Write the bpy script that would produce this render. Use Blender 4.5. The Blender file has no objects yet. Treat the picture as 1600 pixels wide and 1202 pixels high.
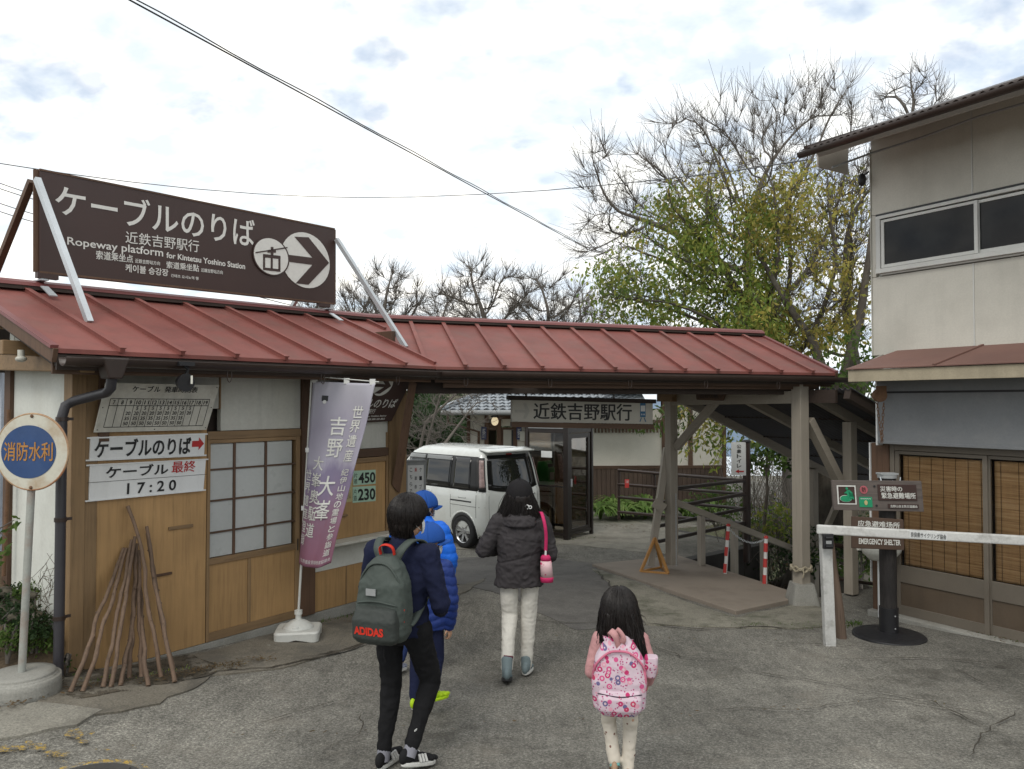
import bpy, bmesh, math, random
import numpy as np
from mathutils import Vector, Matrix, noise
from mathutils.geometry import delaunay_2d_cdt
random.seed(7)
C = bpy.context.scene.collection
PI = math.pi
rad = math.radians

# ------------------------------------------------------------ camera, sky, sun, exposure
FPX, CU, CV = 1200.0, 800.0, 601.0
PITCH = math.atan((630 - 601) / FPX)
CAM = Vector((0, 0, 2.5))
cam_data = bpy.data.cameras.new('camera')
cam_data.sensor_width = 36
cam_data.lens = 36 * FPX / 1600
cam_data.clip_start = 0.05
cam_data.clip_end = 2000
cam = bpy.data.objects.new('camera', cam_data)
C.objects.link(cam)
cam.location = CAM
cam.rotation_euler = (PI / 2 + PITCH, 0, 0)
S = bpy.context.scene
S.camera = cam
S.view_settings.view_transform = 'Standard'
S.view_settings.look = 'None'
S.view_settings.gamma = 1
S.view_settings.use_curve_mapping = False
S.view_settings.exposure = 0.2
S.cycles.max_bounces = 6
S.cycles.transparent_max_bounces = 24
SUN_EL, SUN_AZ = rad(48), rad(205)      # azimuth clockwise from +Y

w = bpy.data.worlds.new('World')
S.world = w
w.use_nodes = True
nt = w.node_tree
N, L = nt.nodes, nt.links
for n in list(N): N.remove(n)
def nd(t, **k):
    n = N.new(t)
    for a, b in k.items(): setattr(n, a, b)
    return n
def mth(op, a, b=None, clamp=False):
    n = nd('ShaderNodeMath', operation=op, use_clamp=clamp)
    for i, x in enumerate((a, b)):
        if x is None: continue
        if isinstance(x, (int, float)): n.inputs[i].default_value = x
        else: L.new(x, n.inputs[i])
    return n.outputs[0]
sky = nd('ShaderNodeTexSky', sky_type='NISHITA', sun_disc=False, sun_elevation=SUN_EL, sun_rotation=SUN_AZ, altitude=300, dust_density=1.5)
bg = nd('ShaderNodeBackground'); bg.inputs[1].default_value = 0.15
bgc = nd('ShaderNodeBackground'); bgc.inputs[1].default_value = 1.0
out = nd('ShaderNodeOutputWorld')
tc = nd('ShaderNodeTexCoord')
sep = nd('ShaderNodeSeparateXYZ'); L.new(tc.outputs['Generated'], sep.inputs[0])
zc = mth('ADD', mth('MAXIMUM', sep.outputs[2], 0.0), 0.42)
px_ = mth('DIVIDE', sep.outputs[0], zc); py_ = mth('DIVIDE', sep.outputs[1], zc)
cmb = nd('ShaderNodeCombineXYZ'); L.new(px_, cmb.inputs[0]); L.new(py_, cmb.inputs[1])
def nz(scale, det, rough=.55, dist=0, off=0, vec=None):
    n = nd('ShaderNodeTexNoise'); n.inputs['Scale'].default_value = scale; n.inputs['Detail'].default_value = det
    n.inputs['Roughness'].default_value = rough; n.inputs['Distortion'].default_value = dist
    mp = nd('ShaderNodeMapping'); mp.inputs['Location'].default_value = (off, off * .7, off * .3); mp.inputs['Rotation'].default_value = (0, 0, .5)
    mp.inputs['Scale'].default_value = (1, 1.25, 1)
    L.new(vec or cmb.outputs[0], mp.inputs[0]); L.new(mp.outputs[0], n.inputs['Vector'])
    return n.outputs[0]
def ramp(fac, stops):
    r = nd('ShaderNodeValToRGB'); e = r.color_ramp.elements
    while len(e) < len(stops): e.new(.5)
    for i, (p, c) in enumerate(stops):
        e[i].position = p; e[i].color = (*c, 1) if isinstance(c, tuple) else (c, c, c, 1)
    L.new(fac, r.inputs[0]); return r.outputs[0]
big = nz(2.2, 3, .5, .3, 3.1)
cell = nz(11, 4, .5, .15, 11.3)
comb = mth('ADD', mth('MULTIPLY', big, .5), mth('MULTIPLY', cell, .5))
cover = ramp(comb, [(.37, 0.55), (.465, 1.0)])
shade = ramp(nz(10, 5, .52, .15, 31.7), [(.35, (.79, .86, .935)), (.45, (.91, .955, .99)), (.52, (1.06, 1.06, 1.05)), (.62, (1.30, 1.27, 1.19))])
grey = ramp(nz(.8, 2, .5, 0, 57.), [(.38, (.88, .92, .96)), (.58, (1.04, 1.04, 1.03))])
mul = nd('ShaderNodeMix', data_type='RGBA', blend_type='MULTIPLY'); mul.inputs[0].default_value = 1
L.new(shade, mul.inputs[6]); L.new(grey, mul.inputs[7])
L.new(mul.outputs[2], bgc.inputs[0])
L.new(sky.outputs[0], bg.inputs[0])
hz = ramp(sep.outputs[2], [(.0, 1.0), (.3, 0.0)])
fac = mth('MAXIMUM', cover, mth('MULTIPLY', hz, .75), clamp=True)
mx = nd('ShaderNodeMixShader')
L.new(fac, mx.inputs[0]); L.new(bg.outputs[0], mx.inputs[1]); L.new(bgc.outputs[0], mx.inputs[2]); L.new(mx.outputs[0], out.inputs[0])

sd = bpy.data.lights.new('sun', 'SUN'); sd.energy = 1.2; sd.angle = rad(25); sd.color = (1, .95, .87)
so = bpy.data.objects.new('sun', sd); C.objects.link(so)
sdir = Vector((math.sin(SUN_AZ) * math.cos(SUN_EL), math.cos(SUN_AZ) * math.cos(SUN_EL), math.sin(SUN_EL)))
so.rotation_euler = sdir.to_track_quat('Z', 'Y').to_euler(); so.location = (0, -5, 20)

# ------------------------------------------------------------ pixel measurement helpers
CR, SR = math.cos(PITCH), math.sin(PITCH)
def ray(u, v):
    x, z = (u - CU) / FPX, -(v - CV) / FPX
    return Vector((x, CR - SR * z, SR + CR * z))
def at(u, v, Y):
    d = ray(u, v); return CAM + d * (Y / d.y)
def smooth(t):
    t = max(0., min(1., t)); return t * t * (3 - 2 * t)
BX = [-8, 0, 4.1, 6.4, 8.5, 11, 13.3, 20, 60]
BZ = [1.35, .9, .53, .27, .18, .08, 0, -.12, -.3]
OL = Vector((-2.54, 6.4)); TL = Vector((.5912, .8065)); NL = Vector((.8065, -.5912))
def gz(x, y):
    """height of the ground"""
    z = float(np.interp(y, BX, BZ))
    d = (Vector((x, y)) - OL).dot(NL)
    z += .2 * smooth(1 - d / 2.0) * smooth((11 - y) / 3) * smooth((y + 1) / 4)
    return z
def ong(u, v, up=0.):
    d = ray(u, v); t = 1.
    for _ in range(80):
        p = CAM + d * t
        t += (p.z - gz(p.x, p.y) - up) / max(.05, -d.z) * .6
    return CAM + d * t
class Frame:
    """a building's own axes: x along its front, y into it, z up"""
    def __init__(s, o, t, z):
        t = Vector(t).normalized(); s.o = Vector((o[0], o[1], z)); s.t = Vector((t.x, t.y, 0)); s.n = Vector((t.y, -t.x, 0)); s.rz = math.atan2(t.y, t.x)
        s.M = Matrix.Translation(s.o) @ Matrix.Rotation(s.rz, 4, 'Z'); s.Mi = s.M.inverted()
    def px(s, u, v, out=0.):
        """the local point of a photograph position on the plane 'out' metres before the front"""
        d = ray(u, v); p0 = s.o + s.n * out
        k = (p0 - CAM).dot(s.n) / d.dot(s.n); return s.Mi @ (CAM + d * k)
    def w(s, x, y, z): return s.M @ Vector((x, y, z))

# ------------------------------------------------------------ materials
def lin(r, g, b):
    f = lambda c: (c / 255 / 12.92) if c / 255 <= .04045 else ((c / 255 + .055) / 1.055) ** 2.4
    return (f(r), f(g), f(b))
class NT:
    def __init__(s, m): s.m = m; m.use_nodes = True; s.t = m.node_tree; s.b = s.t.nodes['Principled BSDF']
    def n(s, t, **k):
        n = s.t.nodes.new(t)
        for a, b in k.items():
            if a in ('data_type', 'blend_type', 'operation', 'feature', 'wave_type', 'bands_direction', 'use_clamp', 'distance', 'noise_dimensions', 'interpolation_type'): setattr(n, a, b)
            else: s.i(n.inputs[a.replace('_', ' ')], b)
        return n
    def i(s, inp, v):
        if hasattr(v, 'is_output') or isinstance(v, bpy.types.NodeSocket): s.t.links.new(v, inp)
        else: inp.default_value = v
    def co(s, sx=1, sy=1, sz=1, loc=(0, 0, 0)):
        c = s.n('ShaderNodeTexCoord'); m = s.n('ShaderNodeMapping'); s.i(m.inputs[0], c.outputs['Object'])
        m.inputs['Scale'].default_value = (sx, sy, sz); m.inputs['Location'].default_value = loc; return m.outputs[0]
    def noise(s, scale, det=4, rough=.55, vec=None, dist=0):
        return s.n('ShaderNodeTexNoise', Vector=vec or s.co(), Scale=scale, Detail=det, Roughness=rough, Distortion=dist).outputs[0]
    def math(s, op, a, b=0., clamp=False):
        n = s.n('ShaderNodeMath', operation=op, use_clamp=clamp); s.i(n.inputs[0], a); s.i(n.inputs[1], b); return n.outputs[0]
    def ramp(s, f, stops):
        r = s.n('ShaderNodeValToRGB'); e = r.color_ramp.elements
        while len(e) < len(stops): e.new(.5)
        for k, (p, c) in enumerate(stops): e[k].position = p; e[k].color = (*c, 1) if isinstance(c, tuple) else (c, c, c, 1)
        s.i(r.inputs[0], f); return r.outputs[0]
    def mix(s, f, a, b, mode='MIX'):
        n = s.n('ShaderNodeMix', data_type='RGBA', blend_type=mode)
        a = (*a, 1) if isinstance(a, tuple) and len(a) == 3 else a; b = (*b, 1) if isinstance(b, tuple) and len(b) == 3 else b
        s.i(n.inputs[0], f); s.i(n.inputs[6], a); s.i(n.inputs[7], b); return n.outputs[2]
    def bump(s, h, strength=.3, dist=.01):
        b = s.n('ShaderNodeBump', Height=h, Strength=strength, Distance=dist); s.i(s.b.inputs['Normal'], b.outputs[0]); return b
def scl(c, k): return tuple(min(1., x * k) for x in c)
MATS = {}
def mat(name, col, rough=.8, var=.18, vs=3., fine=.1, fs=60., bump=.15, metal=0., streak=0., dirt=None, dirtamt=.5, dirtscale=2., spec=None, piece=.08, grain=None, coat=0.):
    if name in MATS: return MATS[name]
    m = bpy.data.materials.new(name); k = NT(m); b = k.b
    c = k.mix(k.ramp(k.noise(vs, 5), [(.3, 0.), (.7, 1.)]), scl(col, 1 - var), scl(col, 1 + var))
    g = grain or (1, 1, 1)
    fn = k.noise(fs, 3, .6, k.co(*g))
    c = k.mix(1., c, k.ramp(fn, [(.25, 1 - fine), (.75, 1 + fine)]), 'MULTIPLY')
    if streak: c = k.mix(k.math('MULTIPLY', k.ramp(k.noise(7, 4, .6, k.co(1, 1, .08)), [(.48, 0.), (.75, 1.)]), streak), c, scl(col, .35))
    if dirt: c = k.mix(k.math('MULTIPLY', k.ramp(k.noise(dirtscale, 7, .65, k.co(loc=(3, 5, 7))), [(.48, 0.), (.68, 1.)]), dirtamt), c, dirt)
    if piece:
        oi = k.n('ShaderNodeObjectInfo'); c = k.mix(1., c, k.ramp(oi.outputs['Random'], [(0., 1 - piece), (1., 1 + piece)]), 'MULTIPLY')
    k.i(b.inputs['Base Color'], c); b.inputs['Metallic'].default_value = metal
    k.i(b.inputs['Roughness'], k.math('ADD', k.math('MULTIPLY', k.noise(vs * 4, 3), .25), rough - .12, True))
    if spec is not None: b.inputs['Specular IOR Level'].default_value = spec
    if coat: b.inputs['Coat Weight'].default_value = coat; b.inputs['Coat Roughness'].default_value = .06
    if bump: k.bump(fn, bump, .004)
    MATS[name] = m; return m
def wood(name, col, axis='z', rough=.75, var=.2, dark=.5, bump=.3, piece=.12):
    """long fine grain along one axis"""
    g = {'z': (14, 14, .7), 'x': (.7, 14, 14), 'y': (14, .7, 14)}[axis]
    m = bpy.data.materials.new(name); k = NT(m)
    f = k.noise(3.2, 6, .65, k.co(*g), .4)
    c = k.ramp(f, [(.25, scl(col, 1 - dark)), (.5, col), (.8, scl(col, 1 + var))])
    c = k.mix(1., c, k.ramp(k.noise(1.6, 4), [(.3, 1 - var), (.7, 1 + var)]), 'MULTIPLY')
    oi = k.n('ShaderNodeObjectInfo'); c = k.mix(1., c, k.ramp(oi.outputs['Random'], [(0., 1 - piece), (1., 1 + piece)]), 'MULTIPLY')
    k.i(k.b.inputs['Base Color'], c); k.b.inputs['Roughness'].default_value = rough
    k.bump(f, bump, .003); MATS[name] = m; return m
def flat(name, col, rough=.6, emit=0.):
    m = bpy.data.materials.new(name); k = NT(m)
    c = k.mix(k.noise(25, 3), scl(col, .88), scl(col, 1.1)); k.i(k.b.inputs['Base Color'], c); k.b.inputs['Roughness'].default_value = rough
    if emit: k.b.inputs['Emission Color'].default_value = (*col, 1); k.b.inputs['Emission Strength'].default_value = emit
    MATS[name] = m; return m
def glass(name, tint=(.93, .96, .95), rough=.02, mixf=.95):
    """a clear pane: mostly see-through, reflecting at grazing angles"""
    m = bpy.data.materials.new(name); k = NT(m); t = k.t
    gl = k.n('ShaderNodeBsdfGlossy', Roughness=rough); tr = k.n('ShaderNodeBsdfTransparent', Color=(*tint, 1))
    fr = k.n('ShaderNodeFresnel', IOR=1.5); mx = t.nodes.new('ShaderNodeMixShader')
    f = k.math('ADD', k.math('MULTIPLY', fr.outputs[0], .8), 1 - mixf, True)
    t.links.new(f, mx.inputs[0]); t.links.new(tr.outputs[0], mx.inputs[1]); t.links.new(gl.outputs[0], mx.inputs[2])
    t.links.new(mx.outputs[0], t.nodes['Material Output'].inputs[0]); MATS[name] = m; return m

# ------------------------------------------------------------ meshes
def V(*a): return Vector(a)
class MB:
    """collects shapes into one mesh"""
    def __init__(s): s.v = []; s.f = []; s.smooth = []
    def add(s, vs, fs, sm=False):
        o = len(s.v); s.v += [Vector(p) for p in vs]; s.f += [[i + o for i in f] for f in fs]; s.smooth += [sm] * len(fs); return s
    def box(s, c, d, R=None):
        c = Vector(c); h = Vector(d) / 2
        vs = [Vector((x * h.x, y * h.y, z * h.z)) for x in (-1, 1) for y in (-1, 1) for z in (-1, 1)]
        if R is not None: vs = [R @ p for p in vs]
        return s.add([c + p for p in vs], [(0, 1, 3, 2), (4, 6, 7, 5), (0, 4, 5, 1), (2, 3, 7, 6), (0, 2, 6, 4), (1, 5, 7, 3)])
    def bx(s, x0, x1, y0, y1, z0, z1): return s.box(((x0 + x1) / 2, (y0 + y1) / 2, (z0 + z1) / 2), (abs(x1 - x0), abs(y1 - y0), abs(z1 - z0)))
    def beam(s, a, b, wd, ht, up=(0, 0, 1)):
        a, b = Vector(a), Vector(b); d = (b - a); ln = d.length; d.normalize(); up = Vector(up)
        x = d.cross(up)
        if x.length < 1e-4: x = d.cross(Vector((1, 0, 0)))
        x.normalize(); y = x.cross(d)
        R = Matrix((x, d, y)).transposed()
        return s.box((a + b) / 2, (wd, ln, ht), R)
    def tube(s, pts, r, n=8, caps=True, sm=True, flat=1.):
        pts = [Vector(p) for p in pts]; m = len(pts)
        rs = r if isinstance(r, (list, tuple)) else [r] * m
        vs, fs = [], []; pv = None
        for i, p in enumerate(pts):
            d = (pts[min(i + 1, m - 1)] - pts[max(i - 1, 0)]).normalized()
            if pv is None:
                ref = Vector((0, 0, 1)) if abs(d.z) < .9 else Vector((1, 0, 0)); a = d.cross(ref).normalized()
            else:
                a = (pv - d * pv.dot(d)).normalized()
            pv = a; b = d.cross(a)
            for k in range(n):
                t = 2 * PI * k / n; vs.append(p + (a * math.cos(t) + b * math.sin(t) * flat) * rs[i])
        for i in range(m - 1):
            for k in range(n):
                fs.append((i * n + k, i * n + (k + 1) % n, (i + 1) * n + (k + 1) % n, (i + 1) * n + k))
        s.add(vs, fs, sm)
        if caps and n > 2:
            s.add([vs[k] for k in range(n)], [list(range(n))[::-1]]); s.add([vs[(m - 1) * n + k] for k in range(n)], [list(range(n))])
        return s
    def loft(s, secs, n=16, sm=True):
        """secs: (centre, rx, ry[, rotation, squareness]) stacked; ellipse in x/y"""
        vs, fs = [], []
        for q in secs:
            c, rx, ry = Vector(q[0]), q[1], q[2]; R = q[3] if len(q) > 3 and q[3] is not None else None; e = q[4] if len(q) > 4 else 1.
            for k in range(n):
                t = 2 * PI * k / n; cx, sy = math.cos(t), math.sin(t)
                p = Vector((math.copysign(abs(cx) ** e, cx) * rx, math.copysign(abs(sy) ** e, sy) * ry, 0))
                if R is not None: p = R @ p
                vs.append(c + p)
        m = len(secs)
        for i in range(m - 1):
            for k in range(n): fs.append((i * n + k, i * n + (k + 1) % n, (i + 1) * n + (k + 1) % n, (i + 1) * n + k))
        fs.append(list(range(n))[::-1]); fs.append([(m - 1) * n + k for k in range(n)])
        return s.add(vs, fs, sm)
    def ell(s, c, r, R=None, n=14, m=9):
        c = Vector(c); vs, fs = [], []
        for i in range(1, m):
            ph = PI * i / m
            for k in range(n):
                t = 2 * PI * k / n; p = Vector((r[0] * math.sin(ph) * math.cos(t), r[1] * math.sin(ph) * math.sin(t), r[2] * math.cos(ph)))
                vs.append(c + (R @ p if R is not None else p))
        z = Vector((0, 0, r[2])); z = R @ z if R is not None else z
        vs += [c + z, c - z]; a, b = len(vs) - 2, len(vs) - 1
        for i in range(m - 2):
            for k in range(n): fs.append((i * n + k, (i + 1) * n + k, (i + 1) * n + (k + 1) % n, i * n + (k + 1) % n))
        for k in range(n): fs.append((a, k, (k + 1) % n)); fs.append((b, (m - 2) * n + (k + 1) % n, (m - 2) * n + k))
        return s.add(vs, fs, True)
    def prism(s, poly, d):
        """a polygon (3-D points, in order) given the thickness vector d"""
        n = len(poly); poly = [Vector(p) for p in poly]; d = Vector(d)
        return s.add(poly + [p + d for p in poly], [list(range(n))[::-1], [n + k for k in range(n)]] + [(k, (k + 1) % n, n + (k + 1) % n, n + k) for k in range(n)])
    def grid(s, fn, nu, nv, sm=True):
        vs = [fn(i / nu, j / nv) for j in range(nv + 1) for i in range(nu + 1)]
        return s.add(vs, [(j * (nu + 1) + i, j * (nu + 1) + i + 1, (j + 1) * (nu + 1) + i + 1, (j + 1) * (nu + 1) + i) for j in range(nv) for i in range(nu)], sm)
    def slab(s, fn, nu, nv, th, sm=True):
        """a grid surface with real thickness: th is a vector or a number of metres along the average normal"""
        a = [Vector(fn(i / nu, j / nv)) for j in range(nv + 1) for i in range(nu + 1)]
        if isinstance(th, (int, float)):
            nn = (a[nu] - a[0]).cross(a[-1] - a[0]).normalized() * th
        else: nn = Vector(th)
        b = [p - nn for p in a]; q = len(a); W = nu + 1
        fs = [(j * W + i, j * W + i + 1, (j + 1) * W + i + 1, (j + 1) * W + i) for j in range(nv) for i in range(nu)]
        fs += [tuple(q + k for k in f[::-1]) for f in list(fs)]
        rim = [i for i in range(nu)] + [j * W + nu for j in range(nv)] + [nv * W + nu - i for i in range(nu)] + [(nv - j) * W for j in range(nv)]
        for k in range(len(rim)):
            x, y = rim[k], rim[(k + 1) % len(rim)]; fs.append((y, x, q + x, q + y))
        return s.add(a + b, fs, sm)
    def xf(s, M):
        s.v = [M @ p for p in s.v]; return s
    def mesh(s, name, m=None):
        me = bpy.data.meshes.new(name); me.from_pydata([tuple(p) for p in s.v], [], s.f)
        me.polygons.foreach_set('use_smooth', s.smooth); me.update()
        bm = bmesh.new(); bm.from_mesh(me); bmesh.ops.recalc_face_normals(bm, faces=bm.faces) if len(s.f) < 60000 else None; bm.to_mesh(me); bm.free()
        if m: me.materials.append(m)
        return me
def link(o, parent=None):
    C.objects.link(o)
    if parent is not None: o.parent = parent
    return o
def obj(name, mb, m, parent=None, bevel=0., label=None, kind=None, seg=2, M=None):
    me = mb if isinstance(mb, bpy.types.Mesh) else mb.mesh(name, m)
    o = link(bpy.data.objects.new(name, me), parent)
    if M is not None: o.matrix_local = M
    if bevel:
        b = o.modifiers.new('bevel', 'BEVEL'); b.width = bevel; b.segments = seg; b.limit_method = 'ANGLE'; b.angle_limit = rad(40); b.harden_normals = False
    if label: o['label'] = label
    if kind: o['kind'] = kind
    return o
def thing(name, label, cat, loc=(0, 0, 0), rz=0., group=None):
    o = link(bpy.data.objects.new(name, None)); o.location = loc; o.rotation_euler = (0, 0, rz); o.empty_display_size = .1
    o['label'] = label; o['category'] = cat
    if group: o['group'] = group
    return o
def tag(o, label, cat, group=None, kind=None):
    o['label'] = label; o['category'] = cat
    if group: o['group'] = group
    if kind: o['kind'] = kind
    return o
def struct(o): o['kind'] = 'structure'; return o
def world_part(name, mb, m, root, **k):
    """a part whose shape was measured in world space"""
    Mi = (Matrix.Translation(root.location) @ root.rotation_euler.to_matrix().to_4x4()).inverted()
    return obj(name, mb.xf(Mi), m, root, **k)
def text_mesh(body, bold=0., res=3, spacing=1.):
    cu = bpy.data.curves.new('lettering', 'FONT'); cu.body = body; cu.offset = bold; cu.resolution_u = res; cu.space_character = spacing
    o = bpy.data.objects.new('lettering', cu); C.objects.link(o)
    dg = bpy.context.evaluated_depsgraph_get(); dg.update(); me = bpy.data.meshes.new_from_object(o.evaluated_get(dg)); bpy.data.objects.remove(o)
    return me
def text_fit(body, fn, m, parent, bold=0., name='lettering', res=3, slant=0., label=None, inv=None):
    """flat print: fills the unit square, which fn(a, b) carries onto the surface"""
    kan = any('\u4e00' <= ch <= '\u9fff' for ch in body) and bold > .004
    me = text_mesh(body, 0. if kan else bold, res)
    if not len(me.vertices): return None
    if kan:      # thicken dense characters by stacking slightly shifted copies
        vs = [v.co.copy() for v in me.vertices]; fs = [tuple(p.vertices) for p in me.polygons]; V2, F2, n0 = [], [], len(vs)
        for q, (dx, dy) in enumerate(((-1, 0), (1, 0), (0, 1), (0, -1))):
            V2 += [(p.x + dx * bold * .9, p.y + dy * bold * .6, q) for p in vs]; F2 += [tuple(i + q * n0 for i in f) for f in fs]
        me = bpy.data.meshes.new('lettering'); me.from_pydata(V2, [], F2)
        up_ = (Vector(fn(1, 0)) - Vector(fn(0, 0))).cross(Vector(fn(0, 1)) - Vector(fn(0, 0))).normalized() * .0004
    else: up_ = Vector((0, 0, 0))
    co = np.array([v.co[:] for v in me.vertices]); mn, mxx = co.min(0), co.max(0); d = np.maximum(mxx - mn, 1e-6)
    for v in me.vertices:
        a, b = (v.co.x - mn[0]) / d[0], (v.co.y - mn[1]) / d[1]
        q = v.co.z; v.co = Vector(fn(a + slant * (b - .5), b)) + up_ * (q if kan else 0)
    me.materials.clear(); me.materials.append(m)
    if inv is not None: me.transform(inv)
    o = obj(name, me, None, parent)
    if label: o['label'] = label
    return o
def quadfn(bl, br, tl, tr=None, off=(0, 0, 0)):
    bl, br, tl = Vector(bl), Vector(br), Vector(tl); tr = Vector(tr) if tr is not None else br + tl - bl; off = Vector(off)
    return lambda a, b: (bl * (1 - a) + br * a) * (1 - b) + (tl * (1 - a) + tr * a) * b + off
# ------------------------------------------------------------ shared materials
m_plaster = mat('white_plaster', (.62, .63, .58), .85, .06, 1.2, .05, 40, .1, streak=.08, dirt=(.33, .31, .26), dirtamt=.35, dirtscale=1.3)
m_plaster2 = mat('grey_plaster', (.50, .50, .45), .85, .08, 1.5, .05, 40, .1, streak=.3, dirt=(.25, .23, .2), dirtamt=.3)
m_ochre = wood('ochre_board', (.36, .218, .092), 'z', .6, .16, .28, .1)
m_ochre_post = wood('ochre_post', (.22, .14, .068), 'z', .65, .15, .35)
m_ochre_h = wood('ochre_rail', (.22, .14, .07), 'x', .65, .15, .35)
m_brown = wood('brown_timber', (.095, .052, .03), 'z', .7, .2, .4)
m_brown_h = wood('brown_timber_level', (.085, .048, .028), 'x', .7, .2, .4)
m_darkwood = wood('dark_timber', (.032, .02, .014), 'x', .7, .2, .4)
m_roof = mat('red_roof_metal', (.205, .068, .056), .6, .16, 1.6, .06, 90, .05, dirt=(.14, .075, .06), dirtamt=.5, dirtscale=2.6, piece=.11, spec=.3, streak=.25)
m_roofd = mat('dark_red_metal', (.16, .048, .045), .5, .12, 2, .06, 60, .05)
m_gutter = mat('brown_gutter', (.035, .022, .017), .4, .15, 2, .05, 50, .02, streak=.3)
m_pipe = mat('dark_downpipe', (.035, .033, .038), .45, .15, 2, .05, 50, .02)
m_conc = mat('grey_concrete', (.25, .245, .22), .9, .15, 2, .18, 80, .4, dirt=(.12, .11, .085), dirtamt=.6)
m_galv = mat('galvanised_steel', (.50, .53, .55), .45, .1, 4, .06, 60, .05, metal=.4)
m_taupe = wood('taupe_painted_timber', (.31, .275, .225), 'z', .7, .08, .16, .12)
m_taupe_h = wood('taupe_painted_beam', (.30, .265, .215), 'x', .7, .08, .16, .12)
m_signbrown = mat('brown_sign_face', (.043, .021, .017), .45, .08, 1.5, .03, 60, .02, piece=0)
m_signwhite = flat('sign_white', (.66, .66, .62), .5)
m_black = flat('black_print', (.012, .012, .012), .6)
m_red = flat('red_print', (.42, .02, .02), .6)
m_white = mat('white_board', (.68, .69, .68), .5, .04, 2, .03, 60, .02, streak=.15)
m_offwhite = mat('weathered_white_board', (.52, .51, .45), .6, .07, 3, .05, 60, .03, streak=.35, dirt=(.25, .22, .17), dirtamt=.35, dirtscale=5)
m_glass = glass('window_glass')
m_frost = mat('frosted_glass', (.43, .445, .43), .3, .07, 1.6, .03, 30, 0, spec=.4, piece=.05)
m_curtain = mat('pale_curtain', (.72, .72, .68), .9, .05, 1.5, .04, 50, .05)
m_blackm = mat('black_metal', (.012, .012, .014), .45, .2, 5, .05, 60, .05)
m_rust = mat('rusty_iron', (.14, .075, .04), .85, .25, 9, .2, 60, .3)

# ------------------------------------------------------------ ground
TP = Frame((2.22, 11.0), (.853, .522), 0)
def tpw(x, y, z=0): return TP.w(x, y, z)
HOLE = [(.32, -2.15), (.32, .45), (3.3, 1.1), (3.3, 3.4), (14, 3.4), (14, -2.15)]
hole = [tpw(x, y) for x, y in HOLE]
def inhole(x, y):
    c = False; n = len(hole)
    for i in range(n):
        a, b = hole[i], hole[(i + 1) % n]
        if (a.y > y) != (b.y > y) and x < (b.x - a.x) * (y - a.y) / (b.y - a.y) + a.x: c = not c
    return c
def gzn(x, y): return gz(x, y) + .012 * noise.noise(Vector((x * 1.3, y * 1.3, 0))) + .03 * noise.noise(Vector((x * .35, y * .35, 4)))
def make_ground():
    pts = []
    for ax, bx_, ay, by, st in ((-8, 9, -3, 13, .22), (-16, 20, 13, 28, .7), (-16, -8, -3, 13, .9), (9, 20, -3, 13, .9), (-16, 20, -10, -3, 1.2)):
        for i in range(int((bx_ - ax) / st)):
            for j in range(int((by - ay) / st)): pts.append((ax + i * st + random.uniform(0, .06), ay + j * st + random.uniform(0, .06)))
    pts = [p for p in pts if not inhole(*p)]
    n = len(pts); pts += [(p.x, p.y) for p in hole]
    pts += [(-16, -10), (20, -10), (20, 28), (-16, 28)]
    ed = [(n + i, n + (i + 1) % len(hole)) for i in range(len(hole))]
    r = delaunay_2d_cdt([Vector(p) for p in pts], ed, [], 0, 1e-5)
    vs, fs = r[0], [f for f in r[2]]
    fs = [f for f in fs if not inhole(sum(vs[i].x for i in f) / 3, sum(vs[i].y for i in f) / 3)]
    b = MB(); b.add([(p.x, p.y, gzn(p.x, p.y)) for p in vs], [list(f) for f in fs], True)
    return b
def asphalt():
    m = bpy.data.materials.new('worn_asphalt'); k = NT(m)
    base = k.ramp(k.noise(.55, 7, .68), [(.34, (.100, .096, .084)), (.47, (.140, .134, .117)), (.56, (.163, .156, .136)), (.68, (.21, .20, .173))])
    base = k.mix(1., base, k.ramp(k.noise(4.5, 5, .7, k.co(loc=(4, 4, 0)), .6), [(.35, .86), (.5, 1.), (.62, 1.12)]), 'MULTIPLY')
    sp = k.noise(62, 4, .8)
    c = k.mix(1., base, k.ramp(sp, [(.32, .42), (.5, .95), (.66, 1.9)]), 'MULTIPLY')
    sp3 = k.noise(190, 2, .6); c = k.mix(1., c, k.ramp(sp3, [(.3, .72), (.7, 1.35)]), 'MULTIPLY')
    # rain-washed drag lines running downhill
    st = k.noise(5, 6, .7, k.co(2.8, .45, 1, (2, 0, 0)), .5)
    c = k.mix(1., c, k.ramp(st, [(.35, .86), (.5, 1.), (.66, 1.15)]), 'MULTIPLY')
    c = k.mix(k.math('MULTIPLY', k.ramp(k.noise(2.1, 8, .7, k.co(loc=(9, 2, 0))), [(.55, 0.), (.7, 1.)]), .45), c, (.20, .18, .15))
    c = k.mix(k.math('MULTIPLY', k.ramp(k.noise(1.3, 6, .7, k.co(loc=(1, 8, 0))), [(.56, 0.), (.66, 1.)]), .5), c, (.05, .045, .036))
    k.i(k.b.inputs['Base Color'], c); k.b.inputs['Roughness'].default_value = .93; k.b.inputs['Specular IOR Level'].default_value = .25
    k.bump(k.math('ADD', sp, k.math('MULTIPLY', st, .6)), .65, .008); return m
m_asph = asphalt()
struct(obj('ground', make_ground(), m_asph))
m_dirt = mat('brown_soil', (.085, .06, .035), .95, .3, 3, .4, 60, .6)
m_forest = mat('forest_floor', (.06, .06, .03), .95, .4, .3, .4, 8, .6)
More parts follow.
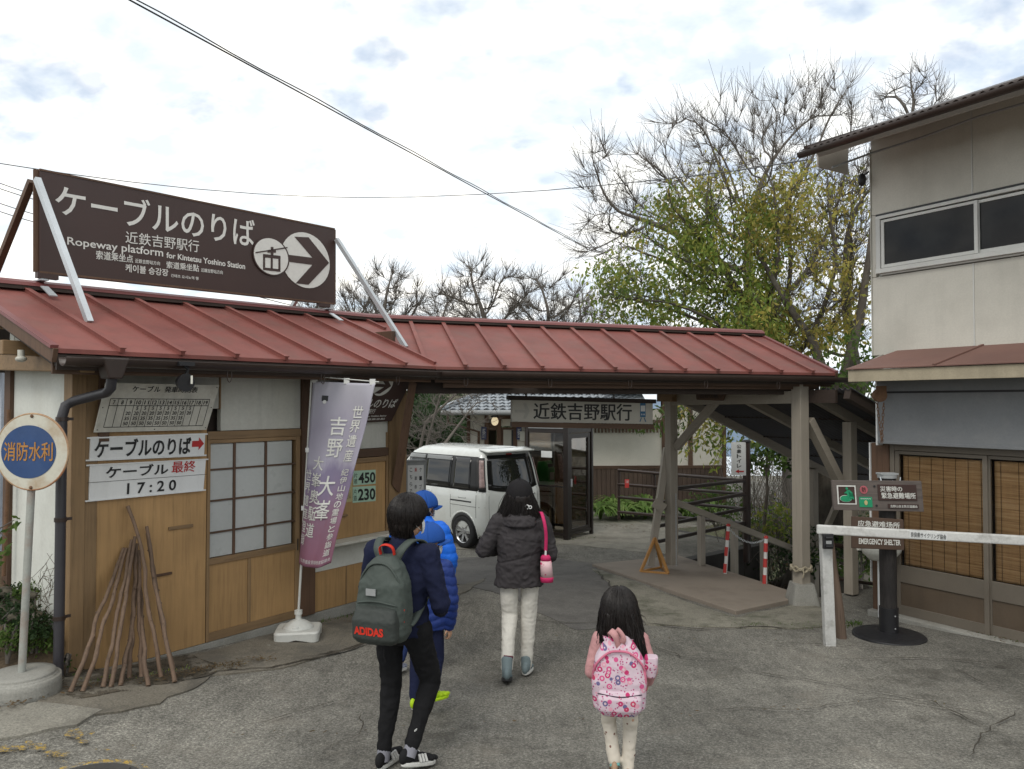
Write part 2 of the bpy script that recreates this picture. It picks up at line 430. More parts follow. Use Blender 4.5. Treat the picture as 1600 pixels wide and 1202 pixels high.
# the land beyond: a bench that falls away to the right and rises as a wooded hill on the left
def far(a, b):
    x = -150 + 330 * a; y = 27 + 420 * b ** 2
    z = -.35 - 6 * smooth((x - 2) / 10) * smooth((y - 27) / 6) - 45 * smooth((x + 5) / 60) * smooth((y - 30) / 80)
    z += 5 * smooth((-x - 8) / 40) * smooth((y - 27) / 60) + 10 * noise.noise(Vector((x * .02, y * .02, 0))) * smooth((y - 40) / 60)
    return Vector((x, y, z))
b = MB(); b.grid(far, 80, 60); struct(obj('terrain', b, m_forest))
b = MB(); b.grid(lambda a, c: Vector((20 + 130 * a, -60 + 88 * c, -.3 - 8 * a)), 8, 8)
struct(obj('terrain', b, m_forest))
b = MB(); b.grid(lambda a, c: Vector((-16 - 130 * a, -60 + 88 * c, gz(-8, -60 + 88 * c) - .1 - 6 * a)), 8, 20)
struct(obj('terrain', b, m_forest))
b = MB(); b.grid(lambda a, c: Vector((-16 + 36 * a, -60 + 50.1 * c, 1.4 + .03 * (1 - c) * 50)), 4, 4)
struct(obj('terrain', b, m_forest))
m_mtn = mat('haze_blue_mountain', (.12, .17, .24), 1., .25, .01, .25, .05, 0)  # haze of the distance is put into the blue base colour
def mtn(a, c):
    x = -300 + 2300 * a; y = 900 + 400 * c; h = 75 + 60 * noise.noise(Vector((a * 7, 2, 0))) + 22 * noise.noise(Vector((a * 31, 5, c * 3)))
    h *= .25 + .75 * smooth((a - .12) / .2)
    return Vector((x, y, -60 + h * math.sin(PI * .5 * c)))
b = MB(); b.grid(mtn, 120, 10); struct(obj('hill', b, m_mtn))

# stairwell: its side walls, the bank below and the steps
def zs(x): return .12 - .36 * max(0, x - .3)
b = MB()
for (x0, y0), (x1, y1) in [(HOLE[0], HOLE[1]), (HOLE[1], HOLE[2]), (HOLE[2], HOLE[3])]:
    p, q = tpw(x0, y0), tpw(x1, y1)
    b.prism([(p.x, p.y, gzn(p.x, p.y) + .003), (q.x, q.y, gzn(q.x, q.y) + .003), (q.x, q.y, -4), (p.x, p.y, -4)], (TP.n * -.18) if y1 != y0 and x1 != x0 else (-TP.t * .15))
m_darkconc = mat('dark_streaked_concrete', (.055, .052, .048), .9, .3, 2, .2, 60, .4, streak=.4)  # very dark grey concrete with darker upright streaks
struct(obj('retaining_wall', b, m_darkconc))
b = MB(); b.slab(lambda a, c: tpw(.3 + 14 * a, -2.3 + 6 * c, (-.75 - .36 * 14 * a if True else 0) + .12 * noise.noise(Vector((a * 30, c * 12, 0)))), 40, 20, .2)
struct(obj('bank', b, m_dirt))
steps = thing('stair_flight', 'concrete steps leading down under the dark sloping roof behind the brown plate', 'stairs', tuple(tpw(.3, -1.1, .1)), TP.rz)
for i in range(14):
    b = MB(); b.box((.2 + .42 * i, 0, -.15 * (i + 1) - .25), (.44, 2.1, .5)); obj('step', b, m_conc, steps, bevel=.01)

# ground sheets: the brown plate, patches, paint, manhole
def sheet(name, pix, m, up, label=None, cat=None, jag=0.0, th=.02, kind=None, sub=1):
    pts = []
    for i in range(len(pix)):
        a, c = ong(*pix[i]), ong(*pix[(i + 1) % len(pix)]); n = max(1, int((c - a).length / .12)) if jag else 1
        for k in range(n):
            p = a.lerp(c, k / n)
            if jag and k: p += Vector((noise.noise(p * 3.1), noise.noise(p * 3.1 + V(9, 0, 0)), 0)) * jag + Vector((noise.noise(p * 13), noise.noise(p * 13 + V(9, 0, 0)), 0)) * jag * .4
            pts.append((p.x, p.y))
    # fill with interior points so the sheet follows the ground
    n = len(pts); inner = []
    xs = [p[0] for p in pts]; ys = [p[1] for p in pts]
    st = max(.15, (max(xs) - min(xs)) / 28)
    X = min(xs)
    def inside(x, y):
        c = False
        for i in range(n):
            a, b2 = pts[i], pts[(i + 1) % n]
            if (a[1] > y) != (b2[1] > y) and x < (b2[0] - a[0]) * (y - a[1]) / (b2[1] - a[1]) + a[0]: c = not c
        return c
    while X < max(xs):
        Y = min(ys)
        while Y < max(ys):
            if inside(X, Y): inner.append((X, Y))
            Y += st
        X += st
    r = delaunay_2d_cdt([Vector(p) for p in pts + inner], [(i, (i + 1) % n) for i in range(n)], [], 1, 1e-5)
    vs = [(p.x, p.y, gzn(p.x, p.y) + up) for p in r[0]]
    b = MB(); b.add(vs, [list(f) for f in r[2]], True); k = len(vs)
    low = [(x, y, z - th - up) for x, y, z in vs[:n]]
    b2 = MB(); b2.add(vs + low, [list(f) for f in r[2]] + [(i, (i + 1) % n, k + (i + 1) % n, k + i) for i in range(n)])
    o = obj(name, b2, m)
    if cat: tag(o, label, cat)
    else: struct(o)
    return o
def concmat(name, c0, c1, blot=(.07, .065, .055)):
    m = bpy.data.materials.new(name); k = NT(m)
    c = k.ramp(k.noise(1.6, 7, .7), [(.3, c0), (.7, c1)]); sp = k.noise(80, 3, .7)
    c = k.mix(1., c, k.ramp(sp, [(.3, .62), (.7, 1.4)]), 'MULTIPLY')
    c = k.mix(k.math('MULTIPLY', k.ramp(k.noise(2.4, 8, .72, k.co(loc=(5, 5, 0))), [(.47, 0.), (.62, 1.)]), .7), c, blot)
    k.i(k.b.inputs['Base Color'], c); k.b.inputs['Roughness'].default_value = .93
    k.bump(sp, .5, .006); return m
m_apron = concmat('broken_concrete', (.11, .098, .075), (.18, .162, .13))
m_patch = concmat('smooth_asphalt_patch', (.105, .10, .093), (.145, .138, .126), (.08, .075, .07))
m_apron2 = concmat('mossy_concrete', (.16, .15, .12), (.25, .235, .19), (.05, .055, .03))
m_light = concmat('pale_old_concrete', (.18, .172, .145), (.26, .245, .205), (.12, .11, .09))
m_soil = concmat('soil_and_grit', (.05, .04, .026), (.095, .078, .055), (.03, .026, .016))
k = NT(m_soil); al = k.ramp(k.noise(4.2, 8, .75, k.co(loc=(7, 1, 0))), [(.44, 0.), (.53, 1.)]); k.i(k.b.inputs['Alpha'], al)
sheet('pavement', [(95, 1062), (330, 1018), (470, 978), (620, 948), (760, 905), (700, 955), (590, 1000), (440, 1045), (330, 1056), (250, 1100), (150, 1118), (60, 1120), (60, 1080)], m_apron, .012, jag=.05)
sheet('pavement', [(-60, 1118), (60, 1100), (160, 1112), (120, 1135), (40, 1150), (-60, 1165)], m_light, .016, jag=.05)
sheet('pavement', [(98, 1052), (180, 1050), (300, 1024), (340, 1040), (300, 1062), (220, 1082), (120, 1096), (95, 1085)], m_soil, .018, jag=.09)
sheet('path', [(690, 872), (840, 868), (925, 884), (960, 925), (1012, 972), (900, 985), (770, 925), (700, 912)], m_patch, .008, jag=.05)
sheet('pavement', [(925, 892), (1150, 968), (1255, 942), (1300, 955), (1330, 978), (1240, 985), (1010, 978), (968, 930)], m_apron2, .014, jag=.04)
sheet('path', [(650, 862), (860, 850), (1045, 868), (1060, 830), (930, 800), (700, 800), (560, 820)], m_light, .008, jag=.06)
def ribbon(pix, wd, m, up, name='crack', kind='stuff', label=None):
    b = MB(); P = []
    for i in range(len(pix) - 1):
        a, c = ong(*pix[i]), ong(*pix[i + 1]); n = max(2, int((c - a).length / .05))
        for k in range(n): 
            p = a.lerp(c, k / n); P.append(p + Vector((noise.noise(p * 4), noise.noise(p * 4 + V(5, 5, 5)), 0)) * .06 + Vector((noise.noise(p * 17), noise.noise(p * 17 + V(5, 5, 5)), 0)) * .02)
    vs = []
    for i, p in enumerate(P):
        d = (P[min(i + 1, len(P) - 1)] - P[max(i - 1, 0)]).normalized(); q = Vector((-d.y, d.x, 0)); ww = wd * (.4 + .8 * abs(noise.noise(p * 6)) * 2) * min(1, i / 6 + .1, (len(P) - 1 - i) / 6 + .1)
        for s_ in (-1, 1):
            e = p + q * s_ * ww * .6; vs.append((e.x, e.y, gzn(e.x, e.y) + up))
    b.add(vs, [(2 * i, 2 * i + 1, 2 * i + 3, 2 * i + 2) for i in range(len(P) - 1)])
    return b
m_crack = mat('crack_soil', (.045, .038, .028), 1., .3, 5, .3, 80, .4)
ck = MB()
for pix, wd in [([(1000, 976), (1090, 985), (1180, 982), (1290, 990)], .022), ([(1120, 1045), (1230, 1060), (1330, 1075), (1450, 1100), (1560, 1150)], .012), ([(1160, 1010), (1280, 1008), (1420, 1020)], .008),
                ([(930, 896), (965, 930), (1010, 975)], .02), ([(460, 1030), (540, 1020), (592, 998), (610, 965)], .012), ([(780, 960), (860, 975), (1000, 972)], .01),
                ([(250, 1072), (330, 1055), (440, 1043), (560, 1015), (640, 985)], .02), ([(1480, 1045), (1540, 1075), (1600, 1080)], .014),
                ([(690, 880), (780, 872), (860, 870), (925, 884)], .012), ([(1520, 1190), (1545, 1140), (1600, 1110)], .01), ([(330, 1150), (480, 1110), (560, 1090)], .006), ([(1040, 1120), (1150, 1105), (1260, 1112), (1380, 1095), (1600, 1130)], .009), ([(760, 1010), (900, 1040), (1010, 1032)], .008), ([(1300, 1035), (1450, 1030), (1600, 1048)], .011), ([(1000, 1000), (1060, 1030), (1180, 1040)], .008), ([(480, 1190), (560, 1150), (570, 1110)], .006)]:
    q = ribbon(pix, wd, m_crack, .02); ck.add(q.v, q.f)
struct(obj('road', ck, m_crack)); bpy.data.objects['road']['kind'] = 'stuff'; bpy.data.objects['road'].name = 'ground_cracks'
m_plate = mat('brown_plate', (.25, .21, .17), .8, .08, 1.5, .08, 120, .15, dirt=(.12, .095, .075), dirtamt=.4)
pl = [ong(925, 888), ong(1060, 872), ong(1260, 936), ong(1150, 962)]
pc = sum(pl, Vector()) / 4
zz = [gzn(p.x, p.y) + .045 for p in pl]
b = MB(); b.prism([Vector((p.x, p.y, z)) - pc for p, z in zip(pl, zz)], (0, 0, -.06))
o = tag(obj('ramp_plate', b, m_plate, bevel=.008), 'flat brown plate on the ground before the covered stair entrance', 'plate'); o.location = pc
# yellow road paint remains
m_yel = bpy.data.materials.new('worn_yellow_paint'); k = NT(m_yel)
k.i(k.b.inputs['Base Color'], k.mix(k.ramp(k.noise(30, 5, .8), [(.42, 0.), (.55, 1.)]), (.42, .27, .03), (.13, .12, .105))); k.b.inputs['Roughness'].default_value = .85; k.i(k.b.inputs['Alpha'], k.ramp(k.noise(11, 8, .8, k.co(loc=(2, 2, 0))), [(.47, 0.), (.54, 1.)]))
def blotch(u, v, wu, wv, n=14):
    c = ong(u, v); b = MB(); a = ong(u + wu, v); d = ong(u, v - wv); A = a - c; D = d - c; vs = []
    for i in range(n):
        t = 2 * PI * i / n; r = random.uniform(.7, 1.35); p = c + A * math.cos(t) * r + D * math.sin(t) * r; vs.append((p.x, p.y, gzn(p.x, p.y) + .0195))
    b.add([(c.x, c.y, gzn(c.x, c.y) + .0195)] + vs, [(0, 1 + i, 1 + (i + 1) % n) for i in range(n)]); return b
yb = MB()
for u, v, a, d in [(60, 1168, 16, 5), (15, 1172, 28, 5), (115, 1148, 14, 8), (140, 1146, 8, 4), (90, 1178, 22, 5), (98, 1192, 10, 3), (210, 1166, 8, 3), (160, 1172, 10, 2), (125, 1160, 12, 3), (45, 1163, 6, 3), (190, 1197, 14, 3)]:
    q = blotch(u, v, a, d); yb.add(q.v, q.f)
struct(obj('road_marking', yb, m_yel)); 
mh = ong(125, 1238); t = thing('manhole_cover', 'round iron manhole cover with a yellow rim at the bottom left of the road', 'manhole', (mh.x, mh.y, gzn(mh.x, mh.y)))
b = MB(); b.tube([(0, 0, -.05), (0, 0, .024)], .29, 40, sm=False); obj('cover', b, m_darkconc, t, bevel=.004)
b = MB(); b.grid(lambda a, c: V(math.cos(2 * PI * a) * (.29 + .04 * c), math.sin(2 * PI * a) * (.29 + .04 * c), .0265), 48, 1, False); obj('rim', b, m_yel, t)
for i in range(-4, 5):
    hw = math.sqrt(.26 ** 2 - (i * .055) ** 2); b = MB(); b.box((0, i * .055, .026), (2 * hw, .022, .008)); obj('rib', b, m_darkconc, t)

# ------------------------------------------------------------ ticket building on the left
LB = Frame(OL, TL, .52)
def Lx(u, o=0.): return LB.px(u, 760, o).x
def Lz(u, v, o=0.): return LB.px(u, v, o).z
tb = thing('ticket_building', 'low wooden ticket building with cream walls and a red metal roof on the left', 'building', tuple(LB.o), LB.rz)
def lb(name, x0, x1, y0, y1, z0, z1, m, parent=tb, bevel=.003, **k):
    b = MB(); b.bx(x0, x1, y0, y1, z0, z1); return obj(name, b, m, parent, bevel, **k)
XL = Lx(110); X1 = Lx(150); X2 = Lx(322); X3 = Lx(468); X4 = Lx(490); X5 = Lx(605); X6 = Lx(632)
ZE = Lz(90, 549, .55)               # eave height
ZT = ZE + .05
lb('plinth', XL - .02, X6 + .05, -.015, 1.1, -.35, -.004, m_conc)
lb('back_wall', XL, X6, 1.0, 1.08, 0, ZT + .5, m_plaster)
lb('inner_wall', X1, X6 - .02, .10, .14, 0, ZT + .1, m_darkwood)
lb('corner_post', XL - .01, Lx(130), -.03, .1, -.02, ZT, m_ochre_post)
lb('corner_post', Lx(130) + .003, X1, -.02, .1, -.02, ZT, m_ochre_post)
ZL1 = Lz(400, 684); ZL2 = Lz(400, 672)
lb('board_panel', X1 + .003, X2 - .003, -.012, .05, .0, Lz(230, 640), m_ochre)
lb('bracket', Lx(262), Lx(300), -.025, -.011, Lz(280, 826), Lz(280, 821), m_ochre_h)
lb('bracket', Lx(238), Lx(268), -.025, -.011, Lz(255, 899), Lz(255, 895), m_brown)
lb('plaster_panel', Lx(166), Lx(340), -.006, .05, Lz(230, 640) + .003, ZT, m_plaster2)
lb('plaster_panel', Lx(340) + .02, X3, -.006, .05, ZL2 + .003, ZT, m_plaster2)
lb('batten', Lx(340) + .002, Lx(340) + .018, -.014, .05, Lz(230, 640), ZT, m_ochre_post)
lb('brace_post', Lx(150), Lx(166), -.04, .05, Lz(160, 690), ZT, m_brown)
lb('lintel', X2, X3, -.02, .05, ZL1, ZL2, m_ochre_h)
# glazed sliding door
dr = lb('door_frame', X2 + .002, X2 + .03, -.016, .05, 0, ZL1 - .002, m_ochre_post)
ZB = Lz(323, 884); ZB2 = Lz(323, 874)
lb('stile', X3 - .05, X3 - .002, -.012, .05, 0, ZL1 - .002, m_ochre_post)
lb('rail', X2 + .03, X3 - .05, -.012, .04, ZB, ZB2, m_ochre_h)
lb('rail', X2 + .03, X3 - .05, -.012, .04, ZL1 - .035, ZL1 - .002, m_ochre_h)
lb('rail', X2 + .03, X3 - .05, -.012, .04, 0, .07, m_ochre_h)
cx = [X2 + .03, Lx(366), Lx(415), X3 - .05]; rz_ = [ZB2, Lz(323, 834), Lz(323, 784), Lz(323, 735), ZL1 - .035]
for x in cx[1:3]: lb('mullion', x - .011, x + .011, -.006, .025, ZB2, ZL1 - .035, m_brown, bevel=.002)
for z in rz_[1:4]:
    for i in range(3): lb('glazing_bar', cx[i] + (.011 if i else 0), cx[i + 1] - (.011 if i < 2 else 0), -.004, .022, z - .008, z + .008, m_brown_h, bevel=.001)
for i in range(3):
    for j in range(4): lb('pane', cx[i] + .009, cx[i + 1] - (.009 if i < 2 else .035), .008, .012, rz_[j] + .007, rz_[j + 1] - .007, m_frost, bevel=0)
b = MB(); cw = Lx(448) - X2
b.slab(lambda a, c: V(X2 + .03 + cw * a, .055 + .008 * math.sin(a * 40) + .006 * math.sin(a * 13 + c * 4), ZB + (ZL1 - ZB) * c), 60, 6, .003); obj('curtain', b, m_curtain, tb)
lb('panel', X2 + .03, Lx(388), .0, .03, .07, ZB, m_ochre)
lb('panel', Lx(393), X3 - .05, .0, .03, .07, ZB, m_ochre)
lb('stile', Lx(388) + .001, Lx(393) - .001, -.006, .03, .07, ZB, m_ochre_post)
lb('door_pull', X3 - .032, X3 - .02, -.016, -.0125, Lz(462, 860), Lz(462, 842), m_blackm, bevel=.001)
lb('main_post', X3 + .002, X4, -.035, .12, 0, ZT, m_brown)
# counter bay
ZC = Lz(530, 843); ZC0 = Lz(500, 893)
lb('board_panel', X4 + .003, X5, -.008, .05, 0, ZC0, m_ochre)
lb('panel_joint', Lx(540), Lx(540) + .012, -.012, -.0085, .0, ZC0, m_ochre_post, bevel=.001)
lb('counter_skirt', X4 + .003, X6 - .02, -.012, .05, ZC0 + .002, ZC - .03, m_plaster)
lb('counter_top', X4 + .003, X6 + .04, -.17, .05, ZC - .028, ZC, m_offwhite)
lb('shutter', X4 + .003, X5 - .03, .0, .04, ZC + .002, Lz(560, 724), m_ochre)
lb('shutter_rail', X4 + .003, X5 - .03, -.014, .04, Lz(560, 724) + .002, Lz(560, 716), m_ochre_h)
b = MB(); p = LB.px(538, 806, .012); b.ell(p, (.05, .012, .014)); obj('handle', b, m_ochre_h, tb)
lb('jamb', X5 - .028, X5, -.016, .05, ZC + .002, ZL1, m_ochre_post)
lb('rail', X4 + .003, X5, -.02, .05, Lz(560, 715), Lz(560, 702), m_brown_h)
lb('plaster_panel', X4 + .003, X5, -.004, .04, Lz(560, 702) + .002, ZT, m_plaster2)
lb('end_post', X5 + .002, X6, -.03, .14, 0, ZT, m_ochre_post)
lb('end_wall', X6 - .06, X6 - .002, .142, 1.0, 0, ZT + .4, m_brown)
# side wall facing left
for nm, y0, y1, z0, z1, m in [('side_wall', .1, .98, 0, ZT - .05, m_plaster)]:
    lb(nm, XL, XL + .06, y0, y1, z0, z1, m)
lb('side_post', XL - .03, XL + .06, .98, 1.09, -.3, ZT, m_brown)
lb('side_plinth', XL - .01, XL + .05, .1, .98, -.3, 0, m_conc)
b = MB(); b.beam((XL - .12, -.5, ZT - .12), (XL - .12, 1.15, ZT - .06), .1, .12); obj('side_beam', b, m_ochre_h, tb, .008)
b = MB(); b.prism([(XL - .002, .1, ZT - .05), (XL - .002, .98, ZT - .05), (XL - .002, .98, ZT + .42), (XL - .002, .1, ZT + .06)], (.06, 0, 0)); obj('gable_panel', b, m_plaster2, tb)
for y, z in ((.12, .0), (.62, .22), (1.05, .42)):
    b = MB(); b.beam((XL - .42, y, ZT + z), (XL + .3, y, ZT + z), .09, .10); obj('purlin', b, m_ochre_h, tb, .006)
b = MB(); b.tube([LB.px(33, 547, 0), LB.px(33, 557, 0)], .022, 12); b.ell(LB.px(33, 561, 0), (.036, .036, .022)); cm = tag(obj('dome_camera', b, m_offwhite), 'small white dome camera under the left gable beam', 'camera'); cm.matrix_world = LB.M

# roof slopes
def lineint(p, d, q, e):
    k = ((q - p).x * e.y - (q - p).y * e.x) / (d.x * e.y - d.y * e.x); return p + d * k
GF = Frame((-.66, 7.9), (.9708, .24), 0)
e_l = LB.o.xy + LB.n.xy * .55; K_e = lineint(e_l, LB.t.xy, GF.o.xy, GF.t.xy)
W = 1.6
K_r = lineint(e_l - LB.n.xy * W, LB.t.xy, GF.o.xy - GF.n.xy * W, GF.t.xy)
ze_l = LB.px(90, 545, .55).z + LB.o.z; ze_k = at(697, 573, K_e.y).z; ze_r = GF.px(1290, 583, 0).z
zr_l = LB.px(20, 452, .55 - W).z + LB.o.z; zr_k = (LB.px(600, 503, .55 - W).z + LB.o.z); zr_r = GF.px(1160, 524, -W).z
print('eave', ze_l, ze_k, ze_r, 'ridge', zr_l, zr_k, zr_r)
gr = thing('gate_shelter', 'red metal roof spanning the path from the ticket building to the taupe posts', 'roof', tuple(GF.o), GF.rz)
def clip(poly, x, keep):
    o = []
    for i in range(len(poly)):
        a, c = poly[i], poly[(i + 1) % len(poly)]; ia, ic = (a[0] - x) * keep >= 0, (c[0] - x) * keep >= 0
        if ia: o.append(a)
        if ia != ic: t_ = (x - a[0]) / (c[0] - a[0]); o.append((x, a[1] + (c[1] - a[1]) * t_))
    return o
def slope(fr, root, x0, xk_e, xk_r, x1, zf, us, back=False, label=None):
    """zf(x, s): height over the run; panels between standing battens"""
    reg = [(xk_e, 0), (x1, 0), (x1, 1), (xk_r, 1)] if x0 is None else [(x0, 0), (xk_e, 0), (xk_r, 1), (x0, 1)]
    ey = fr.eo
    def P(x, s, up=0):
        y = ey + W * s if not back else ey + W * (2 - s); return Vector((x, y, zf(x, s) + up))
    cuts = sorted(us); lo = min(p[0] for p in reg); hi = max(p[0] for p in reg)
    ed = [lo - 1] + cuts + [hi + 1]
    for i in range(len(ed) - 1):
        q = clip(clip(reg, ed[i] + .0, 1), ed[i + 1], -1)
        if len(q) < 3: continue
        b = MB(); b.prism([P(x, s, random.uniform(0, .003)) for x, s in q], (0, 0, -.03)); obj('roof_panel', b, m_roof, root)
    for x in cuts:
        q = clip(clip(reg, x - .012, 1), x + .012, -1)
        if len(q) < 3: continue
        ss = [p[1] for p in q]; s0, s1 = min(ss), max(ss)
        if s1 - s0 < .08: continue
        b = MB(); b.beam(P(x, s0 - .015, .016), P(x, s1, .016), .034, .034); b.beam(P(x, s0 - .02, .034), P(x, s1, .034), .046, .008); obj('batten', b, m_roofd if back else m_roof, root, .002)
LB.eo = -.55; GF.eo = 0.
lw = lambda p: LB.Mi @ Vector((p.x, p.y, 0)); gw = lambda p: GF.Mi @ Vector((p.x, p.y, 0))
xke, xkr = lw(K_e).x, lw(K_r).x
xe0 = LB.px(90, 546, .55).x; gx1 = GF.px(1305, 586, 0).x
zfl = lambda x, s: (ze_l + (ze_k - ze_l) * (x - xe0) / (xke - xe0)) * (1 - s) + (zr_l + (zr_k - zr_l) * (x - xe0) / (xkr - xe0)) * s - LB.o.z
gke, gkr = gw(K_e).x, gw(K_r).x
zfg = lambda x, s: (ze_k + (ze_r - ze_k) * (x - gke) / (gx1 - gke)) * (1 - s) + (zr_k + (zr_r - zr_k) * (x - gkr) / (gx1 - gkr)) * s
cl = [LB.px(u, 548 + (u - 90) * .05, .55).x for u in (189, 283, 368, 445, 511, 576, 632, 685)]; cl.append(cl[-1] + .42)
cg = [GF.px(u, 580, 0).x for u in (727, 788, 847, 907, 961, 1016, 1070, 1121, 1171, 1220, 1269)]; cg = [cg[0] - .4] + cg
slope(LB, tb, xe0, xke, xkr, None, zfl, cl); slope(GF, gr, None, gke, gkr, gx1, zfg, cg)
slope(LB, tb, xe0, xkr + (xkr - xke), xkr, None, zfl, [c + .0 for c in cl], True); slope(GF, gr, None, gkr + (gkr - gke), gkr, gx1, zfg, cg, True)
def ridge(root, fr, x0, x1, zf):
    b = MB()
    P = lambda x, dy, dz: Vector((x, fr.eo + W + dy, zf(x, 1) + dz))
    b.prism([P(x0, -.11, .02), P(x0, -.09, .05), P(x0, -.03, .075), P(x0, .03, .075), P(x0, .09, .05), P(x0, .11, .02)], P(x1, 0, 0) - P(x0, 0, 0)); obj('ridge_cap', b, m_roofd, root, .004)
    b = MB(); b.beam(P(x0, -.075, .01), P(x1, -.075, .01), .05, .04); obj('ridge_board', b, m_darkwood, root)
ridge(tb, LB, xe0 - .1, xkr - .005, zfl); ridge(gr, GF, gkr, gx1 + .02, zfg)
b = MB(); p = V(xe0 - .12, LB.eo + W, zfl(xe0, 1)); b.box(p + V(0, 0, .02), (.06, .3, .12)); b.ell(p + V(0, 0, .13), (.05, .09, .09)); b.tube([p + V(0, 0, .18), p + V(0, 0, .26)], [.035, .02], 8); obj('ridge_end_ornament', b, m_roofd, tb, .01)
for root, fr, xa, xb, zf in ((tb, LB, xe0, xke, zfl), (gr, GF, gke, gx1, zfg)):
    for nm, s, m, hh, ww, dz in (('fascia', .012, m_darkwood, .10, .02, -.085), ('eave_board', .05, m_brown_h, .08, .02, -.12)):
        b = MB(); b.beam((xa, fr.eo + W * s, zf(xa, 0) + dz), (xb, fr.eo + W * s, zf(xb, 0) + dz), ww, hh); obj(nm, b, m, root)
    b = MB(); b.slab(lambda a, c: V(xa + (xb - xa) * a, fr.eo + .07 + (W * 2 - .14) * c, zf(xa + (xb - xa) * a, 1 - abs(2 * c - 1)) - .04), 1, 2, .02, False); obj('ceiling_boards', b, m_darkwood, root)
    n = int((xb - xa) / .42)
    for i in range(n + 1):
        x = xa + .03 + (xb - xa - .06) * i / n
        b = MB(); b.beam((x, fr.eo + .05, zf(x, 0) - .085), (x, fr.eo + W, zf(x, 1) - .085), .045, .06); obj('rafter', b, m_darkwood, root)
    b = MB(); r = .055; A = V(xa - .0, fr.eo - .07, zf(xa, 0) - .055); B_ = V(xb + (.0 if root is tb else .12), fr.eo - .07, zf(xb, 0) - .055)
    def gut(a, c, A=A, B_=B_): 
        t_ = -PI * (c); return A.lerp(B_, a) + V(0, math.cos(t_) * r, math.sin(t_) * r)
    b.slab(gut, 24, 8, (0, 0, .004)); obj('gutter', b, m_gutter, root)
    for i in range(int((xb - xa) / .9)):
        x = xa + .3 + i * .9; b = MB(); z0 = zf(x, 0) - .12
        b.tube([(x + .02 * math.cos(t_), fr.eo - .07 - .004 * i, z0 - .03 + .05 * math.sin(t_)) for t_ in [k_ * PI / 6 for k_ in range(13)]], .004, 5); obj('gutter_hook', b, m_gutter, root)
# verge boards
for root, fr, x, zf, sg, m_ in ((tb, LB, xe0, zfl, -1, m_brown_h), (gr, GF, gx1, zfg, 1, m_darkwood)):
    for s in (0, 1):
        b = MB(); b.beam((x + sg * .015, fr.eo - .0 + s * 2 * W, zf(x, 0) - .045), (x + sg * .015, fr.eo + W, zf(x, 1) - .045), .03, .09); obj('verge_board', b, m_brown, root)
        b = MB(); b.beam((x + sg * .02, fr.eo - .0 + s * 2 * W, zf(x, 0) + .012), (x + sg * .02, fr.eo + W, zf(x, 1) + .012), .05, .024); obj('verge_flashing', b, m_roofd, root)
# rear posts that carry the back slope
for x in (XL, X3, X6):
    b = MB(); b.beam((x, 2.1, -.4), (x, 2.1, ZT), .1, .1, (0, 1, 0)); obj('rear_post', b, m_brown, tb)
# downpipe
dp = thing('downpipe', 'dark rain pipe running down the left corner of the ticket building', 'downpipe', tuple(LB.o), LB.rz)
b = MB(); p = LB.px(176, 560, .62); b.prism([p + V(-.09, -.06, 0), p + V(.09, -.06, 0), p + V(.045, -.05, -.14), p + V(-.045, -.05, -.14)], (0, .12, 0)); obj('hopper', b, m_gutter, dp, .01)
b = MB(); q0 = p + V(0, 0, -.1); q1 = p + V(0, .02, -.2); q2 = LB.px(112, 628, .12); q3 = LB.px(97, 645, .12); q4 = V(q3.x, q3.y, -.12)
b.tube([q0, q1, q1.lerp(q2, .1) + V(0, 0, -.02), q2.lerp(q1, .06), q2.lerp(q3, .5) + V(-.01, 0, .01), q3 + V(0, 0, -.03), q4], .034, 14); obj('pipe', b, m_pipe, dp)
for v in (655, 812, 965):
    z = LB.px(95, v, .12).z; b = MB(); b.tube([(q3.x, q3.y, z - .014), (q3.x, q3.y, z + .014)], .041, 14); b.box((q3.x + .05, q3.y, z), (.05, .01, .02)); obj('pipe_bracket', b, m_gutter, dp)

# ------------------------------------------------------------ sign on the roof
OS = -.92
sg_ = thing('roof_sign', 'large brown ropeway platform sign with white lettering standing on the red roof', 'sign', tuple(LB.o), LB.rz)
pp = lambda u, v, o=OS: LB.px(u, v, o)
c4 = [pp(62, 425), pp(523, 475), pp(523, 358), pp(62, 265)]
b = MB(); b.prism(c4, (0, .06, 0)); obj('sign_face', b, m_signbrown, sg_, .004)
for i in range(4):
    b = MB(); a_, c_ = c4[i], c4[(i + 1) % 4]; b.beam(a_ + V(0, .03, 0), c_ + V(0, .03, 0), .07, .016, (0, 0, 1) if i % 2 == 0 else (0, 1, 0)); obj('frame_bar', b, m_brown, sg_)
def sign_text(body, pix, m, root, fr, o, bold=0., **k):
    """pix: bottom left, bottom right, top left, top right"""
    q = [fr.px(u, v, o) for u, v in pix]; return text_fit(body, quadfn(*q), m, root, bold, **k)
T = lambda body, pix, m=m_signwhite, bold=.01, **k: sign_text(body, pix, m, sg_, LB, OS + .004, bold, **k)
T('ケーブルのりば', [(86, 334), (398, 387), (86, 286), (398, 343)], bold=.012)
T('近鉄吉野駅行', [(196, 380), (311, 395), (196, 361), (311, 376)], bold=.005)
T('Ropeway platform', [(105, 386), (255, 405), (105, 370), (255, 389)], bold=.012)
T('for Kintetsu Yoshino Station', [(260, 403), (383, 421), (260, 394), (383, 412)], bold=.025)
T('索道乘坐点', [(150, 405), (208, 411), (150, 391), (208, 399)], bold=.02)
T('近鉄吉野站方向', [(211, 411), (250, 415), (211, 404), (250, 409)], bold=.02)
T('索道乘坐點', [(260, 419), (311, 425), (260, 408), (311, 414)], bold=.02)
T('近鐵吉野站方向', [(314, 425), (348, 429), (314, 419), (348, 423)], bold=.02)
T('케이블 승강장', [(196, 425), (263, 432), (196, 412), (263, 421)], bold=.015)
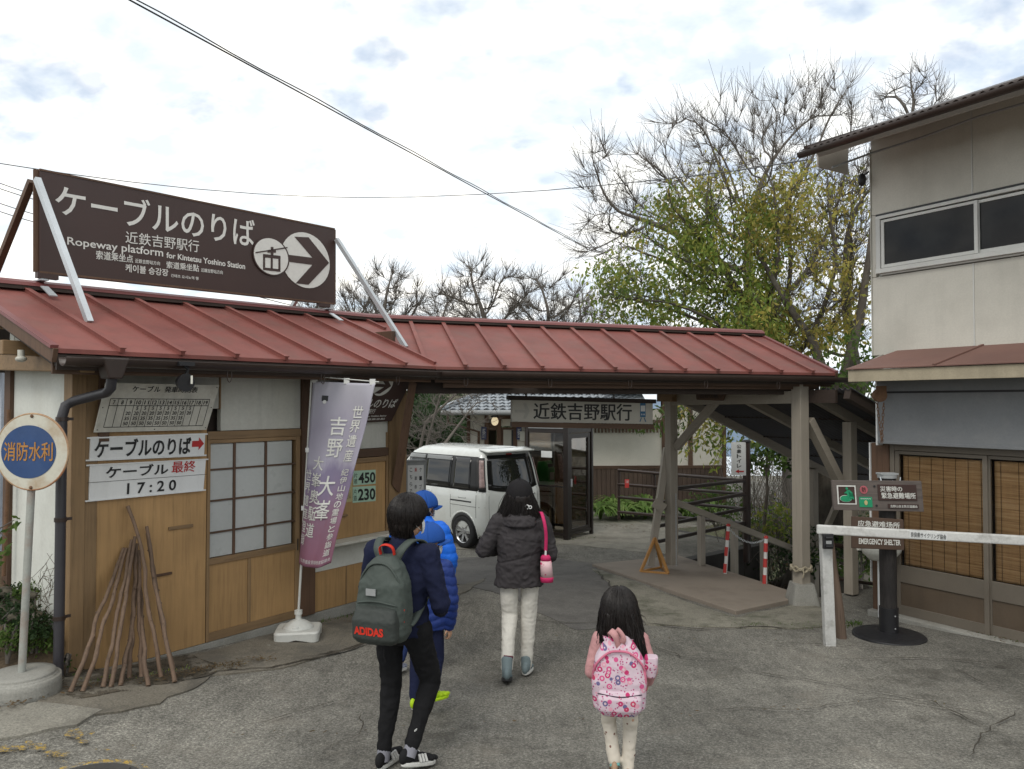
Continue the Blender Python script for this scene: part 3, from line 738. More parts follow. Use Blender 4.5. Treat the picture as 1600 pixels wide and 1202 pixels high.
T('긴테츠 요시노역 행', [(267, 433), (310, 438), (267, 428), (310, 433)], bold=.015)
def disc(c, rx, rz, fr, root, m, o, n=40, name='emblem', th=.003):
    q = fr.px(c[0], c[1], o); a = fr.px(c[0] + rx, c[1] + rx * .2, o) - q; d = fr.px(c[0], c[1] - rz, o) - q
    b = MB(); b.prism([q + a * math.cos(t_) + d * math.sin(t_) for t_ in [2 * PI * i / n for i in range(n)]], (0, -th, 0)); return obj(name, b, m, root)
def poly(pix, fr, root, m, o, name='emblem', th=.003):
    b = MB(); b.prism([fr.px(u, v, o) for u, v in pix], (0, -th, 0)); return obj(name, b, m, root)
disc((478, 407), 37, 43, LB, sg_, m_signwhite, OS + .003, name='arrow_disc')
poly([(460, 370), (482, 371), (514, 411), (482, 445), (462, 443), (488, 414), (441, 408), (441, 397), (488, 403)], LB, sg_, m_signbrown, OS + .007, 'arrow')
disc((424, 401), 28, 30, LB, sg_, m_signbrown, OS + .010, name='cabin_ring')
disc((424, 401), 26, 28, LB, sg_, m_signwhite, OS + .013, name='cabin_disc')
poly([(399, 394), (449, 386), (449, 388), (399, 396)], LB, sg_, m_signbrown, OS + .017, 'cable_mark')
for q in ([(411, 397), (438, 400), (438, 405), (411, 402)], [(411, 402), (414, 402), (414, 418), (411, 418)], [(435, 405), (438, 405), (438, 422), (435, 422)], [(423, 403), (426, 403), (426, 420), (423, 420)], [(411, 418), (438, 421), (438, 425), (411, 422)], [(423, 386), (427, 386), (427, 400), (423, 400)], [(418, 391), (431, 391), (431, 395), (418, 395)]):
    poly(q, LB, sg_, m_signbrown, OS + .017, 'cabin_mark')
def roof_y(out): return (.55 - out) / W
def onroof(u, v):
    lo, hi = -1.0, .55
    for _ in range(40):
        mid = (lo + hi) / 2; p = LB.px(u, v, mid)
        if p.z > zfl(p.x, roof_y(mid)): hi = mid
        else: lo = mid
    return LB.px(u, v, mid)
def strut(a, c, w_, m, nm='strut'):
    b = MB(); b.beam(a, c, w_, w_, (1, 0, 0)); return obj(nm, b, m, sg_)
top_l, top_r = pp(58, 280, OS + .03), pp(526, 374, OS + .03)
strut(top_l, onroof(140, 504), .045, m_galv); strut(top_r, onroof(634, 543), .045, m_galv)
strut(top_l + V(0, .1, 0), V(top_l.x - .05, top_l.y + 1.2, zfl(top_l.x, 1) - .35), .05, m_brown, 'rear_strut'); strut(top_r + V(0, .1, 0), V(top_r.x - .05, top_r.y + 1.2, zfl(top_r.x, 1) - .35), .045, m_galv, 'rear_strut')
for x in (pp(70, 400).x, pp(518, 440).x, ):
    z1 = zfl(x, 1) + .07; b = MB(); b.beam((x, -OS + .03, z1), (x, -OS + .03, z1 + .5), .05, .05, (0, 1, 0)); obj('sign_post', b, m_galv, sg_)
    b = MB(); b.beam((x, LB.eo + W - .13, z1 - .05), (x, LB.eo + W - .3, z1 - .14), .06, .01); b.box((x, LB.eo + W - .06, z1 + .005), (.06, .16, .01)); obj('saddle_strap', b, m_galv, sg_)
for u, v in ((76, 428), (508, 474)):
    p = pp(u, v, OS + .01); b = MB(); b.box(p + V(0, .03, -.015), (.16, .05, .05)); obj('clamp', b, m_signbrown, sg_)

# ------------------------------------------------------------ signs and things on the front
def board(name, label, cat, pix, th, m, o_bot, o_top=None, group=None, frame=LB):
    """pix: bottom left, bottom right, top right, top left"""
    o_top = o_bot if o_top is None else o_top
    q = [frame.px(*pix[0], o_bot), frame.px(*pix[1], o_bot), frame.px(*pix[2], o_top), frame.px(*pix[3], o_top)]
    c = sum(q, Vector()) / 4; t_ = thing(name, label, cat, tuple(frame.M @ c), frame.rz, group)
    b = MB(); b.prism([p - c for p in q], (0, th, 0)); obj('board', b, m, t_, .002)
    return t_, [p - c for p in q], c
def btext(t_, q, body, a0, a1, b0, b1, m, bold=.015, lift=.004, **k):
    base = quadfn(q[0], q[1], q[3], q[2], (0, -lift, 0)); return text_fit(body, lambda a, c: base(a0 + (a1 - a0) * a, b0 + (b1 - b0) * c), m, t_, bold, **k)
def bquad(t_, q, a0, a1, b0, b1, m, name='stripe', lift=.003):
    base = quadfn(q[0], q[1], q[3], q[2], (0, 0, 0)); b = MB(); b.prism([base(a0, b0), base(a1, b0), base(a1, b1), base(a0, b1)], (0, -lift, 0)); return obj(name, b, m, t_)
t, q, c = board('timetable_board', 'tilted white cable car timetable hung under the eave', 'timetable', [(147, 676), (323, 672), (343, 602), (166, 598)], .015, m_offwhite, .06, .17)
btext(t, q, 'ケーブル  発車時刻表', .22, .80, .82, .95, m_black, .02)
cols, rows = 13, 5
X0, X1_, Y0, Y1 = .065, .945, .10, .68
for i in range(cols + 1): bquad(t, q, X0 + (X1_ - X0) * i / cols - .0015, X0 + (X1_ - X0) * i / cols + .0015, Y0, Y1, m_black, 'grid_line')
for y in (Y0, Y1 - .14, Y1): bquad(t, q, X0, X1_, y - .006, y + .006, m_black, 'grid_line', .0035)
for i in range(13):
    h = 7 + i; cxx = X0 + (X1_ - X0) * (i + .5) / cols
    hw = .02 if h > 9 else .01
    btext(t, q, str(h), cxx - hw, cxx + hw, Y1 - .115, Y1 - .03, m_black, .02)
    tt = {9: [0, 20, 35, 50], 17: [5, 20]}.get(h, [5, 20, 35, 50] if 10 <= h <= 15 else ([5, 20, 35, 50] if h == 16 else []))
    for r_, s_ in enumerate(tt):
        if not s_: continue
        yy = Y1 - .14 - .105 * (r_ + 1); hw2 = .02 if s_ > 9 else .009
        if h == 16 and s_ == 50: pass
        btext(t, q, str(s_), cxx - hw2, cxx + hw2, yy + .015, yy + .09, m_black, .015)
for a_, c_ in ((.02, .95), (.98, .95), (.02, .05), (.98, .05), (.02, .5), (.98, .5), (.5, .04)): bquad(t, q, a_ - .004, a_ + .004, c_ - .01, c_ + .01, m_black, 'screw')
t, q, c = board('direction_sign', 'white sign reading cable platform with a red arrow, topmost flat sign', 'sign', [(140, 721), (319, 713), (321, 677), (142, 683)], .018, m_white, .035)
btext(t, q, 'ケーブルのりば', .03, .865, .12, .88, m_black, .028)
base = quadfn(q[0], q[1], q[3], q[2]); b = MB(); b.prism([base(a_, c_) for a_, c_ in ((.875, .42), (.94, .42), (.94, .28), (.99, .55), (.94, .82), (.94, .68), (.875, .68))], (0, -.003, 0)); obj('arrow', b, m_red, t)
for y in (.04, .96): bquad(t, q, -.03, 1.02, y - .03, y + .03, m_white, 'strap', .006)
t, q, c = board('last_car_sign', 'white sign giving the last cable car at 17:20, under the arrow sign', 'sign', [(139, 784), (318, 767), (322, 717), (141, 726)], .018, m_white, .035)
btext(t, q, 'ケーブル', .12, .65, .60, .93, m_black, .025); btext(t, q, '最終', .68, .90, .62, .98, m_red, .012); btext(t, q, '1 7 : 2 0', .30, .73, .10, .42, m_black, .02)
bquad(t, q, -.02, 1.02, .505, .515, m_gutter, 'joint')
for y in (.02, .98): bquad(t, q, -.03, 1.02, y - .02, y + .02, m_white, 'strap', .006)
# hanging round loudspeaker
p = LB.px(290, 598, .68); t = thing('floodlight', 'black round lamp hanging under the eave before the timetable', 'lamp', tuple(LB.M @ p), LB.rz)
b = MB(); b.tube([(0, -.01, 0), (0, .05, .004)], [.066, .05], 28); b.tube([(0, .045, .003), (0, .1, .01)], [.05, .02], 20); obj('lamp_housing', b, m_blackm, t, .004)
b = MB(); b.tube([(.02, .03, .05), (.03, .02, .1), (0, .02, .12)], .012, 8); obj('arm', b, m_blackm, t)
b = MB(); b.box((0, .02, .135), (.12, .08, .03)); obj('bracket', b, m_blackm, t)
b = MB(); b.beam((.02, -.045, -.01), (.035, -.02, .05), .014, .004); obj('clip', b, m_offwhite, t)
# dark sign in the second bay, tilted forward
t, q, c = board('hanging_direction_sign', 'dark brown platform sign with white arrow behind the purple banner', 'sign', [(518, 663), (612, 658), (646, 588), (552, 580)], .02, m_signbrown, .06, .3)
btext(t, q, 'ケーブルのりば', .02, .93, .30, .50, m_signwhite, .012); btext(t, q, '近鉄吉野駅行', .25, .62, .18, .28, m_signwhite, .01)
btext(t, q, 'Ropeway platform for Kintetsu Yoshino Station', .05, .85, .10, .145, m_signwhite, .02); btext(t, q, '索道乘坐点 索道乘坐點', .05, .85, .04, .08, m_signwhite, .01)
base = quadfn(q[0], q[1], q[3], q[2])
for ca, cb, ra, rb, nm in ((.40, .74, .10, .15, 'cabin_disc'), (.56, .76, .15, .21, 'arrow_disc')):
    b = MB(); b.prism([base(ca + ra * math.cos(x), cb + rb * math.sin(x)) for x in [2 * PI * i / 30 for i in range(30)]], (0, -.004, 0)); obj(nm, b, m_signwhite, t)
b = MB(); b.prism([base(.56 + a_, .76 + c_) + V(0, -.005, 0) for a_, c_ in ((-.10, .155), (-.0, .155), (.13, 0), (-.0, -.165), (-.1, -.165), (.02, -.03), (-.14, -.03), (-.14, .03), (.02, .03))], (0, -.003, 0)); obj('arrow', b, m_signbrown, t)
# bracket board at the end
b = MB(); b.prism([LB.px(612, 757, .05), LB.px(622, 770, .05), LB.px(648, 600, .33), LB.px(640, 590, .33)], (.03, 0, 0)); obj('eave_brace', b, m_brown, tb, .004)
# price papers
m_green = flat('pale_green_paper', (.36, .52, .40), .8); m_ypaper = flat('yellowed_paper', (.42, .36, .18), .8)
for (u0, v0, u1, v1), txt, lab in (((552, 738, 587, 757), '450', 'upper pale green price paper, reading 450, on the shutter'), ((551, 763, 587, 784), '230', 'lower pale green price paper, reading 230, on the shutter')):
    t, q, c = board('price_paper', lab, 'notice', [(u0, v1 + 2), (u1, v1 - 1), (u1 + 0, v0 - 4), (u0, v0 - 2)], .002, m_green, .004, group='price papers on the shutter')
    btext(t, q, txt, .22, .98, .1, .85, m_black, .03, .0015); btext(t, q, '片', .02, .18, .5, .85, m_black, .0, .0015); btext(t, q, '道', .02, .18, .12, .46, m_black, .0, .0015)
t, q, c = board('price_paper', 'narrow yellowed paper beside the two green price papers', 'notice', [(540, 785), (550, 784), (551, 738), (541, 740)], .002, m_ypaper, .004)
btext(t, q, '大人', .2, .8, .6, .9, m_black, .0, .0015); btext(t, q, '小人', .2, .8, .1, .4, m_black, .0, .0015)
# notice cabinet at the end of the building
m_greym = mat('grey_painted_metal', (.27, .28, .28), .5, .1, 2, .05, 50, .03, streak=.2)
NF = Frame(at(630, 630, 9.3).xy, (.94, .34), 0)
z0, z1 = NF.px(650, 860).z, NF.px(650, 722).z; x1 = NF.px(666, 700).x
t = thing('notice_cabinet', 'grey metal notice box with a hand-lettered ticket notice beside the building', 'notice board', tuple(NF.w(0, 0, z0)), NF.rz)
b = MB(); b.bx(-.15, x1, 0, .12, .0, z1 - z0); obj('cabinet', b, m_greym, t, .006)
b = MB(); b.bx(-.17, x1 + .01, -.01, .13, z1 - z0 + .001, z1 - z0 + .02); obj('lid', b, m_greym, t, .004)
px0, px1 = NF.px(637, 700).x, NF.px(662, 700).x; zt = NF.px(650, 727).z - z0; zb = NF.px(650, 800).z - z0
b = MB(); b.bx(px0, px1, -.008, -.002, zb, zt); obj('notice_sheet', b, m_white, t)
for body, x in (('ケーブル', .8), ('乗車券', .5), ('こちらです。', .2)):
    for i, ch in enumerate(body):
        n = len(body); zz_ = zt - .03 - (zt - zb - .05) * i / max(n, 5.); hh = (zt - zb) / 9; xx = px0 + (px1 - px0) * x
        text_fit(ch if ch != 'ー' else '｜', quadfn((xx - .016, -.010, zz_ - hh * .8), (xx + .016, -.010, zz_ - hh * .8), (xx - .016, -.010, zz_)), m_red if ch == '乗' else m_black, t, .01)
# ------------------------------------------------------------ gate timbers and hanging signs
def gbeam(name, u0, v0, u1, v1, o, wd, ht, m, root=gr, lab=None):
    b = MB(); b.beam(GF.px(u0, v0, o), GF.px(u1, v1, o), wd, ht); return obj(name, b, m, root, .004, label=lab)
zb_ = GF.px(800, 607, -.35).z
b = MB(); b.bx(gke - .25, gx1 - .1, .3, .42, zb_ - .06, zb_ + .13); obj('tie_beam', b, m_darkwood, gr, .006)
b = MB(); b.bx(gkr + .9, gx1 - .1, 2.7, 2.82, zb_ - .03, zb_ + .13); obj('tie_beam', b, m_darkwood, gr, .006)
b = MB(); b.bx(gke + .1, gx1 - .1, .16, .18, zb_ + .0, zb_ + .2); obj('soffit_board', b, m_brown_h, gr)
m_tube = flat('lit_tube', (.9, .93, .9), .4, 1.6)
p = GF.px(824, 604, -.24); b = MB(); b.tube([p - V(.12, 0, 0), p + V(.12, 0, 0)], .016, 10); t = tag(obj('fluorescent_lamp', b, m_tube), 'lit fluorescent tube under the gate roof', 'lamp'); t.matrix_world = GF.M
FL = at(1042, 880, 11.0); FR = at(1252, 932, 9.05)
def post(root, name, u, v0, v1, Y, w_, m=m_taupe, rz=-.5):
    a, c = at(u, v0, Y), at(u, v1, Y); b = MB(); Mi = root.matrix_basis.inverted()
    x = (a.x + c.x) / 2
    b.beam((x, a.y, a.z), (x, a.y, c.z), w_, w_, (math.sin(rz), math.cos(rz), 0)); return world_part(name, b, m, root, bevel=.006)
en = thing('entrance_frame', 'taupe painted timber posts and beams carrying the end of the red roof', 'gateway', (2.3, 11.0, .1), 0)
post(en, 'post', 1049, 612, 882, 11.0, .13); post(en, 'post', 1251, 600, 912, 9.05, .14)
b = MB(); p = at(1253, 918, 9.05); p.z = gz(p.x, p.y) + .1
b.loft([(p + V(0, 0, -.25), .17, .17, None, .25), (p + V(0, 0, -.1), .165, .165, None, .25), (p + V(0, 0, .14), .115, .115, None, .25)], 24, False); world_part('footing', b, m_conc, en, bevel=.004)
def wb(root, name, p, q, wd, ht, m=m_taupe_h, up=(0, 0, 1), **k):
    b = MB(); b.beam(p, q, wd, ht, up); return world_part(name, b, m, root, bevel=.004, **k)
A_, B_ = at(1049, 625, 11.0), at(1251, 618, 9.05)
wb(en, 'cross_beam', A_ + V(-.05, .08, .0), B_ + V(-.02, .0, -.02), .1, .15); wb(en, 'upper_beam', A_ + V(-.15, .1, .2), B_ + V(0, .12, .17), .09, .1)
wb(en, 'brace', at(1056, 700, 10.95), at(1118, 628, 10.45), .09, .1)
wb(en, 'slanting_post', at(1042, 700, 11.1), at(1016, 884, 11.0), .14, .09, m_taupe, (1, 0, 0))
wb(en, 'end_block', at(1030, 620, 11.0), at(1055, 620, 10.8), .12, .14, m_ochre_h)
b = MB(); b.box(at(1030, 790, 10.95), (.18, .02, .14), Matrix.Rotation(.6, 3, 'Y')); world_part('gusset', b, m_taupe_h, en)
# wooden plaque on the beam
t = thing('carved_plaque', 'rough carved wooden name plaque fixed on the entrance beam', 'plaque', tuple(at(1117, 616, 10.2)), math.atan2((B_ - A_).y, (B_ - A_).x))
b = MB(); b.prism([(-.25, -.1, -.075), (.22, -.1, -.09), (.26, -.1, .0), (.24, -.1, .085), (-.22, -.1, .08), (-.26, -.1, .01)], (0, .05, 0)); obj('plank', b, m_brown_h, t, .012)
text_fit('吉野山駅', quadfn((-.17, -.105, -.05), (.17, -.105, -.06), (-.17, -.105, .05)), m_darkwood, t, .025)
# stair shelter roof and frame
sr = thing('stair_shelter', 'dark corrugated sloping roof over the stairs behind the entrance posts', 'roof', tuple(TP.o), TP.rz)
def rz(x): return 2.66 - .37 * x
m_cor = mat('dark_corrugated_sheet', (.045, .045, .05), .6, .2, 1, .1, 40, .1, dirt=(.06, .05, .045))
b = MB(); nx = 120
b.slab(lambda a, c: V(.15 + 7.5 * a, -2.85 + 2.98 * c, rz(.15 + 7.5 * a) + .06 + .013 * math.sin(c * 2.98 / .075 * 2 * PI)), 8, 380, .004); obj('corrugated_sheet', b, m_cor, sr)
for y in (-2.78, -2.285, -1.2, .0):
    b = MB(); b.beam((.15, y, rz(.15) + .0), (7.5, y, rz(7.5) + .0), .08, .12); obj('rafter', b, m_taupe_h if y in (-1.2, 0, -2.285) else m_darkwood, sr, .004)
for i in range(9):
    x = .3 + .85 * i; b = MB(); b.beam((x, -2.8, rz(x) + .062), (x, .1, rz(x) + .062), .06, .03); obj('purlin', b, m_darkwood, sr)
b = MB(); b.bx(.05, .09, -2.7, .1, rz(.1) - .12, rz(.1) + .03); obj('end_fascia', b, m_darkwood, sr)
for x, y, zlo in ((.9, -2.285, .15), (2.9, -2.285, -.2), (4.9, -2.285, -1.8), (3.2, .0, -1.9), (5.6, .0, -2.6), (.0, .0, .6)):
    if x == 0: continue
    b = MB(); b.beam((x, y, zlo), (x, y, rz(x) - .06), .12, .12, (0, 1, 0)); obj('post', b, m_taupe, sr, .004)
b = MB(); b.beam((.9, -2.285, 1.25), (.12, -2.285, 2.3), .1, .1); obj('brace', b, m_taupe_h, sr)
b = MB(); b.beam((.95, -2.2, 1.5), (3.3, .0, .1), .07, .09); obj('brace', b, m_taupe_h, sr)
b = MB(); b.beam((2.9, -2.285, .75), (6.9, -2.285, -.6), .07, .1); obj('mid_rail', b, m_taupe_h, sr)
# hand rails
hr = thing('handrail', 'taupe timber handrail descending from the left entrance post', 'handrail', tuple(tpw(0, 0, .1)), TP.rz)
hz_ = lambda x: 1.03 - .36 * x
b = MB(); b.beam((.03, 0, hz_(.03)), (7.5, 0, hz_(7.5)), .06, .09); obj('rail', b, m_taupe_h, hr, .004)
for x in (.66, 1.35, 2.0, 2.75, 3.5, 4.4, 5.4): 
    b = MB(); b.beam((x, 0, hz_(x) - .96), (x, 0, hz_(x) - .05), .085, .085, (0, 1, 0)); obj('baluster', b, m_taupe, hr, .004)
b = MB(); b.beam((.03, 0, -.03), (7.5, 0, -.03 - .36 * 7.5), .05, .14); obj('string_board', b, m_brown_h, hr, .004)
h2 = thing('handrail', 'dark brown steel handrail on the right side of the stairs below the entrance', 'handrail', tuple(tpw(.4, -2.15, .1)), TP.rz)
for dz, r in ((.62, .03), (.2, .022)):
    b = MB(); b.tube([(2.0, -.05, dz - .3), (7, -.05, dz - .36 * 5.8)], r, 10); b.tube([(.2, .05, dz + .05), (2.0, -.05, dz - .3)], r, 10); obj('rail', b, m_gutter, h2)
for x in (.3, 1.4, 2.5, 3.6, 4.7): 
    b = MB(); zt = .62 - .3 * max(0, x - .3) ; b.tube([(x, .02, zt - 1.), (x, .02, zt)], .022, 8); obj('baluster', b, m_gutter, h2)
# red and white poles
m_w = flat('white_paint', (.6, .6, .58), .5); m_r = flat('red_paint', (.45, .04, .035), .5)
for (u0, v0, u1, v1, Y, lab) in ((1138, 821, 1132, 903, 10.7, 'red and white striped pole leaning at the stair edge, left of the two'), (1197, 840, 1194, 920, 10.0, 'red and white striped pole by the lower stair edge, right of the two')):
    a, c = at(u1, v1, Y), at(u0, v0, Y); t = thing('striped_pole', lab, 'pole', tuple(a), 0, 'striped poles at the stairs'); d = (c - a)
    b = MB(); b.tube([(0, 0, -.12), tuple(d)], .024, 12); obj('shaft', b, m_w, t)
    for k_ in (.1, .42, .72): b = MB(); b.tube([d * k_, d * (k_ + .17)], .0265, 12); obj('red_band', b, m_r, t)
    b = MB(); b.ell(d, (.03, .03, .025)); obj('cap', b, m_r, t)
def chain(name, label, P, r=.011, m=m_galv, n=None):
    L_ = sum((P[i + 1] - P[i]).length for i in range(len(P) - 1)); n = n or int(L_ / (r * 3)); b = MB(); d = [0]
    for i in range(len(P) - 1): d.append(d[-1] + (P[i + 1] - P[i]).length)
    q = []
    for k_ in range(n + 1):
        s_ = L_ * k_ / n; i = max(j for j in range(len(P)) if d[j] <= s_ + 1e-9); i = min(i, len(P) - 2); q.append(P[i].lerp(P[i + 1], (s_ - d[i]) / (d[i + 1] - d[i])))
    for k_ in range(n):
        c, e = (q[k_] + q[k_ + 1]) / 2, (q[k_ + 1] - q[k_]); e.normalize(); s1 = e.orthogonal().normalized(); s1 = s1 if k_ % 2 else e.cross(s1)
        b.tube([c + e * math.cos(t_) * r * 2 + s1 * math.sin(t_) * r for t_ in [2 * PI * j / 8 for j in range(9)]], r * .3, 4, False)
    o = obj(name, b, m); o['kind'] = 'stuff'; return tag(o, label, 'chain', kind='thing')
def cat_(p, q, sag, n=10): return [p.lerp(q, i / n) - V(0, 0, sag * 4 * (i / n) * (1 - i / n)) for i in range(n + 1)]
chain('chain', 'pale chain drooping between the two striped poles', cat_(at(1138, 824, 10.7), at(1197, 842, 10.0), .12), .012)
chain('chain', 'long thin chain hanging down the left entrance post', [at(1056, 772, 10.85), at(1057, 884, 10.85)], .01)
p0 = at(1252, 886, 9.05); b = MB()
for k_ in range(2): b.tube([p0 + V(math.cos(t_) * .115, math.sin(t_) * .115, .02 * math.sin(t_ * 7 + k_ * PI) - .02 * k_) for t_ in [2 * PI * j / 60 for j in range(61)]], .014, 6, False)
m_rope = mat('frayed_rope', (.33, .29, .21), .9, .2, 20, .3, 150, .5)
b.tube([p0 + V(-.02, -.12, 0), p0 + V(-.02, -.13, -.05), p0 + V(-.03, -.125, -.1)], .01, 5); tag(obj('rope', b, m_rope), 'twisted rope tied round the right entrance post', 'rope')
# yellow three-legged triangle stand
m_yw = wood('yellow_stained_wood', (.42, .21, .06), 'z', .6, .1, .2, .1)
p = [at(1001, 882, 10.75), at(1044, 884, 10.6), at(1034, 872, 11.1)]; ap = at(1023, 841, 10.85)
for q in p: q.z = gz(q.x, q.y) + .06
t = thing('triangle_stand', 'yellow wooden triangular stand at the foot of the left entrance post', 'stand', tuple(p[0]), 0)
for a_, c_, nm in ((p[0], p[1], 'foot_bar'), (p[1], p[2], 'foot_bar'), (p[2], p[0], 'foot_bar'), (p[0], ap, 'leg'), (p[1], ap, 'leg'), (p[2], ap, 'leg')): wb(t, nm, a_, c_, .03, .04, m_yw)

# hanging station-bound sign
DS = .9
S0 = lambda u, v, o=-DS: GF.px(u, v, o)
t, q, c = board('hanging_station_sign', 'long white sign to the railway station hanging under the gate roof', 'sign', [(800, 659), (1020, 663), (1020, 627), (800, 625)], .07, mat('dim_sign_white', (.46, .44, .38), .6, .06, 2, .04, 60, .02, dirt=(.3, .27, .22), dirtamt=.4), -DS, frame=GF)
btext(t, q, '近鉄吉野駅行', .145, .845, .12, .88, m_black, .022)
for (a0, a1, b0, b1, z0, z1, m, nm) in ((-.03, 1.02, -.01, .10, 1.0, 1.2, m_darkwood, 'top_cap'), (-.005, 1.005, -.0, .08, -.25, -.01, m_brown_h, 'bottom_board')):
    w0 = q[1] - q[0]; h0 = q[3] - q[0]; P_ = q[0] + w0 * a0 + h0 * z0; b = MB(); b.prism([P_ + V(0, b0 - .02, 0), P_ + w0 * (a1 - a0) + V(0, b0 - .02, 0), P_ + w0 * (a1 - a0) + h0 * (z1 - z0) + V(0, b0 - .02, 0), P_ + h0 * (z1 - z0) + V(0, b0 - .02, 0)], (0, b1, 0)); obj(nm, b, m, t, .003)
for a_ in (.1, .72): w0 = q[1] - q[0]; P_ = q[3] + w0 * a_ + V(0, .03, .03); b = MB(); b.tube([P_, P_ + V(0, 0, .3)], .012, 8); obj('hanger', b, m_greym, t)
base = quadfn(q[0], q[1], q[3], q[2]); m_blue = flat('train_blue', (.02, .11, .22), .5); m_ghost = flat('faded_arrow', (.36, .35, .31), .7)
def sh(pts, m, nm, lift=.004):
    b = MB(); b.prism([base(*x) + V(0, -lift, 0) for x in pts], (0, -.002, 0)); obj(nm, b, m, t)
sh([(.905, .3), (.945, .3), (.945, .88), (.94, .93), (.91, .93), (.905, .88)], m_blue, 'train_mark'); sh([(.909, .55), (.941, .55), (.941, .8), (.909, .8)], m_w, 'train_window', .007)
sh([(.914, .38), (.92, .38), (.92, .45), (.914, .45)], m_w, 'train_lamp', .007); sh([(.93, .38), (.936, .38), (.936, .45), (.93, .45)], m_w, 'train_lamp', .007)
sh([(.912, .28), (.918, .28), (.908, .1), (.9, .1)], m_blue, 'rail_mark'); sh([(.932, .28), (.938, .28), (.95, .1), (.942, .1)], m_blue, 'rail_mark')
sh([(.02, .55), (.09, .55), (.075, .85), (.095, .85), (.12, .5), (.095, .15), (.075, .15), (.09, .42), (.02, .42)], m_ghost, 'faded_arrow')

# ------------------------------------------------------------ station building behind
SB = Frame(at(735, 630, 19.3).xy, (1, .06), -.12)
st = thing('station_building', 'white walled station building with a grey tiled roof and brown board skirting', 'building', tuple(SB.o), SB.rz)
m_tile = mat('grey_roof_tile', (.30, .33, .36), .35, .12, 3, .08, 40, .05, spec=.6, piece=.16)
m_cream = mat('cream_render', (.62, .595, .52), .9, .06, .8, .05, 30, .1, dirt=(.34, .32, .26), dirtamt=.3, dirtscale=.9)
def sx(u): return SB.px(u, 700).x
def sz(u, v): return SB.px(u, v).z
def sb(name, x0, x1, y0, y1, z0, z1, m, bevel=.004, parent=st, **k):
    b = MB(); b.bx(x0, x1, y0, y1, z0, z1); return obj(name, b, m, parent, bevel, **k)
H = sz(735, 645)
xa, xb, xc, xd, xe, xf_, xg = 0, sx(757), sx(779), sx(795), sx(808), sx(820), sx(1134)
zdoor = sz(790, 668); SKz = sz(930, 731)
sb('wall', xa, xb, 0, 4, 0, H + .2, m_cream)
sb('corner_post', xa - .09, xa - .002, -.02, .1, 0, H + .1, m_brown)
sb('post', xb + .002, xb + .1, -.04, .1, 0, H, m_brown); sb('wall', xb + .102, xc - .05, .0, .1, sz(790, 655), H, m_cream)
sb('post', xc - .05, xc + .06, -.04, .1, 0, H, m_brown); sb('lintel', xb + .102, xc - .052, -.03, .1, sz(790, 670) - .04, sz(790, 667) + .1, m_brown_h)
sb('opening_back', xb, xc, 1.6, 1.7, 0, H, mat('dim_interior', (.16, .15, .11), .9, .1))
m_lit = flat('lit_ceiling_lamp', (.8, .8, .72), .5, 1.2)
sb('ceiling_lamp', xb + .25, xc - .1, .6, .9, sz(765, 672), sz(765, 668), m_lit)
m_door = mat('pale_door', (.42, .41, .35), .5, .04)
sb('door_frame', xc + .062, xd + .2, .0, .06, 0, zdoor, m_brown); sb('door', xc + .12, xd + .16, -.03, -.002, 0, zdoor - .06, m_door)
sb('door_window', sx(799), sx(802), -.04, -.031, sz(800, 700), sz(800, 672), m_blackm)
sb('wall', xc + .062, xe - .02, .0, .1, zdoor + .03, sz(790, 655), m_cream); sb('lintel', xc + .062, xf_ + 1.5, -.05, .08, sz(790, 655) + .002, sz(790, 648), m_brown_h)
sb('slatted_header', xc + .062, xf_ + 1.5, -.02, .08, sz(790, 647), H, m_brown)
sb('post', xe - .1, xe, -.04, .1, 0, sz(790, 655), m_brown); sb('wall', xe + .002, xf_, .0, .1, 0, sz(790, 655), m_cream)
sb('post', xf_ + .002, xf_ + .12, -.04, .1, 0, H, m_brown)
m_dkglass = mat('dark_shop_interior', (.05, .028, .02), .3, .3, 1)
sb('dark_hall', xf_ + .122, sx(890), .05, .1, 0, H, m_dkglass); sb('hall_panel', sx(848), sx(868), .03, .048, 0, sz(860, 672), mat('brown_hall_door', (.11, .05, .035), .5, .1))
sb('wall', sx(890), sx(1034), .0, .1, SKz, H + .1, m_cream); sb('wall', sx(1042), xg - .1, .0, .1, SKz, H + .6, m_cream)
sb('post', sx(1034) + .002, sx(1042) - .002, -.05, .1, 0, H + .3, m_brown); sb('post', sx(1075), sx(1082), -.03, -.002, SKz, H + .3, m_brown); sb('post', xg - .098, xg, -.05, 2., 0, H + .6, m_brown)
sb('side_wall', xg - .09, xg - .01, 2.002, 5., 0, H + .6, m_cream)
sb('skirting_rail', sx(890), xg, -.06, -.002, SKz - .03, SKz + .05, m_brown_h)
nb = 34
x0s, x1s = sx(890), xg - .1
for i in range(nb):
    x = x0s + (x1s - x0s) * i / nb; sb('skirting_board', x + .004, x + (x1s - x0s) / nb - .004, -.04 - random.uniform(0, .006), .05, 0, SKz - .032, wood('weathered_skirting', (.075, .05, .036), 'z', .8, .2, .4) if 'weathered_skirting' not in MATS else MATS['weathered_skirting'])
for i in range(26):
    x = sx(928) + i * .088
    if x < sx(1032): sb('lattice_slat', x, x + .04, -.12, -.08, sz(980, 676), sz(980, 661), m_brown, bevel=0)
sb('lattice_rail', sx(925), sx(1034), -.13, -.07, sz(980, 661) + .002, sz(980, 656), m_brown_h)
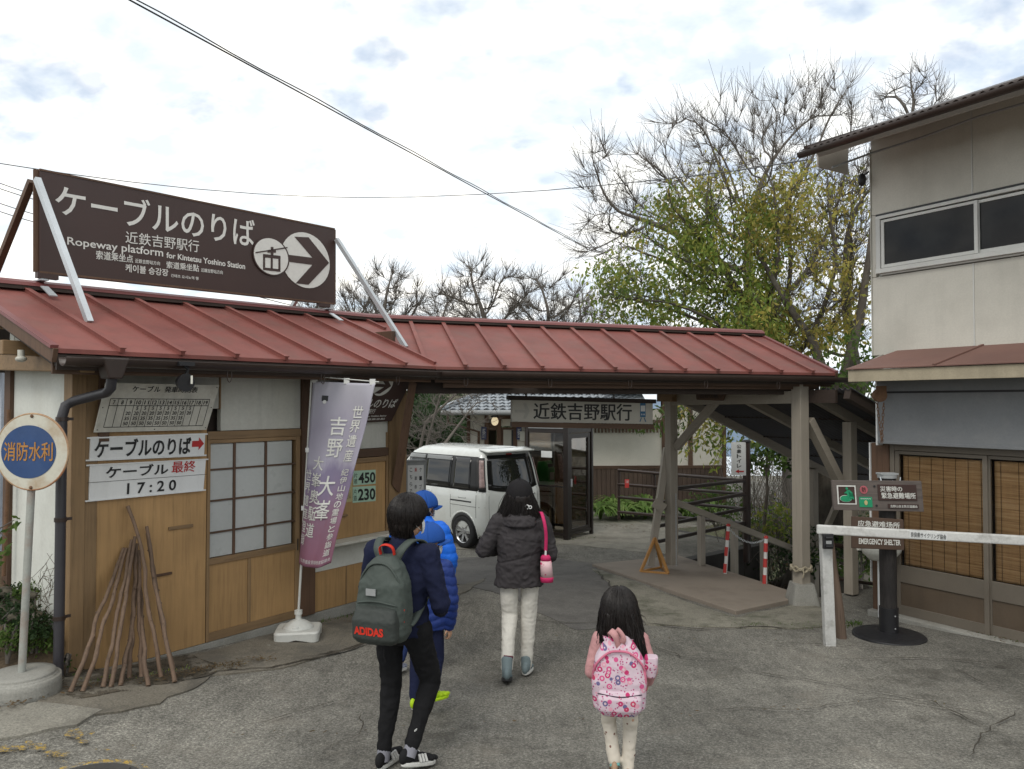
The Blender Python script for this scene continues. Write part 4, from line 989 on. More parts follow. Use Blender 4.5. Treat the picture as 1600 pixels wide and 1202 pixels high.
# wall lamp and plates
t = thing('wall_lamp', 'small lit globe lamp on the post of the white building', 'lamp', tuple(SB.w(xb + .25, -.25, sz(765, 658))), SB.rz)
b = MB(); b.ell((0, 0, 0), (.09, .09, .11)); obj('globe', b, flat('lamp_globe', (.75, .62, .4), .5, .7), t); b = MB(); b.tube([(0, 0, .1), (0, 0, .2), (.15, .1, .22), (.25, .2, .15)], .02, 6); b.ell((0, 0, .12), (.11, .11, .03)); obj('bracket', b, m_blackm, t)
m_nb = flat('navy_plate', (.02, .03, .10), .5)
for u, lab in ((756, 'small navy plate on the white wall left of the lit entrance'), (811, 'small navy plate on the white wall right of the pale door')):
    q = SB.px(u, 677, .06); b = MB(); b.box((0, 0, 0), (.13, .02, .32)); o = tag(obj('wall_plate', b, m_nb), lab, 'sign', 'navy plates on the station wall'); o.matrix_world = SB.M @ Matrix.Translation(q)
    text_fit('便所', quadfn((-.04, -.012, -.12), (.04, -.012, -.12), (-.04, -.012, .12)), m_w, o, .0)
q = SB.px(816, 682, .06); b = MB(); b.box((0, 0, 0), (.13, .04, .26)); o = tag(obj('meter_box', b, m_offwhite, bevel=.02), 'small white box on the wall beside the navy plate', 'box'); o.matrix_world = SB.M @ Matrix.Translation(q)
# tiled hip roof
ze = SB.px(700, 641, .9).z; xl = SB.px(690, 640, .9).x; RR = sx(925) + 1.3; pit = .42; DEP = 5.2
def rsurf(x, y): return ze + pit * min(y + .9, (x - xl) * 1.0, DEP - .9 - y + 4)
tile_me = MB(); cw_, ch_ = .2, .19
tile_me.slab(lambda a, c: V(a * cw_, c * ch_, .0 + .022 * (math.sin(a * 2 * PI - .6)) * 1 - .03 * c), 6, 1, .012); tile_me = tile_me.mesh('tile', m_tile)
th = math.atan(pit); cnt = 0; extra = MB()
NX = int((RR - xl) / cw_)
for j in range(int(3.6 / ch_)):
    y = -.9 + j * ch_ * math.cos(th)
    for i in range(NX):
        x = xl + i * cw_ + .0
        if (x - xl) < (y + .9) + .02: continue
        M = Matrix.Translation((x, y, ze + pit * (y + .9) + .03 * (1))) @ Matrix.Rotation(th, 4, 'X')
        vis = cnt < 300 and j >= 0
        if vis: obj('roof_tile', tile_me, None, st, M=M); cnt += 1
        else:
            o0 = len(extra.v); extra.v += [M @ v.co for v in tile_me.vertices]; extra.f += [[o0 + k_ for k_ in f.vertices] for f in tile_me.polygons]; extra.smooth += [True] * len(tile_me.polygons)
if extra.v: obj('roof_tiles', extra, m_tile, st, kind='stuff')
b = MB(); b.add([(xl, -.9, ze), (RR, -.9, ze), (RR, DEP - .9 - .5, ze + pit * 2.6), (xl + 2.6, 1.7, ze + pit * 2.6), (RR, 1.7, ze + pit * 2.6), (xl, 4.3, ze), (xl, -.9, ze - .08), (RR, -.9, ze - .08), (RR, 4.3, ze - .08), (xl, 4.3, ze - .08)],
    [(0, 1, 4, 3), (0, 3, 5), (6, 9, 8, 7), (0, 6, 7, 1), (0, 5, 9, 6), (3, 4, 8, 9, 5)]); obj('roof_base', b, m_tile, st)
b = MB(); b.beam((xl, -.9, ze + .05), (xl + 2.6, 1.7, ze + pit * 2.6 + .05), .14, .09); obj('hip_ridge', b, m_tile, st, .02)
b = MB(); b.tube([(xl - .02, -.98, ze - .06), (RR, -.98, ze - .06)], .06, 8); obj('gutter', b, m_greym, st)
b = MB(); b.tube([(xl + .15, -.9, ze - .1), (xl + .15, -.85, ze - .3), (xl + .9, -.1, ze - .55), (xl + .9, -.05, 0)], .035, 8); obj('drain_pipe', b, m_brown, st)
b = MB(); b.bx(sx(925) + .3, xg + .5, -.4, 5.2, H + .62, H + .75); obj('flat_roof', b, mat('green_roof_metal', (.08, .13, .10), .6, .1), st)

# ------------------------------------------------------------ phone booth
pb0 = at(886, 846, 14.1); PR = math.atan2(.81, .59)
pb = thing('phone_booth', 'brown framed glass phone booth standing before the station wall', 'phone booth', (pb0.x, pb0.y, gz(pb0.x, pb0.y)), PR)
m_bf = mat('dark_bronze_frame', (.016, .011, .009), .4, .2, 4, .05, 60, .03)
W_, HB = .88, 2.22      # local x runs along the right face, local y along the left face
m_pglass = glass('booth_glass', (.82, .78, .72), .02, .9)
def pbx(name, x0, x1, y0, y1, z0, z1, m, **k):
    b = MB(); b.bx(x0, x1, y0, y1, z0, z1); return obj(name, b, m, pb, .003, **k)
for x, y, w_ in ((0, 0, .10), (W_, 0, .06), (0, W_, .06), (W_, W_, .06)): pbx('post', x - w_ / 2, x + w_ / 2, y - w_ / 2, y + w_ / 2, -.1 if x == 0 and y == 0 else 0, HB, m_bf)
for z0, z1 in ((.08, .13), (HB - .26, HB)):
    pbx('rail', .05, W_ - .03, -.02, .02, z0, z1, m_bf); pbx('rail', -.02, .02, .05, W_ - .03, z0, z1, m_bf); pbx('rail', W_ - .02, W_ + .02, .03, W_ - .03, z0, z1, m_bf); pbx('rail', .03, W_ - .03, W_ - .02, W_ + .02, z0, z1, m_bf)
pbx('roof', -.06, W_ + .06, -.06, W_ + .06, HB + .002, HB + .05, m_bf)
for i in range(3): pbx('louvre', -.035, -.021, .06, W_ - .04, HB - .08 - i * .05, HB - .06 - i * .05, m_greym)
pbx('door_stile', .06, .12, -.03, .03, .14, HB - .27, m_bf); pbx('door_stile', W_ - .16, W_ - .1, -.03, .03, .14, HB - .27, m_bf)
pbx('door_rail', .12, W_ - .16, -.028, .028, .14, .2, m_bf); pbx('door_rail', .12, W_ - .16, -.028, .028, HB - .36, HB - .27, m_bf)
pbx('pane', .12, W_ - .16, -.004, .0, .2, HB - .36, m_pglass); pbx('pane', -.003, .003, .06, W_ - .03, .13, HB - .26, m_pglass); pbx('pane', W_ - .003, W_ + .003, .04, W_ - .04, .13, HB - .26, m_pglass); pbx('pane', .04, W_ - .04, W_ - .003, W_ + .003, .13, HB - .26, m_pglass)
pbx('door_handle', .075, .095, -.06, -.03, .98, 1.12, m_galv); pbx('glass_bar', -.02, -.004, .06, W_ - .03, .96, .985, m_bf)
pbx('shelf', .1, .5, W_ - .4, W_ - .05, .93, .96, mat('brown_shelf', (.12, .06, .035), .5, .1))
pbx('side_board', W_ - .03, W_ - .022, .08, W_ - .08, .14, .9, mat('amber_board', (.36, .17, .03), .6, .1)); pbx('floor', .03, W_ - .03, .03, W_ - .03, -.02, .02, m_conc)
pbx('paper_notice', -.012, -.006, .32, .56, 1.5, 1.62, m_white); pbx('door_badge', .30, .34, -.034, -.022, HB - .14, HB - .06, m_white)
t = thing('public_telephone', 'green public telephone inside the glass phone booth', 'telephone', tuple(pb.matrix_basis @ V(.22, W_ - .25, .965)), PR) if False else None
pbM = Matrix.Translation(pb.location) @ Matrix.Rotation(PR, 4, 'Z')
t = thing('public_telephone', 'green public telephone inside the glass phone booth', 'telephone', tuple(pbM @ V(.22, W_ - .26, .965)), PR)
m_pg = mat('telephone_green', (.03, .22, .05), .35, .1, 4)
b = MB(); b.prism([(-.12, -.14, 0), (-.12, .14, 0), (-.12, .14, .2), (-.12, .1, .44), (-.12, -.06, .46), (-.12, -.14, .3)], (.24, 0, 0)); obj('housing', b, m_pg, t, .02)
b = MB(); b.tube([(-.13, -.1, .42), (-.15, -.14, .36), (-.15, -.15, .2), (-.13, -.12, .14)], [.03, .018, .018, .03], 10); obj('handset', b, m_pg, t)
b = MB(); b.bx(-.06, .08, -.148, -.14, .1, .24); obj('keypad', b, m_greym, t); b = MB(); b.bx(-.08, .08, -.12, -.1, .34, .4); obj('display', b, m_blackm, t)

# ------------------------------------------------------------ railings and toilet sign
P1 = at(1167, 800, 12.9); P1 = V(P1.x, P1.y, .05)
def zr(u, v, Y): return at(u, v, Y)
ra = thing('pipe_railing', 'brown steel pipe railing running from the big dark post to the far left', 'railing', tuple(P1))
ends = [(735, 751), (757, 772), (777, 795), (800, 818)]
for vl, vr in ends:
    b = MB(); b.tube([zr(966, vl, 15.0), zr(1163, vr, 12.95)], .028, 8); world_part('rail', b, m_gutter, ra)
for u, Y, v0, v1 in ((967, 15.0, 734, 812), (1022, 14.4, 738, 815)):
    b = MB(); b.tube([zr(u, v1, Y), zr(u, v0, Y)], .028, 8); world_part('stanchion', b, m_gutter, ra)
rb = thing('pipe_railing', 'nearer brown pipe railing running from the big dark post behind the left entrance post', 'railing', tuple(P1 + V(-.05, -.05, 0)))
for vl, vr in [(766, 751), (796, 772), (822, 795), (846, 817)]:
    b = MB(); b.tube([zr(1030, vl, 11.7), zr(1163, vr, 12.85)], .03, 8); world_part('rail', b, m_gutter, rb)
t = thing('signpost', 'thick dark steel post where the two pipe railings meet', 'post', tuple(P1)); b = MB(); b.tube([(0, 0, -.2), (0, 0, zr(1167, 690, 12.9).z - .05)], .065, 14); obj('shaft', b, m_gutter, t); b = MB(); b.ell((0, 0, zr(1167, 690, 12.9).z - .05), (.08, .08, .03)); obj('cap', b, m_blackm, t)
q0, q1 = zr(1143, 743, 12.85), zr(1165, 691, 12.85)
t = thing('toilet_sign', 'narrow white sign pointing to the public toilet on the dark post', 'sign', tuple(q0)); wd_, hh_ = q1.x - q0.x, q1.z - q0.z
b = MB(); b.bx(0, wd_, -.01, .01, 0, hh_); obj('board', b, m_white, t)
for i, ch in enumerate('公衆トイレ'): text_fit(ch, quadfn((wd_ * .36, -.013, hh_ * (.81 - .145 * i)), (wd_ * .68, -.013, hh_ * (.81 - .145 * i)), (wd_ * .36, -.013, hh_ * (.93 - .145 * i))), m_black, t, .02)
b = MB(); b.prism([(wd_ * a_, -.012, hh_ * c_) for a_, c_ in ((.25, .12), (.5, .18), (.5, .14), (.85, .14), (.85, .10), (.5, .10), (.5, .06))], (0, -.003, 0)); obj('arrow', b, m_red, t)
q = zr(979, 752, 14.8); t = thing('warning_tag', 'small red notice hanging on the far railing', 'notice', tuple(q)); b = MB(); b.bx(-.04, .04, -.05, -.04, -.12, .04); obj('plate', b, m_r, t); text_fit('注意', quadfn((-.03, -.052, -.03), (.03, -.052, -.03), (-.03, -.052, .02)), m_w, t)

# ------------------------------------------------------------ wires
def wire(name, label, P, r, m=m_blackm, group=None):
    b = MB(); b.tube(P, r, 5, False); return tag(obj(name, b, m), label, 'wire', group)
def sagw(a, c, sag, n=24): return [a.lerp(c, i / n) - V(0, 0, sag * 4 * (i / n) * (1 - i / n)) for i in range(n + 1)]
a, c = at(180, -12, 7.5), at(925, 393, 22); wire('power_cable', 'thick double cable from the top left down to the big tree', sagw(a, c, .0), .010)
wire('power_cable', 'thinner cable twisted beside the thick one across the sky', [p + V(0, 0, .035 + .012 * math.sin(i * 1.3)) for i, p in enumerate(sagw(a, c, .0, 30))], .008)
a, c = at(-30, 252, 14), at(560, 309, 24); d = at(1262, 250, 9.2)
wpts = [at(*q) for q in ((-30, 251, 14), (100, 271, 15.5), (200, 284, 17), (300, 295, 18.5), (400, 303, 20), (480, 307, 21), (560, 309, 22), (650, 308, 21), (750, 304, 19), (850, 298, 17), (950, 289, 15), (1050, 279, 13), (1150, 267, 11), (1262, 250, 9.2))]
wire('wire', 'thin wire crossing the whole sky to the right building', wpts, .009)
for k_, (v0, v1) in enumerate(((283, 308), (292, 315), (315, 338), (328, 350))): wire('wire', ['topmost', 'second', 'third', 'lowest'][k_] + ' of the four short wires behind the left end of the roof sign', sagw(at(-30, v0 - 8, 22), at(90, v1 + 6, 26), .05), .014, group='wires behind the roof sign')
wire('wire', 'thin wire passing low behind the roof sign towards the bare trees', sagw(at(330, 440, 18), at(520, 488, 24), .1), .012)
# ------------------------------------------------------------ building on the right
RB = Frame((4.18, 8.3), (.539, -.842), .24)
rb_ = thing('right_building', 'two-storey weathered building with cement panels above and brown doors below on the right', 'building', tuple(RB.o), RB.rz)
def Rx(u, o=0.): return RB.px(u, 700, o).x
def Rz(u, v, o=0.): return RB.px(u, v, o).z
def rbx(name, x0, x1, y0, y1, z0, z1, m, parent=rb_, bevel=.004, **k):
    b = MB(); b.bx(x0, x1, y0, y1, z0, z1); return obj(name, b, m, parent, bevel, **k)
m_panel = mat('cement_panel', (.52, .50, .44), .9, .05, .9, .07, 60, .2, streak=.10, dirt=(.33, .315, .275), dirtamt=.4, dirtscale=1.1, piece=.04)
m_alu = mat('aluminium_frame', (.52, .52, .49), .4, .06, 4, .04, 60, .02)
m_dglass = bpy.data.materials.new('dark_window_glass'); k = NT(m_dglass)
k.i(k.b.inputs['Base Color'], k.mix(k.ramp(k.noise(2, 4), [(.4, 0.), (.7, 1.)]), (.006, .006, .007), (.025, .025, .024))); k.b.inputs['Roughness'].default_value = .06; k.b.inputs['Specular IOR Level'].default_value = .22
XR = 5.2; XW = Rx(1366); ZS = Rz(1366, 246); ZF = Rz(1366, 556); XJ = Rx(1525)
zw1, zw0 = Rz(1381, 338), Rz(1379, 428); xw0 = Rx(1380); zj = Rz(1366, 333)
rbx('core', XW + .03, XR, .05, 4.5, Rz(1370, 693, .15) + .0, ZS + .3, m_plaster2); rbx('core', XW + .03, XR, .2, 4.5, -.2, Rz(1370, 693, .15) - .002, m_plaster2)
rbx('cement_panel', XW, XJ - .006, 0, .045, ZF, zw0 - .03, m_panel); rbx('cement_panel', XJ + .006, XJ + 1.8, 0, .045, ZF, zw0 - .03, m_panel); rbx('cement_panel', XJ + 1.812, XR, 0, .045, ZF, zw0 - .03, m_panel)
rbx('joint_strip', XJ - .006, XJ + .006, -.004, .045, ZF, zw0 - .03, m_alu, bevel=0)
rbx('cement_panel', XW, xw0 - .06, 0, .045, zw0 - .026, zw1 + .03, m_panel)
rbx('cement_panel', XW, XJ - .006, 0, .045, zw1 + .034, ZS + .2, m_panel); rbx('cement_panel', XJ + .006, XR, 0, .045, zw1 + .034, ZS + .2, m_panel); rbx('joint_strip', XJ - .006, XJ + .006, -.004, .045, zw1 + .034, ZS + .2, m_alu, bevel=0)
rbx('corner_trim', XW - .012, XW - .002, -.012, .05, ZF, ZS + .1, m_offwhite)
# window with two sashes
wn = rbx('window', xw0, XR, -.02, .0, zw0 - .02, zw0 + .0, m_alu)
for nm, a0, a1, z0, z1, y0 in (('frame_head', xw0 - .03, XR, zw1 - .035, zw1, -.05), ('frame_sill', xw0 - .03, XR, zw0, zw0 + .05, -.06), ('frame_side', xw0 - .03, xw0 + .02, zw0 + .05, zw1 - .035, -.05)):
    b = MB(); b.bx(a0, a1, y0, .04, z0, z1); obj(nm, b, m_alu, wn, .003)
xm = Rx(1533)
for k_, (a0, a1, y) in enumerate(((xw0 + .03, xm + .02, -.035), (xm - .01, xm + 1.35, -.01))):
    for nm, q in (('sash', (a0, a0 + .035, zw0 + .055, zw1 - .05)), ('sash', (a1 - .035, a1, zw0 + .055, zw1 - .05)), ('sash', (a0 + .035, a1 - .035, zw0 + .055, zw0 + .09)), ('sash', (a0 + .035, a1 - .035, zw1 - .08, zw1 - .05))):
        b = MB(); b.bx(q[0], q[1], y - .012, y + .012, q[2], q[3]); obj(nm, b, m_alu, wn, .002)
    b = MB(); b.bx(a0 + .035, a1 - .035, y, y + .004, zw0 + .09, zw1 - .08); obj('pane', b, m_dglass, wn)
rbx('window_shadow_gap', xw0 - .05, XR, -.01, .044, zw1 + .002, zw1 + .03, m_blackm, bevel=0)
# eaves
zt_ = RB.px(1252, 244, .97).z; xe_ = RB.px(1252, 244, .97).x
m_soffit = mat('grey_soffit', (.36, .33, .29), .85, .1, 1, .06, 50, .1, dirt=(.2, .18, .15), dirtamt=.4)
b = MB(); b.prism([(xe_ + .15, -.88, zt_ - .04), (xe_ + .25, .5, zt_ + .52), (xe_ + .25, .5, zt_ + .56), (xe_ + .12, -.9, zt_ + .02)], (XR + .6 - xe_, 0, 0)); obj('soffit', b, m_soffit, rb_, .004)
b = MB(); b.slab(lambda a, c: V(xe_ + (XR - xe_ + .6) * a, -.97 + 1.9 * c, zt_ + .06 + .4 * 1.9 * c + .009 * math.sin(a * (XR - xe_ + .6) / .076 * 2 * PI)), 640, 1, .006); obj('roof_sheet', b, m_gutter, rb_)
b = MB(); b.slab(lambda a, c: V(xe_ + (XR - xe_ + .6) * a, -1.0 + math.cos(-PI * c) * .05, zt_ + .02 + math.sin(-PI * c) * .05), 8, 8, (0, 0, .004)); obj('gutter', b, m_gutter, rb_)
b = MB(); b.beam((xe_ + .05, -.95, zt_ + .05), (xe_ + .12, .6, zt_ + .64), .05, .1); obj('verge_board', b, m_gutter, rb_)
b = MB(); b.prism([(XW - .3, -.55, zt_ - .02), (XW - .3, .0, zt_ - .02), (XW - .3, .0, zt_ + .3), (XW - .3, -.55, zt_ + .12)], (.02, 0, 0)); obj('gable_board', b, m_soffit, rb_)
b = MB(); b.tube([RB.px(1300, 262, .7), RB.px(1360, 240, .35), RB.px(1440, 215, .25), RB.px(1530, 182, .4), RB.px(1640, 150, .5)], .012, 6); obj('cable', b, m_greym, rb_)
t = thing('eave_bracket_lamp', 'small dark lamp hanging at the left corner under the right eave', 'lamp', tuple(RB.w(*RB.px(1347, 281, .12)))); b = MB(); b.ell((0, 0, 0), (.045, .04, .075)); obj('shade', b, m_blackm, t); b = MB(); b.tube([(.02, 0, .05), (.09, .04, .1)], .012, 6); obj('arm', b, m_blackm, t)
# awning
OA = .6; za = RB.px(1325, 597, OA).z; xa_ = RB.px(1325, 590, OA).x; zat = RB.px(1325, 579, OA).z
m_aw = mat('faded_red_sheet', (.155, .08, .063), .7, .15, 1.3, .06, 60, .05, dirt=(.12, .06, .05), dirtamt=.5)
b = MB(); b.bx(xa_, XR, -OA, -OA + .03, za, zat); obj('fascia', b, mat('tan_fascia', (.36, .31, .22), .85, .1, 1.5, .1, 60, .15, streak=.3, dirt=(.2, .17, .12)), rb_, .004)
zwall = ZF + .01
for i in range(6):
    x0 = xa_ - .015 + i * .95; x1 = min(x0 + .944, XR)
    if x1 <= x0: break
    b = MB(); dx = .28 if i == 0 else 0
    b.prism([(x0, -OA - .02, zat + .004), (x1, -OA - .02, zat + .004), (x1 + .15, .0, zwall + .02), (x0 + .15 + dx * .2, .0, zwall + .02)], (0, 0, .014)); obj('awning_sheet', b, m_aw, rb_, .003)
    b = MB(); b.beam((x1 - .01, -OA - .02, zat + .025), (x1 + .14, -.0, zwall + .04), .03, .015); obj('awning_seam', b, m_aw, rb_, .003)
b = MB(); b.prism([(xa_ + .01, -OA + .03, za + .02), (xa_ + .01, 0, za + .02), (xa_ + .01, 0, zwall), (xa_ + .01, -OA + .03, zat)], (.02, 0, 0)); obj('awning_end', b, m_soffit, rb_)
rbx('awning_soffit', xa_ + .03, XR, -OA + .032, -.002, za + .02, za + .05, m_soffit)
# grey metal band
zb1, zb0 = Rz(1370, 598, .15), Rz(1370, 693, .15); xb0 = Rx(1372, .15)
m_grey = mat('blue_grey_metal', (.17, .178, .185), .6, .08, 2, .06, 50, .05, dirt=(.25, .25, .24), dirtamt=.25, dirtscale=6)
rbx('shutter_box', xb0, XR, -.15, .0, zb0, za + .02, m_grey, bevel=.004); rbx('shutter_box_end', xb0 - .02, xb0 - .002, -.16, .0, zb0 - .02, za + .02, m_white)
rbx('box_lip', xb0, XR, -.162, -.152, zb0 + .0, zb0 + .03, m_grey); rbx('box_seam', xb0, XR, -.156, -.152, Rz(1372, 612, .15), Rz(1372, 615, .15), m_blackm, bevel=0)
# sliding doors
ZD = zb0; x_l = Rx(1393); x_m = Rx(1541); m_bz = mat('bronze_aluminium', (.14, .12, .095), .45, .08, 3, .05, 60, .02)
rbx('pillar', XW, x_l - .002, -.06, .2, -.05, ZD, m_brown, bevel=.006); rbx('white_edge', XW - .015, XW - .003, -.08, .06, .3, ZD, m_white)
rbx('door_frame', x_l, x_l + .05, -.04, .04, .0, ZD - .002, m_bz); rbx('frame_head', x_l + .052, XR, -.04, .04, ZD - .07, ZD - .002, m_bz)
m_lowp = mat('brown_door_panel', (.09, .065, .043), .55, .15, 2, .06, 60, .05, streak=.3, dirt=(.1, .08, .06), dirtamt=.35)
m_blind = None; m_glass2 = glass('door_glass', (.97, .97, .96), .05, 1.02)
def blind_mat():
    m = bpy.data.materials.new('reed_blind'); k = NT(m); f = k.noise(3, 5, .7, k.co(.5, 1, 16)); f2 = k.noise(3, 3, .6, k.co(9, 1, 1.))
    c = k.ramp(f, [(.3, (.22, .12, .05)), (.5, (.46, .28, .13)), (.7, (.62, .42, .22))]); c = k.mix(.22, c, k.ramp(f2, [(.3, (.1, .045, .018)), (.7, (.34, .17, .07))]))
    k.i(k.b.inputs['Base Color'], c); k.b.inputs['Roughness'].default_value = .8; k.bump(f, .6, .004); return m
m_blind = blind_mat()
zl = Rz(1410, 868)
for i, (x0, x1, y) in enumerate(((x_l + .055, x_m + .02, -.02), (x_m - .01, x_m + 1.15, .005), (x_m + 1.1, XR, -.02))):
    dd = rbx('sliding_door', x0, x1, y, y + .02, .0, zl - .28, m_lowp)
    for nm, q in (('stile', (x0, x0 + .045, 0, ZD - .075)), ('stile', (x1 - .045, x1, 0, ZD - .075)), ('rail', (x0 + .045, x1 - .045, zl - .28, zl - .10)), ('rail', (x0 + .045, x1 - .045, 0, .10)), ('rail', (x0 + .045, x1 - .045, ZD - .11, ZD - .075))):
        b = MB(); b.bx(q[0], q[1], y - .014, y + .026, q[2], q[3]); obj(nm, b, m_bz, dd, .003)
    b = MB(); b.bx(x0 + .045, x1 - .045, y + .004, y + .008, zl - .10, ZD - .11); obj('pane', b, m_glass2, dd)
    b = MB(); hb = (ZD - .13) - (zl - .1); b.slab(lambda a, c: V(x0 + .06 + (x1 - x0 - .1) * a, y + .045 + .004 * math.sin(a * 9), zl - .1 + hb * c + .0), 30, 40, .006); obj('reed_blind', b, m_blind, dd)
    for j in range(7):
        xx = x0 + .12 + j * (x1 - x0 - .2) / 6; b = MB(); b.tube([(xx, y + .036, zl - .1), (xx, y + .036, ZD - .13)], .002, 4); obj('blind_cord', b, m_darkwood, dd)
rbx('inner_wall', XW + .05, XR, .12, .16, 0, ZD, m_darkwood, bevel=0)
rbx('foundation', XW - .02, XR, -.14, .1, -.3, .0, m_conc, bevel=.012)
for i in range(5): rbx('foundation_stone', x_l + .1 + i * .62, x_l + .69 + i * .62, -.2, -.142, -.3, -.055 - .004 * (i % 3), m_conc, bevel=.01)
# pulley and chain
t = thing('chain_hoist', 'dark pulley with a hanging chain at the left end of the grey band', 'pulley', tuple(RB.w(*RB.px(1377, 618, .3)))); b = MB(); b.tube([(-.02, -.03, 0), (-.02, .03, 0)], .07, 16); b.box((0, 0, .06), (.08, .07, .08)); obj('pulley', b, m_rust, t)
chain('chain', 'looped chain hanging from the pulley beside the brown doors', [RB.w(*RB.px(1370, 626, .3)), RB.w(*RB.px(1374, 660, .3)), RB.w(*RB.px(1378, 692, .3)), RB.w(*RB.px(1379, 660, .3)), RB.w(*RB.px(1381, 630, .3))], .012, m_rust)

# ------------------------------------------------------------ evacuation signpost
sp0 = at(1389, 985, 7.55); sp0.z = gz(sp0.x, sp0.y)
sp = thing('evacuation_signpost', 'charred wooden post with evacuation signs standing on a round black base', 'signpost', tuple(sp0))
m_char = mat('charred_wood', (.018, .015, .014), .75, .3, 3, .5, 22, .9, grain=(3, 3, .5))
m_wwood = wood('weathered_board', (.115, .095, .085), 'x', .85, .15, .4, .3)
b = MB(); b.loft([((0, 0, .0), .335, .335), ((0, 0, .025), .33, .33), ((0, 0, .04), .28, .28), ((0, 0, .055), .12, .12)], 40, False); obj('base_disc', b, m_blackm, sp, .004)
b = MB(); b.tube([(0, 0, .04), (0, 0, .29)], .088, 24); obj('steel_sleeve', b, m_blackm, sp, .004)
for z in (.1, .22):
    b = MB(); b.ell((.02, -.088, z), (.008, .006, .008)); obj('bolt', b, m_greym, sp)
hp = at(1385, 742, 7.55).z - sp0.z
def charp(a, c):
    t_ = 2 * PI * a; z = .2 + (hp - .2) * c; r = .078 + .006 * noise.noise(Vector((math.cos(t_) * 2, math.sin(t_) * 2, z * 2))); return V(math.cos(t_) * r, math.sin(t_) * r, z)
b = MB(); b.grid(charp, 24, 50); obj('pole', b, m_char, sp)
b = MB(); b.tube([(0, 0, hp - .03), (0, 0, hp)], .09, 20); b.box((.0, 0, hp + .01), (.17, .12, .018)); obj('cap', b, m_greym, sp, .003)
b = MB(); b.tube([(-.09, -.05, hp - .02), (-.11, -.11, hp - .06), (-.05, -.13, hp - .09), (0, -.11, hp - .05), (.06, -.12, hp - .08), (.09, -.08, hp - .02)], .006, 6, False); obj('wire_tie', b, m_galv, sp)
SPF = Frame(sp0.xy, (1, -.03), sp0.z)
def spb(pix, th, m, o, nm):
    q = [SPF.px(u, v, o) for u, v in pix]; Mi = Matrix.Translation(-sp0) @ SPF.M; q = [Mi @ p for p in q]
    b = MB(); b.prism(q, (0, th, 0)); return obj(nm, b, m, sp, .004), q
def spt(q, body, a0, a1, b0, b1, m, bold=.03, lift=.004, par=None):
    f = quadfn(q[0], q[1], q[3], q[2], (0, -lift, 0)); return text_fit(body, lambda a, c: f(a0 + (a1 - a0) * a, b0 + (b1 - b0) * c), m, par or sp, bold)
def spp(q, pts, m, nm, lift=.004, par=None):
    f = quadfn(q[0], q[1], q[3], q[2]); b = MB(); b.prism([f(*x) + V(0, -lift, 0) for x in pts], (0, -.003, 0)); return obj(nm, b, m, par or sp)
bd, q = spb([(1303, 797), (1444, 800), (1440, 752), (1300, 751)], .035, m_wwood, .14, 'main_board')
rect = lambda a0, a1, b0, b1: [(a0, b0), (a1, b0), (a1, b1), (a0, b1)]
m_sgreen = flat('sign_green', (.01, .26, .12), .5)
spp(q, rect(.045, .255, .20, .84), m_signwhite, 'pictogram_border', par=bd); spp(q, rect(.06, .24, .245, .80), m_signbrown, 'pictogram_plate', .008, bd)
ell_ = lambda cx_, cy_, rx, ry, n=24: [(cx_ + rx * math.cos(2 * PI * i / n), cy_ + ry * math.sin(2 * PI * i / n)) for i in range(n)]
spp(q, ell_(.135, .40, .068, .115), m_signwhite, 'ground_ring', .012, bd); spp(q, ell_(.135, .40, .064, .105), m_sgreen, 'ground_mark', .016, bd)
spp(q, ell_(.150, .74, .014, .042), m_sgreen, 'figure_head', .016, bd)
spp(q, [(.148, .68), (.17, .69), (.185, .58), (.205, .57), (.21, .60), (.19, .66), (.175, .70), (.165, .69), (.168, .52), (.178, .42), (.205, .42), (.215, .38), (.225, .38), (.215, .46), (.17, .47), (.155, .40), (.148, .33), (.138, .34), (.15, .45), (.148, .55), (.14, .58), (.12, .57), (.118, .60), (.14, .64)], m_sgreen, 'figure_body', .019, bd)
spp(q, ell_(.345, .70, .043, .135), flat('badge_pink', (.42, .10, .12), .6), 'round_badge', par=bd); spt(q, '防', .322, .368, .62, .79, m_signbrown, .02, .009, bd)
spp(q, rect(.285, .43, .12, .46), m_sgreen, 'green_plate', par=bd); spp(q, ell_(.357, .27, .018, .08), flat('badge_yellow', (.5, .42, .2), .6), 'badge_mark', .009, bd); spt(q, '~~~~~', .30, .415, .38, .42, m_w, .0, .009, bd)
spp(q, rect(.50, .93, .36, .88), m_signbrown, 'text_plate', .006, bd); spt(q, '災害時の', .525, .77, .65, .83, m_signwhite, .02, .011, bd); spt(q, '緊急避難場所', .535, .915, .42, .62, m_signwhite, .02, .011, bd)
spp(q, rect(.60, .94, .10, .24), m_signbrown, 'text_plate', .006, bd); spt(q, '吉野山自主防災協議会', .625, .925, .125, .215, m_signwhite, .01, .011, bd)
for a_, c_ in ((.465, .82), (.475, .18)): spp(q, ell_(a_, c_, .012, .035), m_blackm, 'bolt', .006, bd)
bd2, q2 = spb([(1331, 857), (1413, 860), (1412, 812), (1331, 807)], .02, mat('brown_sub_board', (.075, .045, .03), .6, .1, 2, piece=0), .15, 'sub_board')
spt(q2, '应急避难场所', .11, .92, .70, .90, m_signwhite, .02, .004, bd2); spt(q2, 'EMERGENCY SHELTER', .13, .93, .15, .33, m_signwhite, .03, .004, bd2)

